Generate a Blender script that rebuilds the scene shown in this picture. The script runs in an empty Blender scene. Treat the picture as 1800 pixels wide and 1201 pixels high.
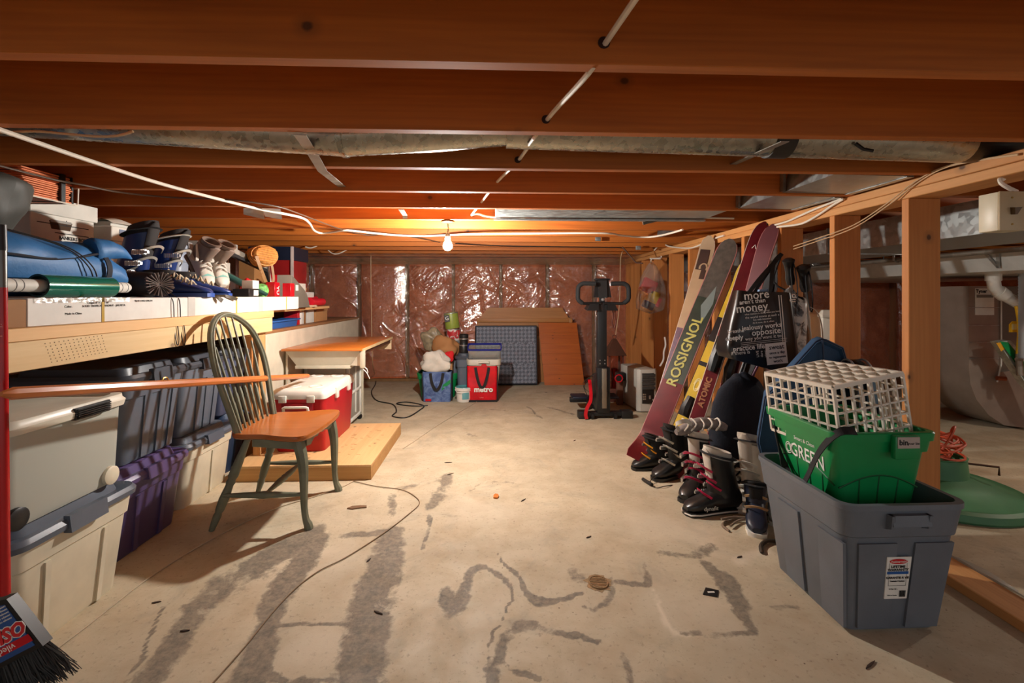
import bpy, bmesh, math, random
import numpy as np
from mathutils import Vector, Matrix
random.seed(7)
rng = np.random.RandomState(5)
S = bpy.context.scene
C = S.collection
PI = math.pi

# ---------------------------------------------------------------- camera, world, lamp, exposure
YAW = math.atan(35 / 830.0)
F, HZ, CZ = 830.0, 520.0, 1.12
cd = bpy.data.cameras.new('camera')
cam = bpy.data.objects.new('camera', cd)
C.objects.link(cam)
cam.location = (0, 0, CZ)
cam.rotation_euler = (PI / 2, 0, -YAW)
cd.sensor_width = 36.0
cd.lens = 36.0 * F / 1800.0
cd.shift_y = (HZ - 600.5) / 1800.0
cd.clip_start = 0.05
S.camera = cam
w = bpy.data.worlds.new('basement_ambient')
S.world = w
w.use_nodes = True
w.node_tree.nodes['Background'].inputs[0].default_value = (0.97, 0.97, 1.0, 1)
w.node_tree.nodes['Background'].inputs[1].default_value = 0.62
BULB_POWER = 3300.0
fl_ = bpy.data.lights.new('furnace_fill_lamp', 'POINT')   # unseen lamp added right of the frame to brighten the furnace side
fl_.energy = 26.0; fl_.color = (1.0, .93, .82); fl_.shadow_soft_size = .035
flo = bpy.data.objects.new('furnace_fill_lamp', fl_); C.objects.link(flo); flo.location = (3.85, 2.35, 1.46)
S.view_settings.view_transform = 'Standard'
S.view_settings.look = 'None'
S.view_settings.exposure = 0.10
S.view_settings.gamma = 1.0
S.view_settings.use_curve_mapping = False
S.cycles.use_denoising = True
S.cycles.max_bounces = 8
S.cycles.diffuse_bounces = 5
S.cycles.transparent_max_bounces = 12
S.cycles.sample_clamp_indirect = 6.0
S.cycles.caustics_reflective = False
S.cycles.caustics_refractive = False

# ---------------------------------------------------------------- picture points to places
_c, _s = math.cos(YAW), math.sin(YAW)
def uz(px, py, z=0.0):
    d = F * (CZ - z) / (py - HZ); u = (px - 900) / F
    return Vector((d * (u * _c + _s), d * (_c - u * _s), z))
def uy(px, py, Y):
    u = (px - 900) / F; d = Y / (_c - u * _s)
    return Vector((d * (u * _c + _s), Y, CZ + (HZ - py) / F * d))
def ux(px, py, X):
    u = (px - 900) / F; d = X / (u * _c + _s)
    return Vector((X, d * (_c - u * _s), CZ + (HZ - py) / F * d))

# ---------------------------------------------------------------- mesh helpers
V = Vector
def rotm(rx=0, ry=0, rz=0, loc=(0, 0, 0)):
    return Matrix.Translation(loc) @ Matrix.Rotation(rz, 4, 'Z') @ Matrix.Rotation(ry, 4, 'Y') @ Matrix.Rotation(rx, 4, 'X')
def frame(o, x, y, z):
    m = Matrix((V(x).normalized(), V(y).normalized(), V(z).normalized())).transposed().to_4x4()
    m.translation = V(o)
    return m
def smooth_path(pts, k=6, closed=False):
    pts = [V(p) for p in pts]
    n = len(pts); out = []
    rngi = range(n if closed else n - 1)
    for i in rngi:
        if closed:
            p0, p1, p2, p3 = pts[(i - 1) % n], pts[i], pts[(i + 1) % n], pts[(i + 2) % n]
        else:
            p0, p1, p2, p3 = pts[max(i - 1, 0)], pts[i], pts[i + 1], pts[min(i + 2, n - 1)]
        for j in range(k):
            t = j / k
            out.append(0.5 * ((2 * p1) + (p2 - p0) * t + (2 * p0 - 5 * p1 + 4 * p2 - p3) * t * t + (3 * p1 - p0 - 3 * p2 + p3) * t ** 3))
    if not closed: out.append(pts[-1])
    return out
def rr(w, d, r, n=3, cx=0, cy=0):
    r = min(r, w / 2 - 1e-4, d / 2 - 1e-4); out = []
    for (sx, sy, a0) in ((1, 1, 0), (-1, 1, PI / 2), (-1, -1, PI), (1, -1, 1.5 * PI)):
        for i in range(n + 1):
            a = a0 + PI / 2 * i / n
            out.append((cx + sx * (w / 2 - r) + r * math.cos(a), cy + sy * (d / 2 - r) + r * math.sin(a)))
    return out
class MB:
    def __init__(s, M=None):
        s.v = []; s.f = []; s.M = M
    def add(s, vs, fs, M=None):
        n = len(s.v)
        m = M if M is not None else s.M
        if m is not None: vs = [m @ V(v) for v in vs]
        s.v += [tuple(v) for v in vs]
        s.f += [tuple(i + n for i in f) for f in fs]
        return s
    def box(s, x0, x1, y0, y1, z0, z1, b=0.0, M=None, seg=2):
        if b <= 0:
            vs = [(x, y, z) for z in (z0, z1) for y in (y0, y1) for x in (x0, x1)]
            return s.add(vs, [(0, 2, 3, 1), (4, 5, 7, 6), (0, 1, 5, 4), (2, 6, 7, 3), (0, 4, 6, 2), (1, 3, 7, 5)], M)
        bm = bmesh.new(); bmesh.ops.create_cube(bm, size=1)
        for v in bm.verts:
            v.co = V(((x0 + x1) / 2 + v.co.x * (x1 - x0), (y0 + y1) / 2 + v.co.y * (y1 - y0), (z0 + z1) / 2 + v.co.z * (z1 - z0)))
        b = min(b, .49 * min(abs(x1 - x0), abs(y1 - y0), abs(z1 - z0)))
        bmesh.ops.bevel(bm, geom=list(bm.edges), offset=b, segments=seg, profile=.5, affect='EDGES')
        bm.verts.index_update()
        s.add([v.co.copy() for v in bm.verts], [[v.index for v in f.verts] for f in bm.faces], M)
        bm.free(); return s
    def hexa(s, p):  # 8 points: bottom 4 ccw, top 4 ccw
        return s.add(p, [(3, 2, 1, 0), (4, 5, 6, 7), (0, 1, 5, 4), (1, 2, 6, 5), (2, 3, 7, 6), (3, 0, 4, 7)])
    def loft(s, rings, cap0=True, cap1=True, closed=True, M=None):
        n = len(rings[0]); vs = [p for r in rings for p in r]; fs = []
        for i in range(len(rings) - 1):
            for j in range(n if closed else n - 1):
                k = (j + 1) % n
                fs.append((i * n + j, i * n + k, (i + 1) * n + k, (i + 1) * n + j))
        if cap0: fs.append(tuple(range(n - 1, -1, -1)))
        if cap1: fs.append(tuple((len(rings) - 1) * n + j for j in range(n)))
        return s.add(vs, fs, M)
    def tube(s, pts, r, n=8, closed=False, caps=True, flat=1.0, up=None):
        pts = [V(p) for p in pts]; N = len(pts)
        rs = r if isinstance(r, (list, tuple)) else [r] * N
        rings = []; pn = None
        for i in range(N):
            a = pts[(i - 1) % N] if (closed or i > 0) else pts[i]
            b = pts[(i + 1) % N] if (closed or i < N - 1) else pts[i]
            t = (b - a)
            t = t.normalized() if t.length > 1e-9 else V((0, 0, 1))
            if pn is None:
                pn = V(up) if up is not None else (V((0, 0, 1)) if abs(t.z) < .9 else V((1, 0, 0)))
            pn = pn - t * pn.dot(t)
            pn = pn.normalized() if pn.length > 1e-6 else t.orthogonal().normalized()
            bn = t.cross(pn)
            rings.append([pts[i] + rs[i] * (math.cos(2 * PI * k / n) * bn + flat * math.sin(2 * PI * k / n) * pn) for k in range(n)])
        if closed: rings.append(rings[0])
        return s.loft(rings, caps and not closed, caps and not closed)
    def cyl(s, p0, p1, r0, r1=None, n=16, caps=True):
        return s.tube([p0, p1], [r0, r0 if r1 is None else r1], n, caps=caps)
    def strap(s, pts, side, w, t):
        pts = [V(p) for p in pts]; rings = []; N = len(pts)
        for i in range(N):
            tg = (pts[min(i + 1, N - 1)] - pts[max(i - 1, 0)]).normalized()
            sd = V(side); sd = (sd - tg * sd.dot(tg)).normalized(); nn = tg.cross(sd)
            p = pts[i]
            rings.append([p + sd * w / 2 + nn * t / 2, p - sd * w / 2 + nn * t / 2, p - sd * w / 2 - nn * t / 2, p + sd * w / 2 - nn * t / 2])
        return s.loft(rings)
    def lathe(s, prof, n=20, M=None, cap0=True, cap1=True):
        rings = [[(r * math.cos(2 * PI * k / n), r * math.sin(2 * PI * k / n), z) for k in range(n)] for r, z in prof]
        return s.loft(rings, cap0, cap1, M=M)
    def prism(s, poly, z0, z1, M=None):
        return s.loft([[(x, y, z0) for x, y in poly], [(x, y, z1) for x, y in poly]], M=M)
    def grid(s, fn, nu, nv, M=None):
        vs = [fn(i / nu, j / nv) for j in range(nv + 1) for i in range(nu + 1)]
        return s.add(vs, [(j * (nu + 1) + i, j * (nu + 1) + i + 1, (j + 1) * (nu + 1) + i + 1, (j + 1) * (nu + 1) + i) for j in range(nv) for i in range(nu)], M)

INV = {}
def ob(name, mb, mat, parent=None, ang=38):
    me = bpy.data.meshes.new(name)
    vs = mb.v
    inv = INV.get(parent.name) if parent is not None else None
    if inv is not None: vs = [inv @ V(v) for v in vs]
    me.from_pydata([tuple(v) for v in vs], [], mb.f)
    me.update()
    o = bpy.data.objects.new(name, me); C.objects.link(o)
    for m in (mat if isinstance(mat, (list, tuple)) else [mat]): me.materials.append(m)
    if parent is not None:
        o.parent = parent
        if inv is not None: INV[o.name] = inv
    if ang and len(me.polygons) > 0:
        me.shade_smooth(); me.set_sharp_from_angle(angle=math.radians(ang))
    return o
part = ob
def tag(o, label, cat, group=None):
    o['label'] = label; o['category'] = cat
    if group: o['group'] = group
    return o
def thing(name, label, cat, loc=(0, 0, 0), M=None, group=None):
    """loc: parts are given in world coordinates; M: parts are given in the thing's own frame"""
    o = bpy.data.objects.new(name, None); C.objects.link(o)
    o.empty_display_size = .05
    if M is not None: o.matrix_world = M
    else:
        o.location = loc; INV[o.name] = Matrix.Translation(-V(loc))
    return tag(o, label, cat, group)
def solo(name, mb, mat, label, cat, group=None, ang=38):
    a = np.array(mb.v); lo, hi = a.min(0), a.max(0)
    org = V(((lo[0] + hi[0]) / 2, (lo[1] + hi[1]) / 2, lo[2]))
    mb.v = [tuple(V(v) - org) for v in mb.v]
    o = ob(name, mb, mat, None, ang); o.location = org; INV[o.name] = Matrix.Translation(-org)
    return tag(o, label, cat, group)
def struct(name, mb=None, mat=None, parent=None, ang=38):
    if mb is None:
        o = bpy.data.objects.new(name, None); C.objects.link(o)
    else: o = ob(name, mb, mat, parent, ang)
    if parent is None: o['kind'] = 'structure'
    return o
def text(s, size, M, mat, parent, name='lettering', ext=.0004, align='CENTER', xs=1.0, shear=0, bold=0.0):
    cu = bpy.data.curves.new('t', 'FONT'); cu.body = s; cu.size = size; cu.align_x = align; cu.align_y = 'CENTER'
    cu.extrude = ext; cu.shear = shear; cu.offset = bold; cu.resolution_u = 2
    t = bpy.data.objects.new('t', cu); C.objects.link(t)
    bpy.context.view_layer.update()
    me = bpy.data.meshes.new_from_object(t.evaluated_get(bpy.context.evaluated_depsgraph_get()))
    bpy.data.objects.remove(t); bpy.data.curves.remove(cu)
    Mx = M @ Matrix.Diagonal((xs, 1, 1, 1))
    inv = INV.get(parent.name)
    me.transform(inv @ Mx if inv is not None else Mx)
    me.materials.clear(); me.materials.append(mat); me.name = name
    o = bpy.data.objects.new(name, me); C.objects.link(o); o.parent = parent
    if inv is not None: INV[o.name] = inv
    return o
def copy_tree(o, label=None, M=None, parent=None):
    c = o.copy(); C.objects.link(c)
    if parent is not None: c.parent = parent; c.matrix_parent_inverse = o.matrix_parent_inverse.copy()
    for ch in list(o.children): copy_tree(ch, parent=c)
    if M is not None: c.matrix_world = M
    if label: c['label'] = label
    return c

# ---------------------------------------------------------------- materials
def lin(c):
    return tuple((x / 255 / 12.92) if x / 255 <= .04045 else ((x / 255 + .055) / 1.055) ** 2.4 for x in c) + (1.0,)
class NT:
    def __init__(s, name):
        s.m = bpy.data.materials.new(name); s.m.use_nodes = True
        s.t = s.m.node_tree; s.bsdf = s.t.nodes['Principled BSDF']; s.out = s.t.nodes['Material Output']
    def n(s, typ, **kw):
        nd = s.t.nodes.new('ShaderNode' + typ)
        for k, v in kw.items():
            if k.startswith('i_'):
                key = k[2:]
                key = int(key) if key.isdigit() else key.replace('_', ' ')
                sock = nd.inputs[key]
                if hasattr(v, 'is_linked') or isinstance(v, bpy.types.NodeSocket): s.t.links.new(v, sock)
                else: sock.default_value = v
            else: setattr(nd, k, v)
        return nd
    def l(s, a, b): s.t.links.new(a, b)
    def mix(s, fac, a, b, typ='MIX'):
        nd = s.t.nodes.new('ShaderNodeMix'); nd.data_type = 'RGBA'; nd.blend_type = typ
        for sock, v in ((nd.inputs[0], fac), (nd.inputs[6], a), (nd.inputs[7], b)):
            if isinstance(v, bpy.types.NodeSocket): s.l(v, sock)
            else: sock.default_value = v
        return nd.outputs[2]
    def mth(s, op, a, b=0.0, c=0.0, clamp=False):
        nd = s.t.nodes.new('ShaderNodeMath'); nd.operation = op; nd.use_clamp = clamp
        for i, v in enumerate((a, b, c)):
            if isinstance(v, bpy.types.NodeSocket): s.l(v, nd.inputs[i])
            else: nd.inputs[i].default_value = v
        return nd.outputs[0]
    def coords(s, scale=(1, 1, 1), rnd=True):
        tc = s.n('TexCoord'); v = tc.outputs['Object']
        if rnd:
            oi = s.n('ObjectInfo')
            k = s.mth('MULTIPLY', oi.outputs['Random'], 17.0)
            va = s.n('VectorMath', operation='ADD'); s.l(v, va.inputs[0]); s.l(k, va.inputs[1]); v = va.outputs[0]
        mp = s.n('Mapping'); s.l(v, mp.inputs[0]); mp.inputs['Scale'].default_value = scale
        return mp.outputs[0]
    def noise(s, vec, scale, detail=4, rough=.55, dist=0.0):
        nd = s.n('TexNoise'); s.l(vec, nd.inputs['Vector'])
        nd.inputs['Scale'].default_value = scale; nd.inputs['Detail'].default_value = detail
        nd.inputs['Roughness'].default_value = rough; nd.inputs['Distortion'].default_value = dist
        return nd.outputs[0]
    def rng(s, v, a, b, c=0.0, d=1.0):
        nd = s.n('MapRange'); s.l(v, nd.inputs[0])
        for i, x in enumerate((a, b, c, d)): nd.inputs[i + 1].default_value = x
        return nd.outputs[0]
    def bump(s, h, strength=.3, dist=.01):
        b = s.n('Bump'); s.l(h, b.inputs['Height']); b.inputs['Strength'].default_value = strength; b.inputs['Distance'].default_value = dist
        s.l(b.outputs[0], s.bsdf.inputs['Normal'])
_cache = {}
def pm(name, c, rough=.5, metal=0.0, var=.12, sc=6, bump=0.0, bsc=80, spec=.5, coat=0.0):
    if name in _cache: return _cache[name]
    k = NT(name); p = k.bsdf; v = k.coords()
    n = k.noise(v, sc, 4)
    col = lin(c)
    dk = tuple(x * (1 - var) for x in col[:3]) + (1,); lt = tuple(min(1, x * (1 + var)) for x in col[:3]) + (1,)
    k.l(k.mix(k.rng(n, .3, .7), dk, lt), p.inputs['Base Color'])
    p.inputs['Roughness'].default_value = rough; p.inputs['Metallic'].default_value = metal
    p.inputs['Specular IOR Level'].default_value = spec; p.inputs['Coat Weight'].default_value = coat
    if bump: k.bump(k.noise(v, bsc, 3), bump, .004)
    _cache[name] = k.m; return k.m
def wood(name, a, b, axis=0, knots=True, rough=.6, sc=1.0, knotc=(70, 38, 14), grain=.35):
    if name in _cache: return _cache[name]
    k = NT(name); p = k.bsdf
    s1 = [7 * sc] * 3; s1[axis] = .55 * sc
    s2 = [90 * sc] * 3; s2[axis] = 2.5 * sc
    s3 = [6.2 * sc] * 3; s3[axis] = 2.0 * sc
    v1, v2, v3 = k.coords(s1), k.coords(s2), k.coords(s3)
    n1 = k.noise(v1, 1.6, 4, .6, .8); n2 = k.noise(v2, 1.0, 3, .6)
    wv = k.n('TexWave', wave_type='BANDS', bands_direction='XYZ'[(axis + 2) % 3] if axis != 2 else 'X')
    k.l(v1, wv.inputs[0]); wv.inputs['Scale'].default_value = 2.2; wv.inputs['Distortion'].default_value = 6; wv.inputs['Detail'].default_value = 2
    f = k.mth('ADD', k.mth('MULTIPLY', k.rng(n1, .3, .7), .65), k.mth('MULTIPLY', wv.outputs['Fac'], .12))
    f = k.mth('ADD', f, k.mth('MULTIPLY', k.mth('SUBTRACT', n2, .5), grain * 1.6), clamp=True)
    col = k.mix(f, lin(a), lin(b))
    if knots:
        sx = k.n('SeparateXYZ'); k.l(k.coords((5.0 * sc,) * 3), sx.inputs[0]); oth = [i for i in range(3) if i != axis]
        cb = k.n('CombineXYZ'); k.l(k.mth('MULTIPLY', sx.outputs[axis], .8), cb.inputs[0]); k.l(k.mth('ADD', sx.outputs[oth[0]], sx.outputs[oth[1]]), cb.inputs[1])
        vo = k.n('TexVoronoi', voronoi_dimensions='2D'); k.l(cb.outputs[0], vo.inputs['Vector']); vo.inputs['Scale'].default_value = 1.0; vo.inputs['Randomness'].default_value = 1
        d = k.mth('ADD', vo.outputs['Distance'], k.mth('MULTIPLY', k.mth('SUBTRACT', n2, .5), .04))
        ring = k.rng(d, .05, .15, 1, 0)
        core = k.rng(d, .035, .06, 1, 0)
        gate = k.n('TexNoise'); k.l(vo.outputs['Position'], gate.inputs['Vector']); gate.inputs['Scale'].default_value = 9
        g = k.rng(gate.outputs[0], .57, .60)
        col = k.mix(k.mth('MULTIPLY', k.mth('MULTIPLY', ring, .45), g), col, lin(tuple(x * .55 for x in a)))
        col = k.mix(k.mth('MULTIPLY', k.mth('MULTIPLY', core, .85), g), col, lin(knotc))
    k.l(col, p.inputs['Base Color']); p.inputs['Roughness'].default_value = rough
    k.bump(n2, .12, .002)
    _cache[name] = k.m; return k.m
def galv(name, c=(176, 180, 178), rough=.38, sc=38):
    if name in _cache: return _cache[name]
    k = NT(name); p = k.bsdf; v = k.coords()
    vo = k.n('TexVoronoi'); k.l(v, vo.inputs['Vector']); vo.inputs['Scale'].default_value = sc
    n = k.noise(v, 3, 4)
    f = k.mth('ADD', k.mth('MULTIPLY', k.n('SeparateColor', i_0=vo.outputs['Color']).outputs[0], .5), k.mth('MULTIPLY', n, .5))
    col = lin(c)
    k.l(k.mix(f, tuple(x * .62 for x in col[:3]) + (1,), tuple(min(1, x * 1.25) for x in col[:3]) + (1,)), p.inputs['Base Color'])
    p.inputs['Metallic'].default_value = .75
    k.l(k.rng(f, .2, .9, rough - .1, rough + .15), p.inputs['Roughness'])
    k.bump(n, .15, .01)
    _cache[name] = k.m; return k.m
def film(name, tint=(1, 1, 1), gloss=.12, rough=.12, milky=0.0, bsc=25, bstr=.3):
    if name in _cache: return _cache[name]
    k = NT(name); v = k.coords()
    tr = k.n('BsdfTransparent'); tr.inputs[0].default_value = tint + (1,)
    gl = k.n('BsdfGlossy'); gl.inputs['Roughness'].default_value = rough; gl.inputs[0].default_value = (1, .97, .93, 1)
    bp = k.n('Bump'); k.l(k.noise(v, bsc, 3, .5, .6), bp.inputs['Height']); bp.inputs['Strength'].default_value = bstr; bp.inputs['Distance'].default_value = .01
    k.l(bp.outputs[0], gl.inputs['Normal'])
    lw = k.n('LayerWeight'); lw.inputs[0].default_value = .35
    fac = k.mth('ADD', k.mth('MULTIPLY', lw.outputs['Facing'], gloss * 1.4), gloss, clamp=True)
    mx = k.n('MixShader'); k.l(fac, mx.inputs[0]); k.l(tr.outputs[0], mx.inputs[1]); k.l(gl.outputs[0], mx.inputs[2])
    outs = mx.outputs[0]
    if milky:
        df = k.n('BsdfDiffuse'); df.inputs[0].default_value = (.86, .84, .78, 1)
        m2 = k.n('MixShader'); m2.inputs[0].default_value = milky; k.l(outs, m2.inputs[1]); k.l(df.outputs[0], m2.inputs[2]); outs = m2.outputs[0]
    k.l(outs, k.out.inputs['Surface'])
    _cache[name] = k.m; return k.m
W_joist = wood('joist_pine', (190, 106, 32), (140, 70, 13), 0, True, .65)
W_stud = wood('stud_pine', (212, 140, 74), (178, 106, 48), 2, True, .65)
W_plate = wood('plate_pine', (220, 160, 98), (186, 122, 64), 1, True, .65)
W_fascia = wood('fascia_pine', (226, 196, 146), (204, 168, 114), 1, True, .6)
W_edge = wood('edge_pine', (232, 188, 130), (210, 158, 98), 1, False, .6)
W_red = wood('varnished_orange', (196, 114, 50), (168, 88, 32), 1, False, .28, grain=.15)
W_shaft = wood('varnished_shaft', (200, 118, 56), (160, 82, 34), 1, False, .35)
W_board = wood('pine_board', (196, 102, 30), (164, 76, 18), 0, True, .4, sc=2.0)
W_ply = wood('plywood_tan', (222, 178, 122), (200, 150, 96), 1, False, .6)
W_head = wood('headboard_veneer', (190, 130, 72), (160, 102, 52), 0, False, .5)
W_dark = wood('dark_stained_wood', (96, 52, 26), (62, 32, 16), 2, False, .6)
G_duct = galv('galvanised_sheet')
G_pipe = galv('galvanised_pipe', (188, 184, 170), .3, 60)
G_dull = galv('dull_sheet_metal', (150, 142, 130), .5, 20)
P_white = pm('white_plastic', (226, 220, 204), .4)
P_cream = pm('cream_plastic', (222, 210, 182), .4)
P_slate = pm('slate_plastic', (92, 100, 112), .4)
P_tub = pm('charcoal_plastic', (100, 105, 112), .48, bump=.15, bsc=400)
P_black = pm('black_plastic', (26, 25, 25), .4)
P_blackcl = pm('black_cloth', (28, 27, 28), .85, bump=.4, bsc=300)
P_grey = pm('grey_plastic', (122, 124, 124), .45)
P_purple = pm('purple_plastic', (78, 64, 104), .38)
P_green = pm('green_plastic', (14, 132, 70), .35)
P_red = pm('red_plastic', (188, 16, 30), .35)
M_white = pm('white_paint', (232, 228, 218), .5)
M_ink = pm('black_ink', (20, 20, 20), .7)
M_wink = pm('white_ink', (238, 236, 230), .6)
M_steel = pm('bright_steel', (200, 200, 198), .3, metal=.9)
M_blackm = pm('black_metal', (24, 25, 26), .35, spec=.5)
C_wire = pm('white_cable', (230, 218, 200), .5)
C_black = pm('black_cable', (30, 26, 24), .5)
C_tan = pm('tan_cable', (198, 164, 124), .5); C_twine = pm('pale_twine', (188, 172, 146), .8)
# ================================================================ the room
JZ = 1.609                       # underside of the joists
JY = [1.007 + .4115 * k for k in range(-4, 13)]
PX0, PX1 = 1.76, 1.90            # the open stud partition
BY = 6.30                        # face of the back wall
LX, RX = -2.75, 6.0

# ---- floor: worn concrete; the stains are fixed marks held in a vertex attribute
def spaced(a, b, segs):
    out = [a]
    for e, st in segs:
        n = max(1, round((e - out[-1]) / st)); s0 = out[-1]
        out += [s0 + (e - s0) * (i + 1) / n for i in range(n)]
    return np.array(out)
xs = spaced(-3.0, 6.2, [(-1.6, .2), (1.75, .0125), (6.2, .25)])
ys = spaced(-3.0, 6.5, [(1.2, .4), (2.2, .010), (3.6, .016), (5.2, .035), (6.5, .2)])
GX, GY = np.meshgrid(xs, ys)
stain = np.zeros(GX.shape); pale = np.zeros(GX.shape)
WX = np.zeros(GX.shape); WY = np.zeros(GX.shape); WV = np.zeros(GX.shape)
for wl, am in ((.55, .022), (.27, .016), (.13, .010), (.065, .007), (.033, .005)):
    for _ in range(5):
        a_, b_ = rng.uniform(0, 2 * PI, 2); c1, s1 = math.cos(a_) * 2 * PI / wl, math.sin(a_) * 2 * PI / wl
        q = np.sin(GX * c1 + GY * s1 + b_)
        WX += am * .24 * q * math.cos(b_ * 3); WY += am * .24 * q * math.sin(b_ * 3); WV += q * am * 4
def stroke(px, wpx, val, arr, soft=.6):
    P = [uz(x, y) for x, y in px]
    if len(P) > 2:
        ws = wpx if isinstance(wpx, list) else [wpx] * len(P)
        wpx = [ws[i // 4] + (ws[min(i // 4 + 1, len(ws) - 1)] - ws[i // 4]) * (i % 4) / 4 for i in range(4 * (len(ws) - 1) + 1)]
        P = smooth_path(P, 4)
    for i in range(len(P) - 1):
        a, b = P[i], P[i + 1]
        wa = (wpx[i] if isinstance(wpx, list) else wpx) * a.y / F
        wb = (wpx[i + 1] if isinstance(wpx, list) else wpx) * b.y / F
        dx, dy = b.x - a.x, b.y - a.y; L2 = dx * dx + dy * dy + 1e-9
        t = np.clip(((GX + WX - a.x) * dx + (GY + WY - a.y) * dy) / L2, 0, 1)
        d = np.hypot(GX + WX - a.x - t * dx, (GY + WY - a.y - t * dy) * .62)
        wd = (wa + (wb - wa) * t) / 2
        np.maximum(arr, val * np.clip(1.45 - .8 * d / np.maximum(wd, .004), 0, 1) ** (soft + .3), out=arr)
ST = [
    ([(552, 938), (470, 985), (395, 1032), (345, 1075), (310, 1125), (262, 1192)], [38, 62, 66, 44, 40, 46], .82),
    ([(560, 950), (515, 1010), (482, 1070), (458, 1130), (440, 1200)], [30, 48, 40, 40, 50], .9),
    ([(690, 940), (672, 1000), (655, 1060), (640, 1130), (628, 1200)], [34, 56, 66, 70, 74], 1.0),
    ([(600, 944), (676, 934)], 13, .7), ([(490, 1103), (560, 1096), (640, 1096)], 7, .75),
    ([(462, 1170), (500, 1198), (580, 1200), (622, 1185)], 9, .8),
    ([(290, 1066), (262, 1112), (222, 1195)], 7, .85), ([(690, 864), (735, 850), (782, 838)], 14, .5),
    ([(782, 838), (775, 870), (758, 892)], [20, 26, 14], .75), ([(688, 870), (690, 905)], 14, .6),
    ([(752, 908), (746, 965)], 8, .7), ([(827, 862), (850, 848), (905, 848)], 5, .5),
    ([(800, 872), (860, 872), (900, 868)], 4, .4), ([(775, 905), (865, 915)], 4, .45), ([(800, 872), (775, 905)], 4, .4),
    ([(782, 1052), (803, 1070), (827, 1010), (855, 999), (880, 1020), (896, 1046)], [26, 24, 14, 8, 12, 5], .75),
    ([(880, 972), (900, 1014), (930, 1051), (967, 1060), (1020, 1046)], [4, 8, 10, 8, 6], .95),
    ([(896, 1046), (882, 1090), (864, 1135), (850, 1188)], [5, 4, 5, 9], .9),
    ([(860, 1198), (872, 1165), (890, 1130), (905, 1108), (932, 1095), (967, 1099), (1014, 1112), (1062, 1128)], [20, 20, 18, 16, 15, 13, 11, 5], 1.0),
    ([(885, 1158), (910, 1180), (945, 1200)], 9, .9), ([(1098, 1150), (1102, 1195)], [12, 16], .75),
    ([(1070, 1022), (1074, 1050), (1050, 1075), (1020, 1068)], [10, 16, 8, 4], .6), ([(1005, 1010), (1012, 1020)], 22, .5),
    ([(1080, 1028), (1130, 1032)], 8, .7), ([(1128, 990), (1134, 1030)], 10, .6), ([(1060, 950), (1035, 992)], 8, .35),
    ([(1195, 1108), (1262, 1116), (1330, 1112)], 9, .75), ([(1245, 994), (1285, 1035), (1313, 1090), (1318, 1100)], [20, 40, 20, 14], .8),
    ([(1160, 972), (1215, 978), (1252, 962)], [14, 12, 16], .6), ([(900, 760), (912, 768), (950, 776)], 4, .5),
    ([(960, 716), (1008, 728)], 5, .7), ([(925, 715), (955, 736)], 5, .7), ([(815, 760), (835, 765)], 12, .6), ([(850, 720), (885, 722)], 6, .5),
    ([(372, 1040), (395, 1020)], 14, .6), ([(320, 980), (420, 1010)], 6, .2), ([(1360, 1070), (1400, 1068)], 8, .5),
    ([(855, 1045), (832, 1100), (810, 1170)], 8, .25), ([(1005, 870), (1035, 880), (1075, 905)], 5, .25),
]
for px, wd, val in ST: stroke(px, wd, val, stain)
for px, wd, val in [([(1142, 1040), (1160, 1072), (1186, 1106), (1215, 1112)], [5, 8, 9, 5], .9),
                    ([(500, 1000), (590, 985)], 60, .35), ([(540, 1140), (600, 1130)], 70, .35), ([(1180, 1060), (1260, 1080)], 80, .3),
                    ([(860, 1060), (850, 1120)], 50, .3), ([(1130, 920), (1230, 940)], 70, .35), ([(1290, 985), (1350, 968)], 14, .6),
                    ([(820, 892), (880, 900)], 50, .25), ([(760, 1060), (740, 1150)], 40, .25)]:
    stroke(px, wd, val, pale, 1.0)
stain *= np.clip(1.0 + WV * .9, .5, 1.1)
mf = MB()
ny, nx = GX.shape
mf.v = [(float(x), float(y), 0.0) for y in ys for x in xs]
mf.f = [(j * nx + i, j * nx + i + 1, (j + 1) * nx + i + 1, (j + 1) * nx + i) for j in range(ny - 1) for i in range(nx - 1)]
k = NT('stained_concrete'); p = k.bsdf
tc = k.n('TexCoord'); P = tc.outputs['Object']
n1 = k.noise(P, 1.1, 5, .6, .4); n2 = k.noise(P, 6, 6, .65, .3); n3 = k.noise(P, 55, 4, .7); n4 = k.noise(P, 19, 5, .7, .8)
base = k.mix(k.rng(n1, .35, .65), lin((178, 166, 142)), lin((206, 192, 164)))
base = k.mix(k.mth('MULTIPLY', k.rng(n2, .42, .68), .55), base, lin((166, 146, 116)))
base = k.mix(k.rng(n3, .57, .74), base, lin((146, 130, 108)))
at = k.n('Attribute', attribute_name='stain'); at2 = k.n('Attribute', attribute_name='pale')
n5 = k.noise(P, 34, 5, .75, .5)
sv = k.mth('ADD', k.mth('MULTIPLY', k.mth('SUBTRACT', n2, .5), .9), k.mth('ADD', k.mth('MULTIPLY', k.mth('SUBTRACT', n4, .5), .9), k.mth('MULTIPLY', k.mth('SUBTRACT', n5, .5), .5)))
sv = k.rng(k.mth('ADD', at.outputs['Fac'], sv), .40, .66)
sv = k.mth('MULTIPLY', sv, k.rng(at.outputs['Fac'], .02, .35))
n6 = k.noise(P, 2.6, 6, .7, 1.2)
base = k.mix(k.mth('MULTIPLY', k.rng(n6, .54, .70), .5), base, lin((146, 138, 122)))
base = k.mix(k.mth('MULTIPLY', at2.outputs['Fac'], .8), base, lin((224, 212, 190)))
stc = k.mix(k.rng(k.mth('ADD', k.mth('MULTIPLY', n3, .5), k.mth('MULTIPLY', n4, .5)), .38, .62), lin((98, 91, 82)), lin((146, 134, 114)))
base = k.mix(k.mth('MULTIPLY', sv, .95), base, stc)
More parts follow.
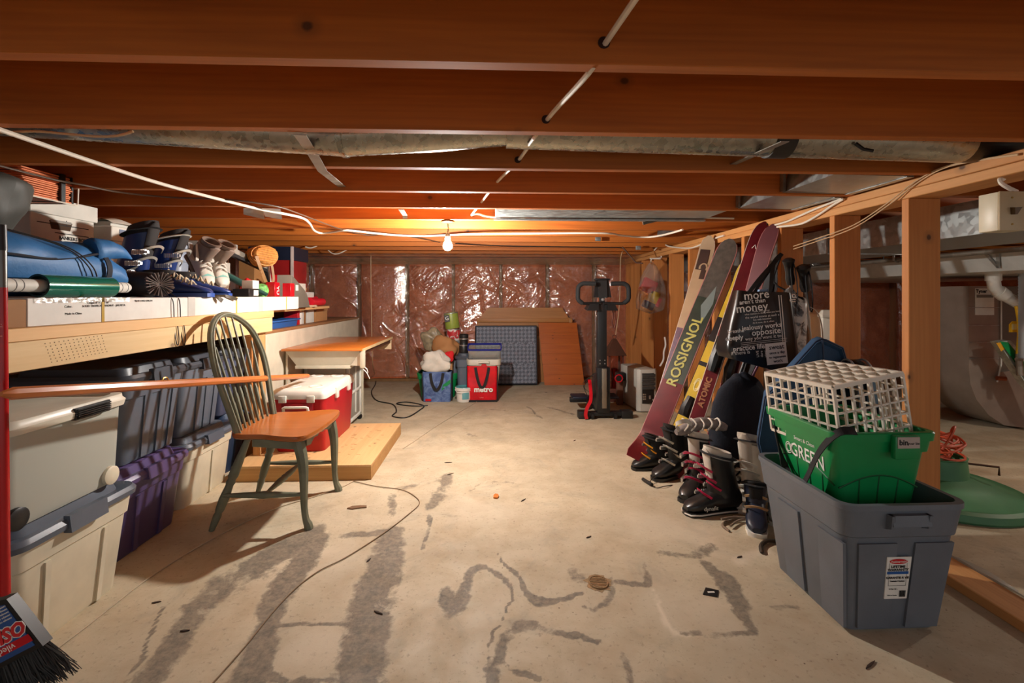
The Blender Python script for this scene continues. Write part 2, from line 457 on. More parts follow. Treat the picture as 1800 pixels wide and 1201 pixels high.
vo = k.n('TexVoronoi'); k.l(P, vo.inputs['Vector']); vo.inputs['Scale'].default_value = 26
base = k.mix(k.mth('MULTIPLY', k.rng(vo.outputs['Distance'], .05, .09, 1, 0), k.rng(k.noise(P, 3.3, 2), .56, .62)), base, lin((88, 66, 48)))
k.l(base, p.inputs['Base Color']); k.l(k.rng(n2, .3, .7, .62, .85), p.inputs['Roughness'])
k.bump(k.mth('ADD', k.mth('MULTIPLY', n2, .7), k.mth('MULTIPLY', n3, .3)), .35, .006)
floor = struct('floor', mf, k.m, ang=None)
for nm, arr in (('stain', stain), ('pale', pale)):
    a = floor.data.attributes.new(nm, 'FLOAT', 'POINT'); a.data.foreach_set('value', arr.astype(np.float32).ravel())

# ---- ceiling: plywood subfloor with its joists
m = MB().box(LX - .1, RX + .1, -.9, BY + .2, JZ + .235, JZ + .255)
ceiling = struct('ceiling', m, W_ply)
mj = MB().box(LX, RX, -.0185, .0185, 0, .235, .002, seg=1)
j0 = None
for y in JY:
    if j0 is None: j0 = ob('joist', mj, W_joist, ceiling); o = j0
    else: o = j0.copy(); C.objects.link(o)
    o.location = (0, y, JZ)

# ---- insulated walls behind polythene
kx = NT('pink_insulation'); v = kx.coords(rnd=False); p = kx.bsdf
a1 = kx.noise(v, 5, 5, .6, .6); a2 = kx.noise(v, 45, 4, .65)
kx.l(kx.mix(kx.rng(kx.mth('ADD', kx.mth('MULTIPLY', a1, .7), kx.mth('MULTIPLY', a2, .3)), .36, .64), lin((182, 90, 46)), lin((230, 136, 90))), p.inputs['Base Color'])
p.inputs['Roughness'].default_value = .95
kx.bump(a1, .6, .03)
INSUL = kx.m
FILM = film('vapour_barrier', (.97, .95, .92), .18, .09, .05, 38, .45)
def crinkle(x0, x1, z0, z1, res, studs, seed, amp=1.0, creases=170):
    r = np.random.RandomState(seed)
    nx, nz = int((x1 - x0) / res), int((z1 - z0) / res)
    X, Z = np.meshgrid(np.linspace(x0, x1, nx + 1), np.linspace(z0, z1, nz + 1))
    D = np.zeros_like(X)
    st = np.array(studs)
    dist = np.abs(X[..., None] - st).min(-1)
    D += .035 * np.clip(dist / .15, 0, 1) ** .7
    for _ in range(30):
        kx_, kz_ = r.uniform(-9, 9, 2); D += .0022 * np.sin(X * kx_ + Z * kz_ + r.uniform(0, 6))
    pins = [(s, z) for s in studs for z in (.25, .55, .85, 1.12, 1.38, 1.5)]
    for _ in range(creases):
        px, pz = pins[r.randint(len(pins))]
        if r.rand() < .35: px, pz = r.uniform(x0, x1), r.uniform(z0, z1)
        a = r.uniform(0, 2 * PI) if r.rand() < .55 else r.choice([-1, 1]) * r.uniform(.5, 1.3)
        L = r.uniform(.12, .5); wd = r.uniform(.007, .018)
        dx, dz = X - px, Z - pz
        t = (dx * math.cos(a) + dz * math.sin(a)) / L; q = -dx * math.sin(a) + dz * math.cos(a)
        q = q + .02 * np.sin(t * 5 + px * 9)
        ww = wd * (.45 + np.clip(t, 0, 1.2))
        env = np.clip(t * 6, 0, 1) * np.clip((1.1 - t) * 2.2, 0, 1)
        D += amp * r.uniform(.007, .022) * env * np.exp(-(q / ww) ** 2) * r.choice([1, 1, -1])
    for _ in range(int(creases * 2.2)):      # small crumples, mostly on the middle bays
        px = r.normal(.15, .8); pz = r.uniform(z0 + .25, z1)
        a = r.normal(.9, .5); L = r.uniform(.05, .2); wd = r.uniform(.006, .010)
        dx, dz = X - px, Z - pz
        t = (dx * math.cos(a) + dz * math.sin(a)) / L; q = -dx * math.sin(a) + dz * math.cos(a)
        D += amp * r.uniform(.003, .008) * np.clip(t * 4, 0, 1) * np.clip((1 - t) * 4, 0, 1) * np.exp(-(q / wd) ** 2)
    return X, Z, D, nx, nz
def sheet(name, X, Z, D, nx, nz, Y, mat, parent, axis='y'):
    m = MB()
    if axis == 'y': m.v = list(zip(X.ravel().tolist(), (Y - D).ravel().tolist(), Z.ravel().tolist()))
    else: m.v = list(zip((Y + D).ravel().tolist(), X.ravel().tolist(), Z.ravel().tolist()))
    m.f = [(j * (nx + 1) + i, j * (nx + 1) + i + 1, (j + 1) * (nx + 1) + i + 1, (j + 1) * (nx + 1) + i) for j in range(nz) for i in range(nx)]
    return ob(name, m, mat, parent, 180)
SX = [(uy(px, 500, BY - .06)).x for px in (548, 631, 716, 797, 880, 962, 1044)]
SX = SX + [2.45, 3.06, 3.67, 4.28, 4.89, 5.5]
def fluff(u, v):
    x = LX + (RX - LX) * u; z = 1.62 * v
    d = min(abs(x - s) for s in SX)
    return (x, BY - .045 * min(1, d / .12) + .012 * math.sin(x * 23 + z * 9) * math.sin(z * 17 + x * 5), z)
wall_back = struct('wall_back', MB().grid(fluff, 300, 40), INSUL)
ob('backing_board', MB().box(LX, RX, BY + .01, BY + .1, 0, JZ + .24), W_dark, wall_back)
ms = MB().box(-.019, .019, BY - .075, BY + .02, .04, 1.53, .002, seg=1)
W_greystud = wood('weathered_stud', (150, 112, 70), (112, 78, 44), 2, False, .7)
s0 = None
for x in SX:
    if s0 is None: s0 = ob('stud', ms, W_greystud, wall_back); o = s0
    else: o = s0.copy(); C.objects.link(o)
    o.location = (x, 0, 0)
for z in (0.0, 1.533, 1.571):
    ob('wall_plate', MB().box(LX, RX, BY - .078, BY + .02, z, z + .037, .002, seg=1), W_greystud, wall_back)
A = crinkle(LX, 1.80, .07, 1.50, .0085, SX[:7], 11, 1.0, 230)
sheet('plastic_sheet', *A, BY - .10, FILM, wall_back)
A = crinkle(1.9, RX, .07, 1.56, .02, SX[7:], 12, .9, 60)
sheet('plastic_sheet', *A, BY - .10, FILM, wall_back)
def flap(u, v):   # the sheet's top edge, carried forward and stapled under the last joists
    x = LX + (1.76 - LX) * u
    return (x, BY - .12 - v * .70 + .01 * math.sin(x * 11), 1.50 + v * .104 - .03 * math.sin(PI * v) * (1 + .5 * math.sin(x * 5.2)) + .006 * math.sin(x * 37 + v * 8))
ob('plastic_sheet', MB().grid(flap, 220, 14), FILM, wall_back, 180)

def fluff2(u, v):
    y = -.9 + (BY + .9) * u; z = 1.62 * v
    return (LX + .03 * math.sin(y * 10.3) ** 2 + .012 * math.sin(y * 23 + z * 9), y, z)
wall_left = struct('wall_left', MB().grid(fluff2, 130, 24), INSUL)
ob('backing_board', MB().box(LX - .12, LX - .02, -.9, BY, 0, JZ + .24), W_dark, wall_left)
A = crinkle(-.9, BY - .1, .07, 1.6, .03, [i * .61 for i in range(-1, 11)], 21, .8, 70)
sheet('plastic_sheet', *A, LX + .05, FILM, wall_left, 'x')
wall_right = struct('wall_right', MB().grid(lambda u, v: (RX - .02 * math.sin(u * 60) ** 2, -.9 + (BY + .9) * u, 1.62 * v), 100, 10), INSUL)
ob('backing_board', MB().box(RX + .01, RX + .1, -.9, BY, 0, JZ + .24), W_dark, wall_right)

# ---- the stud partition on the right
part_wall = struct('wall_partition')
PYL = [1.235, 1.76 / ((698 / F + math.tan(YAW)) / (1 - 698 / F * math.tan(YAW)))]
def ypx(px, X=PX0):
    u = (px - 900) / F; t = math.tan(YAW); return X / ((u + t) / (1 - u * t))
PYL = [ypx(q) for q in (1598, 1467, 1373, 1308, 1255, 1212, 1178, 1151, 1129, 1108.5)]
PYL.append(BY - .17)
m2 = MB().box(PX0, PX1, 0, .038, .038, 1.533, .003, seg=1)
s0 = None
for y in PYL:
    if s0 is None: s0 = ob('stud', m2, W_stud, part_wall); o = s0
    else: o = s0.copy(); C.objects.link(o)
    o.location = (0, y, 0)
for z in (1.533, 1.571):
    m = MB().box(PX0, PX1, .62, BY - .1, z, z + .0375, .003, seg=1); ob('top_plate', m, W_plate, part_wall)
m = MB().box(PX0, PX1, .75, BY - .1, 0.0, .038, .003, seg=1); ob('bottom_plate', m, W_plate, part_wall)
m = MB()
m.grid(lambda u, v: (PX1 - .005 + .10 * u, .9 + 1.6 * v, .004 + .045 * (1 - u) ** 2 + .008 * math.sin(v * 30) * math.sin(u * 5) ), 8, 50)
ob('plastic_strip', m, film('grey_film', (.6, .6, .6), .1, .3, .25), part_wall, 180)

# ---- the bare bulb that lights the room
BP = uy(787, 432, 3.09)
bulb = thing('pendant_bulb', 'bare lit bulb hanging on a short cord below the joists', 'light', (BP.x, BP.y, JZ))
m = MB().lathe([(.0, JZ - .001), (.042, JZ - .002), (.046, JZ - .010), (.036, JZ - .018), (.0, JZ - .020)], 24, Matrix.Translation((BP.x, BP.y, 0)), False, False)
part('ceiling_rose', m, pm('brass_brown', (96, 66, 40), .4, .5), bulb)
part('cord', MB().tube(smooth_path([(BP.x, BP.y, JZ - .02), (BP.x + .004, BP.y, JZ - .05), (BP.x, BP.y, JZ - .078)]), .003), C_black, bulb)
part('socket', MB().lathe([(.006, JZ - .074), (.014, JZ - .082), (.017, JZ - .10), (.019, JZ - .122), (.016, JZ - .128), (0.0, JZ - .128)], 20, Matrix.Translation((BP.x, BP.y, 0)), True, False), P_grey, bulb)
kb = NT('lit_glass'); em = kb.n('Emission'); em.inputs[0].default_value = (1.0, .96, .90, 1); em.inputs[1].default_value = BULB_POWER
kb.l(em.outputs[0], kb.out.inputs['Surface'])
zc = BP.z
g = part('glass_bulb', MB().lathe([(.013, JZ - .126), (.016, zc + .030), (.024, zc + .018), (.0305, zc), (.028, zc - .014), (.018, zc - .026), (.006, zc - .031), (0, zc - .0315)], 24, Matrix.Translation((BP.x, BP.y, 0)), False, False), kb.m, bulb)
# ================================================================ reusable storage tote (front faces +x)
def side_pt(x0, x1, y0, y1, z0, h, tp, face, u, zf, off):
    """point on a tapered tote wall: face '+x','-y'..., u 0..1 along it, zf 0..1 up it"""
    s = tp + (1 - tp) * zf
    cx, cy = (x0 + x1) / 2, (y0 + y1) / 2; hx, hy = (x1 - x0) / 2 * s, (y1 - y0) / 2 * s; z = z0 + h * zf
    if face == '+x': return V((cx + hx + off, cy - hy + 2 * hy * u, z))
    if face == '-x': return V((cx - hx - off, cy - hy + 2 * hy * u, z))
    if face == '-y': return V((cx - hx + 2 * hx * u, cy - hy - off, z))
    return V((cx - hx + 2 * hx * u, cy + hy + off, z))
def tote(name, label, cat, x0, x1, y0, y1, z0, h, mat, lidmat=None, tp=.86, group=None, ribs=(), latch='+x', latchmat=None, open_top=False, rim=.02, ledge=.74, lidh=.045, stuff_lid=True, inner=None, handles=True):
    cx, cy = (x0 + x1) / 2, (y0 + y1) / 2; W, D = x1 - x0, y1 - y0
    T = thing(name, label, cat, (cx, cy, z0), group=group)
    R = lambda s, z, r, e=0: [(x, y, z) for x, y in rr(W * s + e, D * s + e, r, 4, cx, cy)]
    sc = lambda f: tp + (1 - tp) * f
    rings = [R(tp * .97, z0, .03), R(tp, z0 + .012, .045), R(sc(ledge), z0 + h * ledge, .045), R(sc(ledge), z0 + h * (ledge + .015), .045, .014), R(sc(.97), z0 + h * .955, .045, .014), R(1, z0 + h * .96, .05, rim), R(1, z0 + h, .05, rim)]
    if open_top:
        rings += [R(1, z0 + h, .045, -.012), R(sc(.5), z0 + h * .5, .04, -.012), R(tp, z0 + .014, .04, -.014)]
    body = part('body', MB().loft(rings), mat, T)
    for face, u0, u1, za, zb, off in ribs:
        m = MB(); q = lambda u, z, o: side_pt(x0, x1, y0, y1, z0, h, tp, face, u, z, o)
        a = [q(u0, za, -.004), q(u1, za, -.004), q(u1, za, off), q(u0, za, off), q(u0, zb, -.004), q(u1, zb, -.004), q(u1, zb, off), q(u0, zb, off)]
        m.hexa(a); part('rib', m, mat, body)
    if lidmat is not None:
        zt = z0 + h - .012
        lr = [R(1, zt - .012, .055, rim + .018), R(1, zt + .006, .055, rim + .022), R(1, zt + lidh * .45, .055, rim + .004), R(.93, zt + lidh * .35, .05), R(.90, zt + lidh * .3, .05), R(.86, zt + lidh, .05), R(.83, zt + lidh * 1.05, .05)]
        part('lid', MB().loft(lr), lidmat, T)
    if handles:
        lm = latchmat or lidmat or mat
        for face in latch.split(','):
            m = MB(); zf0, zf1 = (.90, 1.05) if lidmat is not None else (.86, .935)
            q = lambda u, z, o: side_pt(x0, x1, y0, y1, z0, h, tp, face, u, min(z, 1), o) + V((0, 0, max(0, z - 1) * h))
            a = [q(.34, zf0, .008), q(.66, zf0, .008), q(.66, zf0, .034), q(.34, zf0, .034), q(.34, zf1, .004), q(.66, zf1, .004), q(.66, zf1, .024), q(.34, zf1, .024)]
            m.hexa(a)
            if lidmat is None:
                for ua, ub in ((.33, .36), (.64, .67)):
                    m.hexa([q(ua, zf0 - .05, 0), q(ub, zf0 - .05, 0), q(ub, zf0 - .02, .03), q(ua, zf0 - .02, .03), q(ua, zf1, 0), q(ub, zf1, 0), q(ub, zf1, .03), q(ua, zf1, .03)])
            part('handle', m, lm, T)
    return T
def ribset(face, us, w=.05, za=.02, zb=.72, off=.007): return [(face, u - w / 2, u + w / 2, za, zb, off) for u in us]

# ================================================================ storage bins under the shelf
G1 = 'storage bins stacked under the shelf'
P_off = pm('ivory_plastic', (216, 206, 182), .42)
P_lidgrey = pm('blue_grey_plastic', (86, 94, 106), .4)
tote('storage_bin', 'ivory bin with slate grey lid on the floor, nearest to the broom', 'bin', -1.92, -1.415, 1.455, 1.93, 0, .375, P_off, P_lidgrey, .87, G1, ribset('+x', (.24, .74), .045))
tote('storage_bin', 'purple bin with purple lid on the floor between two ivory bins', 'bin', -2.05, -1.535, 1.985, 2.445, 0, .345, P_purple, pm('purple_lid', (88, 72, 116), .35), .87, G1, ribset('+x', (.3, .68), .06))
tote('storage_bin', 'ivory bin with dark slate lid behind the chair', 'bin', -2.1, -1.585, 2.51, 2.97, 0, .335, P_off, P_lidgrey, .9, G1, ribset('+x', (.55,), .04))
tote('storage_bin', 'low navy bin on the floor beside the shelf post', 'bin', -2.15, -1.64, 3.02, 3.25, 0, .34, pm('navy_plastic', (44, 58, 82), .4), pm('navy_lid', (52, 70, 98), .4), .88, G1, ribset('+x', (.4,), .05))
tote('storage_bin', 'slate bin with black ribs stacked on the purple bin', 'bin', -2.06, -1.55, 2.06, 2.46, .385, .385, P_slate, pm('slate_lid', (58, 62, 70), .42), .86, G1, ribset('+x', (.36, .62, .84), .11, .02, .8, .006) + ribset('-y', (.5,), .1))
tote('storage_bin', 'slate bin stacked on the ivory bin behind the chair back', 'bin', -2.1, -1.6, 2.515, 2.90, .372, .385, P_slate, pm('slate_lid', (58, 62, 70), .42), .86, G1, ribset('+x', (.4, .62, .84), .11, .02, .8, .006))
T = tote('storage_bin', 'dark blue bin with a white label seen through the chair spindles', 'bin', -2.15, -1.64, 2.965, 3.25, .377, .385, pm('dusk_blue_plastic', (70, 78, 104), .4), pm('slate_lid', (58, 62, 70), .42), .88, G1)
part('label', MB().box(-1.662, -1.652, 3.08, 3.2, .62, .72), M_white, T)
# translucent wheeled box
x0, x1, y0, y1, z0, h = -1.93, -1.425, 1.44, 1.90, .412, .325
FROST = NT('frosted_plastic'); p = FROST.bsdf; p.inputs['Base Color'].default_value = lin((206, 208, 196)); p.inputs['Roughness'].default_value = .42
p.inputs['Transmission Weight'].default_value = .28; p.inputs['IOR'].default_value = 1.25; FROST = FROST.m
T = thing('storage_bin', 'translucent clear box with ivory lid and wheels stacked beside the broom', 'bin', ((x0 + x1) / 2, (y0 + y1) / 2, z0), group=G1)
cx, cy = (x0 + x1) / 2, (y0 + y1) / 2
R = lambda s, z, r, e=0: [(x, y, z) for x, y in rr((x1 - x0) * s + e, (y1 - y0) * s + e, r, 4, cx, cy)]
part('body', MB().loft([R(.93, z0, .03), R(.95, z0 + .015, .04), R(.99, z0 + h * .9, .04), R(1, z0 + h, .04), R(1, z0 + h, .04, -.01), R(.95, z0 + .03, .035, -.01)]), FROST, T)
part('lid', MB().loft([R(1, z0 + h - .035, .05, .022), R(1, z0 + h - .015, .05, .03), R(1, z0 + h - .006, .05, .016), R(1, z0 + h + .008, .05, .012), R(.93, z0 + h + .010, .05), R(.9, z0 + h - .002, .05), R(.5, z0 + h, .05)]), pm('ivory_lid', (222, 216, 198), .35), T)
m = MB()
for i in range(5): m.box(x1 + .014, x1 + .024, 1.665 + 0, 1.80, z0 + h - .036 + i * .007, z0 + h - .032 + i * .007)
m.box(x1 + .0, x1 + .016, 1.66, 1.805, z0 + h - .04, z0 + h + .0)
part('latch', m, P_black, T)
for yw in (1.485, 1.835):
    wm = Matrix.Translation((x1 - .028, yw, z0 + .034)) @ Matrix.Rotation(PI / 2, 4, 'Y')
    part('wheel', MB().lathe([(0, 0), (.026, 0), (.034, .005), (.034, .028), (.026, .032), (0, .032)], 20, wm, False, False), P_off if yw > 1.6 else P_black, T)
part('contents', MB().box(x0 + .04, x1 - .04, y0 + .05, y1 - .05, z0 + .02, z0 + .2, .02), pm('grey_contents', (176, 176, 168), .8), T)

# ================================================================ shelf and what rests on it
SZ = 1.02
T = thing('storage_shelf', 'rough pine shelf with a deep nail-plated front board running along the left side', 'shelf', (-1.95, 2.2, 0))
part('deck', MB().box(-2.6, -1.49, .9, 3.22, SZ - .022, SZ), W_ply, T)
part('edge_board', MB().box(-1.49, -1.452, .9, 3.21, SZ - .042, SZ, .002, seg=1), W_edge, T)
part('front_board', MB().box(-1.492, -1.455, .9, 3.195, SZ - .135, SZ - .042, .002, seg=1), W_fascia, T)
part('rear_board', MB().box(-2.6, -2.56, .9, 3.2, SZ - .135, SZ - .022, .002, seg=1), W_fascia, T)
part('leg', MB().box(-1.535, -1.497, 3.10, 3.19, 0, SZ - .042, .002, seg=1), wood('leg_pine', (206, 160, 104), (176, 124, 72), 2), T)
part('leg', MB().box(-2.555, -2.517, 3.10, 3.19, 0, SZ - .042, .002, seg=1), wood('leg_pine', (1, 1, 1), (1, 1, 1), 2), T)
part('leg', MB().box(-2.555, -2.517, .92, 1.01, 0, SZ - .042, .002, seg=1), wood('leg_pine', (1, 1, 1), (1, 1, 1), 2), T)
mm = MB()
for i in range(14):
    for j in range(7):
        y = 1.60 + i * .017 + j * .004 + random.uniform(-.002, .002); z = SZ - .058 - j * .0105 + i * .0006
        if z > SZ - .13: mm.box(-1.4552, -1.4544, y, y + .003, z, z + .003)
part('nail_mark', mm, pm('nail_hole', (96, 70, 44), .8), T)['kind'] = 'stuff'
# long white carton
T = thing('flat_carton', 'long flat white carton lying along the shelf edge', 'box', (-1.66, 2.6, SZ))
part('box', MB().box(-1.86, -1.472, 1.56, 3.66, SZ, SZ + .092, .002, seg=1), pm('white_card', (214, 210, 202), .65), T)
part('end_flap', MB().box(-1.86, -1.474, 1.47, 1.56, SZ, SZ + .088, .002, seg=1), pm('brown_card', (158, 110, 62), .75), T)
FX = Matrix(((0, 0, 1, -1.4718), (1, 0, 0, 0), (0, 1, 0, 0), (0, 0, 0, 1)))   # text plane facing +x, reading along +y
def fx(x, y, z): return Matrix.Translation((x, y, z)) @ Matrix(((0, 0, 1, 0), (1, 0, 0, 0), (0, 1, 0, 0), (0, 0, 0, 1)))
INK = pm('faded_ink', (92, 88, 84), .8)
for s, y, z, sz in (("Length of 14' roll 10'", 1.83, SZ + .074, .0115), ('SOLID TROPICAL WALNUT - JAKARTA', 1.86, SZ + .062, .0115), ('Color:', 1.705, SZ + .062, .0115), ('Made in China', 1.725, SZ + .037, .0115), ('90x90 LONG LENGTH', 2.06, SZ + .078, .0105)):
    text(s, sz, fx(-1.4712, y, z), INK, T)
for y, w_, c_ in ((1.845, .012, (186, 150, 60)), (2.78, .012, (206, 172, 90)), (3.44, .012, (206, 172, 90)), (2.35, .055, (196, 192, 184)), (3.05, .05, (198, 194, 186))):
    part('tape', MB().box(-1.862, -1.4705, y, y + w_, SZ + .0006, SZ + .0932), pm('tape%d' % c_[0], c_, .25), T)
part('tape', MB().box(-1.5, -1.4705, 1.58, 1.98, SZ + .076, SZ + .0929), film('clear_tape', (.95, .95, .93), .25, .15, .1, 60, .5), T)
CT = SZ + .0935
# green film roll on a white tube
T = thing('film_roll', 'roll of shiny green wrapping film lying on the white carton', 'wrapping roll', (-1.56, 1.84, CT))
cz = CT + .041; cxr = -1.56
part('film', MB().tube([(cxr, 1.69, cz), (cxr, 1.995, cz)], .0405, 28, caps=False), pm('green_film', (6, 112, 92), .16, .25, coat=.6), T)
m = MB(); m.loft([[(cxr + r * math.cos(a), 1.69 + y, cz + r * math.sin(a)) for a in [i * PI / 12 for i in range(24)]] for r, y in ((.0405, 0), (.034, 0), (.03, .02), (.024, .02))], False, False)
part('end_ring', MB().loft([[(cxr + r * math.cos(a), 1.995, cz + r * math.sin(a)) for a in [i * PI / 12 for i in range(24)]] for r in (.0405, .024)], False, False), pm('dark_green', (14, 40, 36), .4), T)
part('end_ring', m, pm('dark_green', (14, 40, 36), .4), T)
T = thing('cardboard_tube', 'white printed mailing tube running through the green film roll', 'tube', (-1.56, 1.84, CT + .019))
part('tube', MB().tube([(cxr, 1.5, cz), (cxr, 1.66, cz), (cxr, 2.08, cz), (cxr, 2.092, cz)], [.022, .022, .022, .016], 20), pm('tube_paper', (214, 208, 196), .6), T)
for y in (1.56, 1.595, 1.62, 2.035, 2.065):
    part('stripe', MB().tube([(cxr + .0004, y, cz), (cxr + .0004, y + .0025, cz)], .0223, 20), INK, T)
# blue sleeping bag with strap
SB0 = CT + .118
SB = pm('blue_nylon', (46, 106, 160), .55, bump=.3, bsc=60)
T = thing('sleeping_bag', 'bright blue rolled sleeping bag buckled with a black strap', 'sleeping bag', (-1.83, 1.9, SZ))
def sbring(y, rx, rz, zc, xc=-1.765):
    out = []
    for i in range(40):
        a = 2 * PI * i / 40
        wr = 1 + .018 * math.sin(a * 9 + y * 30) + .012 * math.sin(a * 5 - y * 41)
        out.append((xc + rx * .92 * wr * math.cos(a), y, max(CT + .001, zc + rz * .72 * wr * math.sin(a))))
    return out
ZC = SB0
part('roll', MB().loft([sbring(*q) for q in [(1.42, .08, .10, ZC), (1.44, .14, .145, ZC), (1.5, .165, .163, ZC), (1.7, .17, .168, ZC + .005), (1.85, .168, .16, ZC), (2.02, .164, .148, ZC - .006), (2.09, .15, .138, ZC - .012), (2.13, .156, .13, ZC - .018), (2.185, .15, .11, ZC - .035), (2.205, .11, .08, ZC - .04), (2.21, .03, .03, ZC - .04)]]), SB, T)
def fl_pt(u, v):   # loose outer flap ending in a point
    y = 1.5 + .66 * u; a = 1.25 - 1.05 * v * (1 - .75 * max(0, u - .35) / .65) - .1 * u
    r = .164 + .012 * math.sin(v * 3.1) + .008 * math.sin(u * 19 + v * 4)
    return (-1.765 + r * math.cos(a), y + .03 * v, ZC + .008 - .03 * u + (.128 + .010 * math.sin(u * 9)) * math.sin(a))
part('flap', MB().grid(fl_pt, 26, 12), SB, T, 180)
part('tail', MB().tube(smooth_path([(-1.665, 2.03, ZC + .075), (-1.645, 2.09, ZC + .085), (-1.63, 2.15, ZC + .075), (-1.625, 2.20, ZC + .055)]), [.05, .052, .053, .05, .046, .045, .043, .04, .036, .034, .032, .028, .024, .02, .016, .012, .009, .006, .004][:19], 12), SB, T)
NB = pm('navy_webbing', (20, 24, 36), .8)
sp = [(-1.765 + .160 * math.cos(a), 2.045 + .01 * math.cos(a), ZC - .004 + .116 * math.sin(a)) for a in [1.9 - i * .16 for i in range(16)]]
part('strap', MB().strap(sp, (0, 1, 0), .026, .004), NB, T)
part('buckle', MB().box(-1.612, -1.596, 2.03, 2.062, CT + .035, CT + .085, .004), P_grey, T)
for k_, (dy, dz) in enumerate(((-.03, 0), (-.05, .01))):
    part('drawstring', MB().tube(smooth_path([(-1.69, 1.72 + dy, ZC + .125), (-1.62, 1.9 + dy, ZC + .075), (-1.595, 1.99 + dy, ZC + .0), (-1.60, 2.02 + dy, CT + .03)]), .0025, 6), C_black, T)
part('zip_seam', MB().tube(smooth_path([fl_pt(u, 1.0) for u in (0, .2, .4, .6, .8, 1.0)]), .005, 6), NB, T)
# grey stuff sack
m = MB()
def sack(u, v):
    a = 2 * PI * u; t = v
    r = (.178 * math.sin(min(1, .25 + t * .9) * PI * .52) if t < .8 else .178 * math.cos((t - .8) / .2 * PI / 2) ** .6)
    r *= 1 + .03 * math.sin(a * 7 + t * 9) + .035 * math.sin(a * 4 - t * 14) * (1 - t)
    return (-1.94 + r * math.cos(a) * .95, 1.83 + r * math.sin(a), 1.325 + t * .275)
m.grid(sack, 48, 24); m.loft([[sack(i / 48, 0) for i in range(48)], [(-1.94 + .03 * math.cos(i * PI / 24), 1.83 + .03 * math.sin(i * PI / 24), 1.322) for i in range(48)]], False, True)
solo('stuff_sack', m, pm('charcoal_nylon', (74, 72, 66), .6, bump=.4, bsc=14), 'round dark grey stuff sack lying on top of the blue sleeping bag', 'bag', ang=180)
# bankers boxes
BX = pm('box_white', (216, 210, 198), .6)
def filebox(label, x1, y0, y1, z1, letter):
    T = thing('file_box', label, 'box', (x1 - .2, (y0 + y1) / 2, SZ))
    part('box', MB().box(x1 - .4, x1, y0, y1, SZ, z1 - .07, .003, seg=1), BX, T)
    part('lid', MB().box(x1 - .41, x1 + .01, y0 - .012, y1 + .012, z1 - .08, z1, .003, seg=1), BX, T)
    ym = (y0 + y1) / 2 - .02
    f = part('handle_hole', MB().hexa([(x1 - .01, ym - .05, z1 - .145), (x1 + .0006, ym - .05, z1 - .145), (x1 + .0006, ym + .05, z1 - .145), (x1 - .01, ym + .05, z1 - .145), (x1 - .01, ym - .062, z1 - .105), (x1 + .0006, ym - .062, z1 - .105), (x1 + .0006, ym + .062, z1 - .105), (x1 - .01, ym + .062, z1 - .105)]), pm('box_hole', (70, 48, 30), .9), T)
    part('handle_lip', MB().box(x1 - .004, x1 + .002, ym - .055, ym + .055, z1 - .112, z1 - .10), pm('grey_lip', (150, 146, 138), .7), f)
    return T
T = filebox('white file box with open handle hole under the stack of copper slats', -2.1, 2.24, 2.585, 1.585, 'a')
for z, a, b in ((1.462, 2.27, 2.55), (1.422, 2.36, 2.55)):
    part('printed_line', MB().box(-2.1004, -2.0992, a, b, z, z + .004), M_ink, T)
part('printed_line', MB().box(-2.1004, -2.0992, 2.42, 2.424, 1.462, 1.49), M_ink, T)
text('BANKERS BOX', .024, fx(-2.0988, 2.46, 1.402), M_ink, T, bold=.0006)
T = filebox('white file box with a blue window label leaning behind the ski boots', -2.07, 2.66, 2.99, 1.50, 'b')
part('window_label', MB().box(-2.0592, -2.057, 2.70, 2.96, 1.455, 1.487), pm('blue_grey_label', (120, 134, 158), .4), T)
T2 = thing('paper_bag', 'crumpled white folder lying on the second file box', 'folder', (-2.2, 2.8, 1.501))
part('cover', MB().grid(lambda u, v: (-2.06 - .3 * v, 2.66 + .3 * u, 1.5025 + .055 * math.sin(PI * min(1, v * 2 + .1)) * (.7 + .3 * math.sin(u * 5)) * (1 - v * .3)), 12, 12), BX, T2, 180)
part('pages', MB().box(-2.34, -2.09, 2.68, 2.94, 1.5012, 1.53, .006), pm('page_white', (206, 202, 192), .8), T2)
text('GL', .02, fx(-2.0688, 2.86, 1.27), pm('green_ink', (74, 96, 40), .7), T)
# copper coloured slats
T = thing('slat_stack', 'stack of copper coloured slats with a dark end strap above the file box', 'slat stack', (-2.0, 2.06, 1.49))
CO = pm('copper_paint', (236, 138, 92), .35, .1); sm = MB().box(-2.09, -1.895, 1.992, 2.215, 0, .0068, .002, seg=1)
s0 = None
for i in range(13):
    if s0 is None: s0 = part('slat', sm, CO, T); o = s0
    else: o = s0.copy(); C.objects.link(o); o.parent = T
    o.location.z = 1.535 + i * .0088; o.location.y += random.uniform(-.01, .004); o.location.x += random.uniform(-.006, .004)

part('strap', MB().box(-2.095, -1.889, 2.155, 2.175, 1.534, 1.656), P_black, T)
part('end_plate', MB().box(-2.09, -1.9, 2.218, 2.228, 1.536, 1.655), P_black, T)
part('wire_hanger', MB().tube(smooth_path([(-1.888, 1.98, 1.531), (-1.888, 2.1, 1.5305), (-1.888, 2.21, 1.530), (-1.888, 2.232, 1.534), (-1.888, 2.236, 1.56), (-1.888, 2.238, 1.612)], 4), .0035, 6), C_wire, T)
part('wire_hanger', MB().tube([(-2.098, 1.98, 1.531), (-2.098, 2.23, 1.530), (-2.098, 2.238, 1.612)], .0035, 6), C_wire, T)
for y in (2.03, 2.19): part('wire_rung', MB().tube([(-2.098, y, 1.5305), (-1.888, y, 1.5305)], .003, 6), C_wire, T)
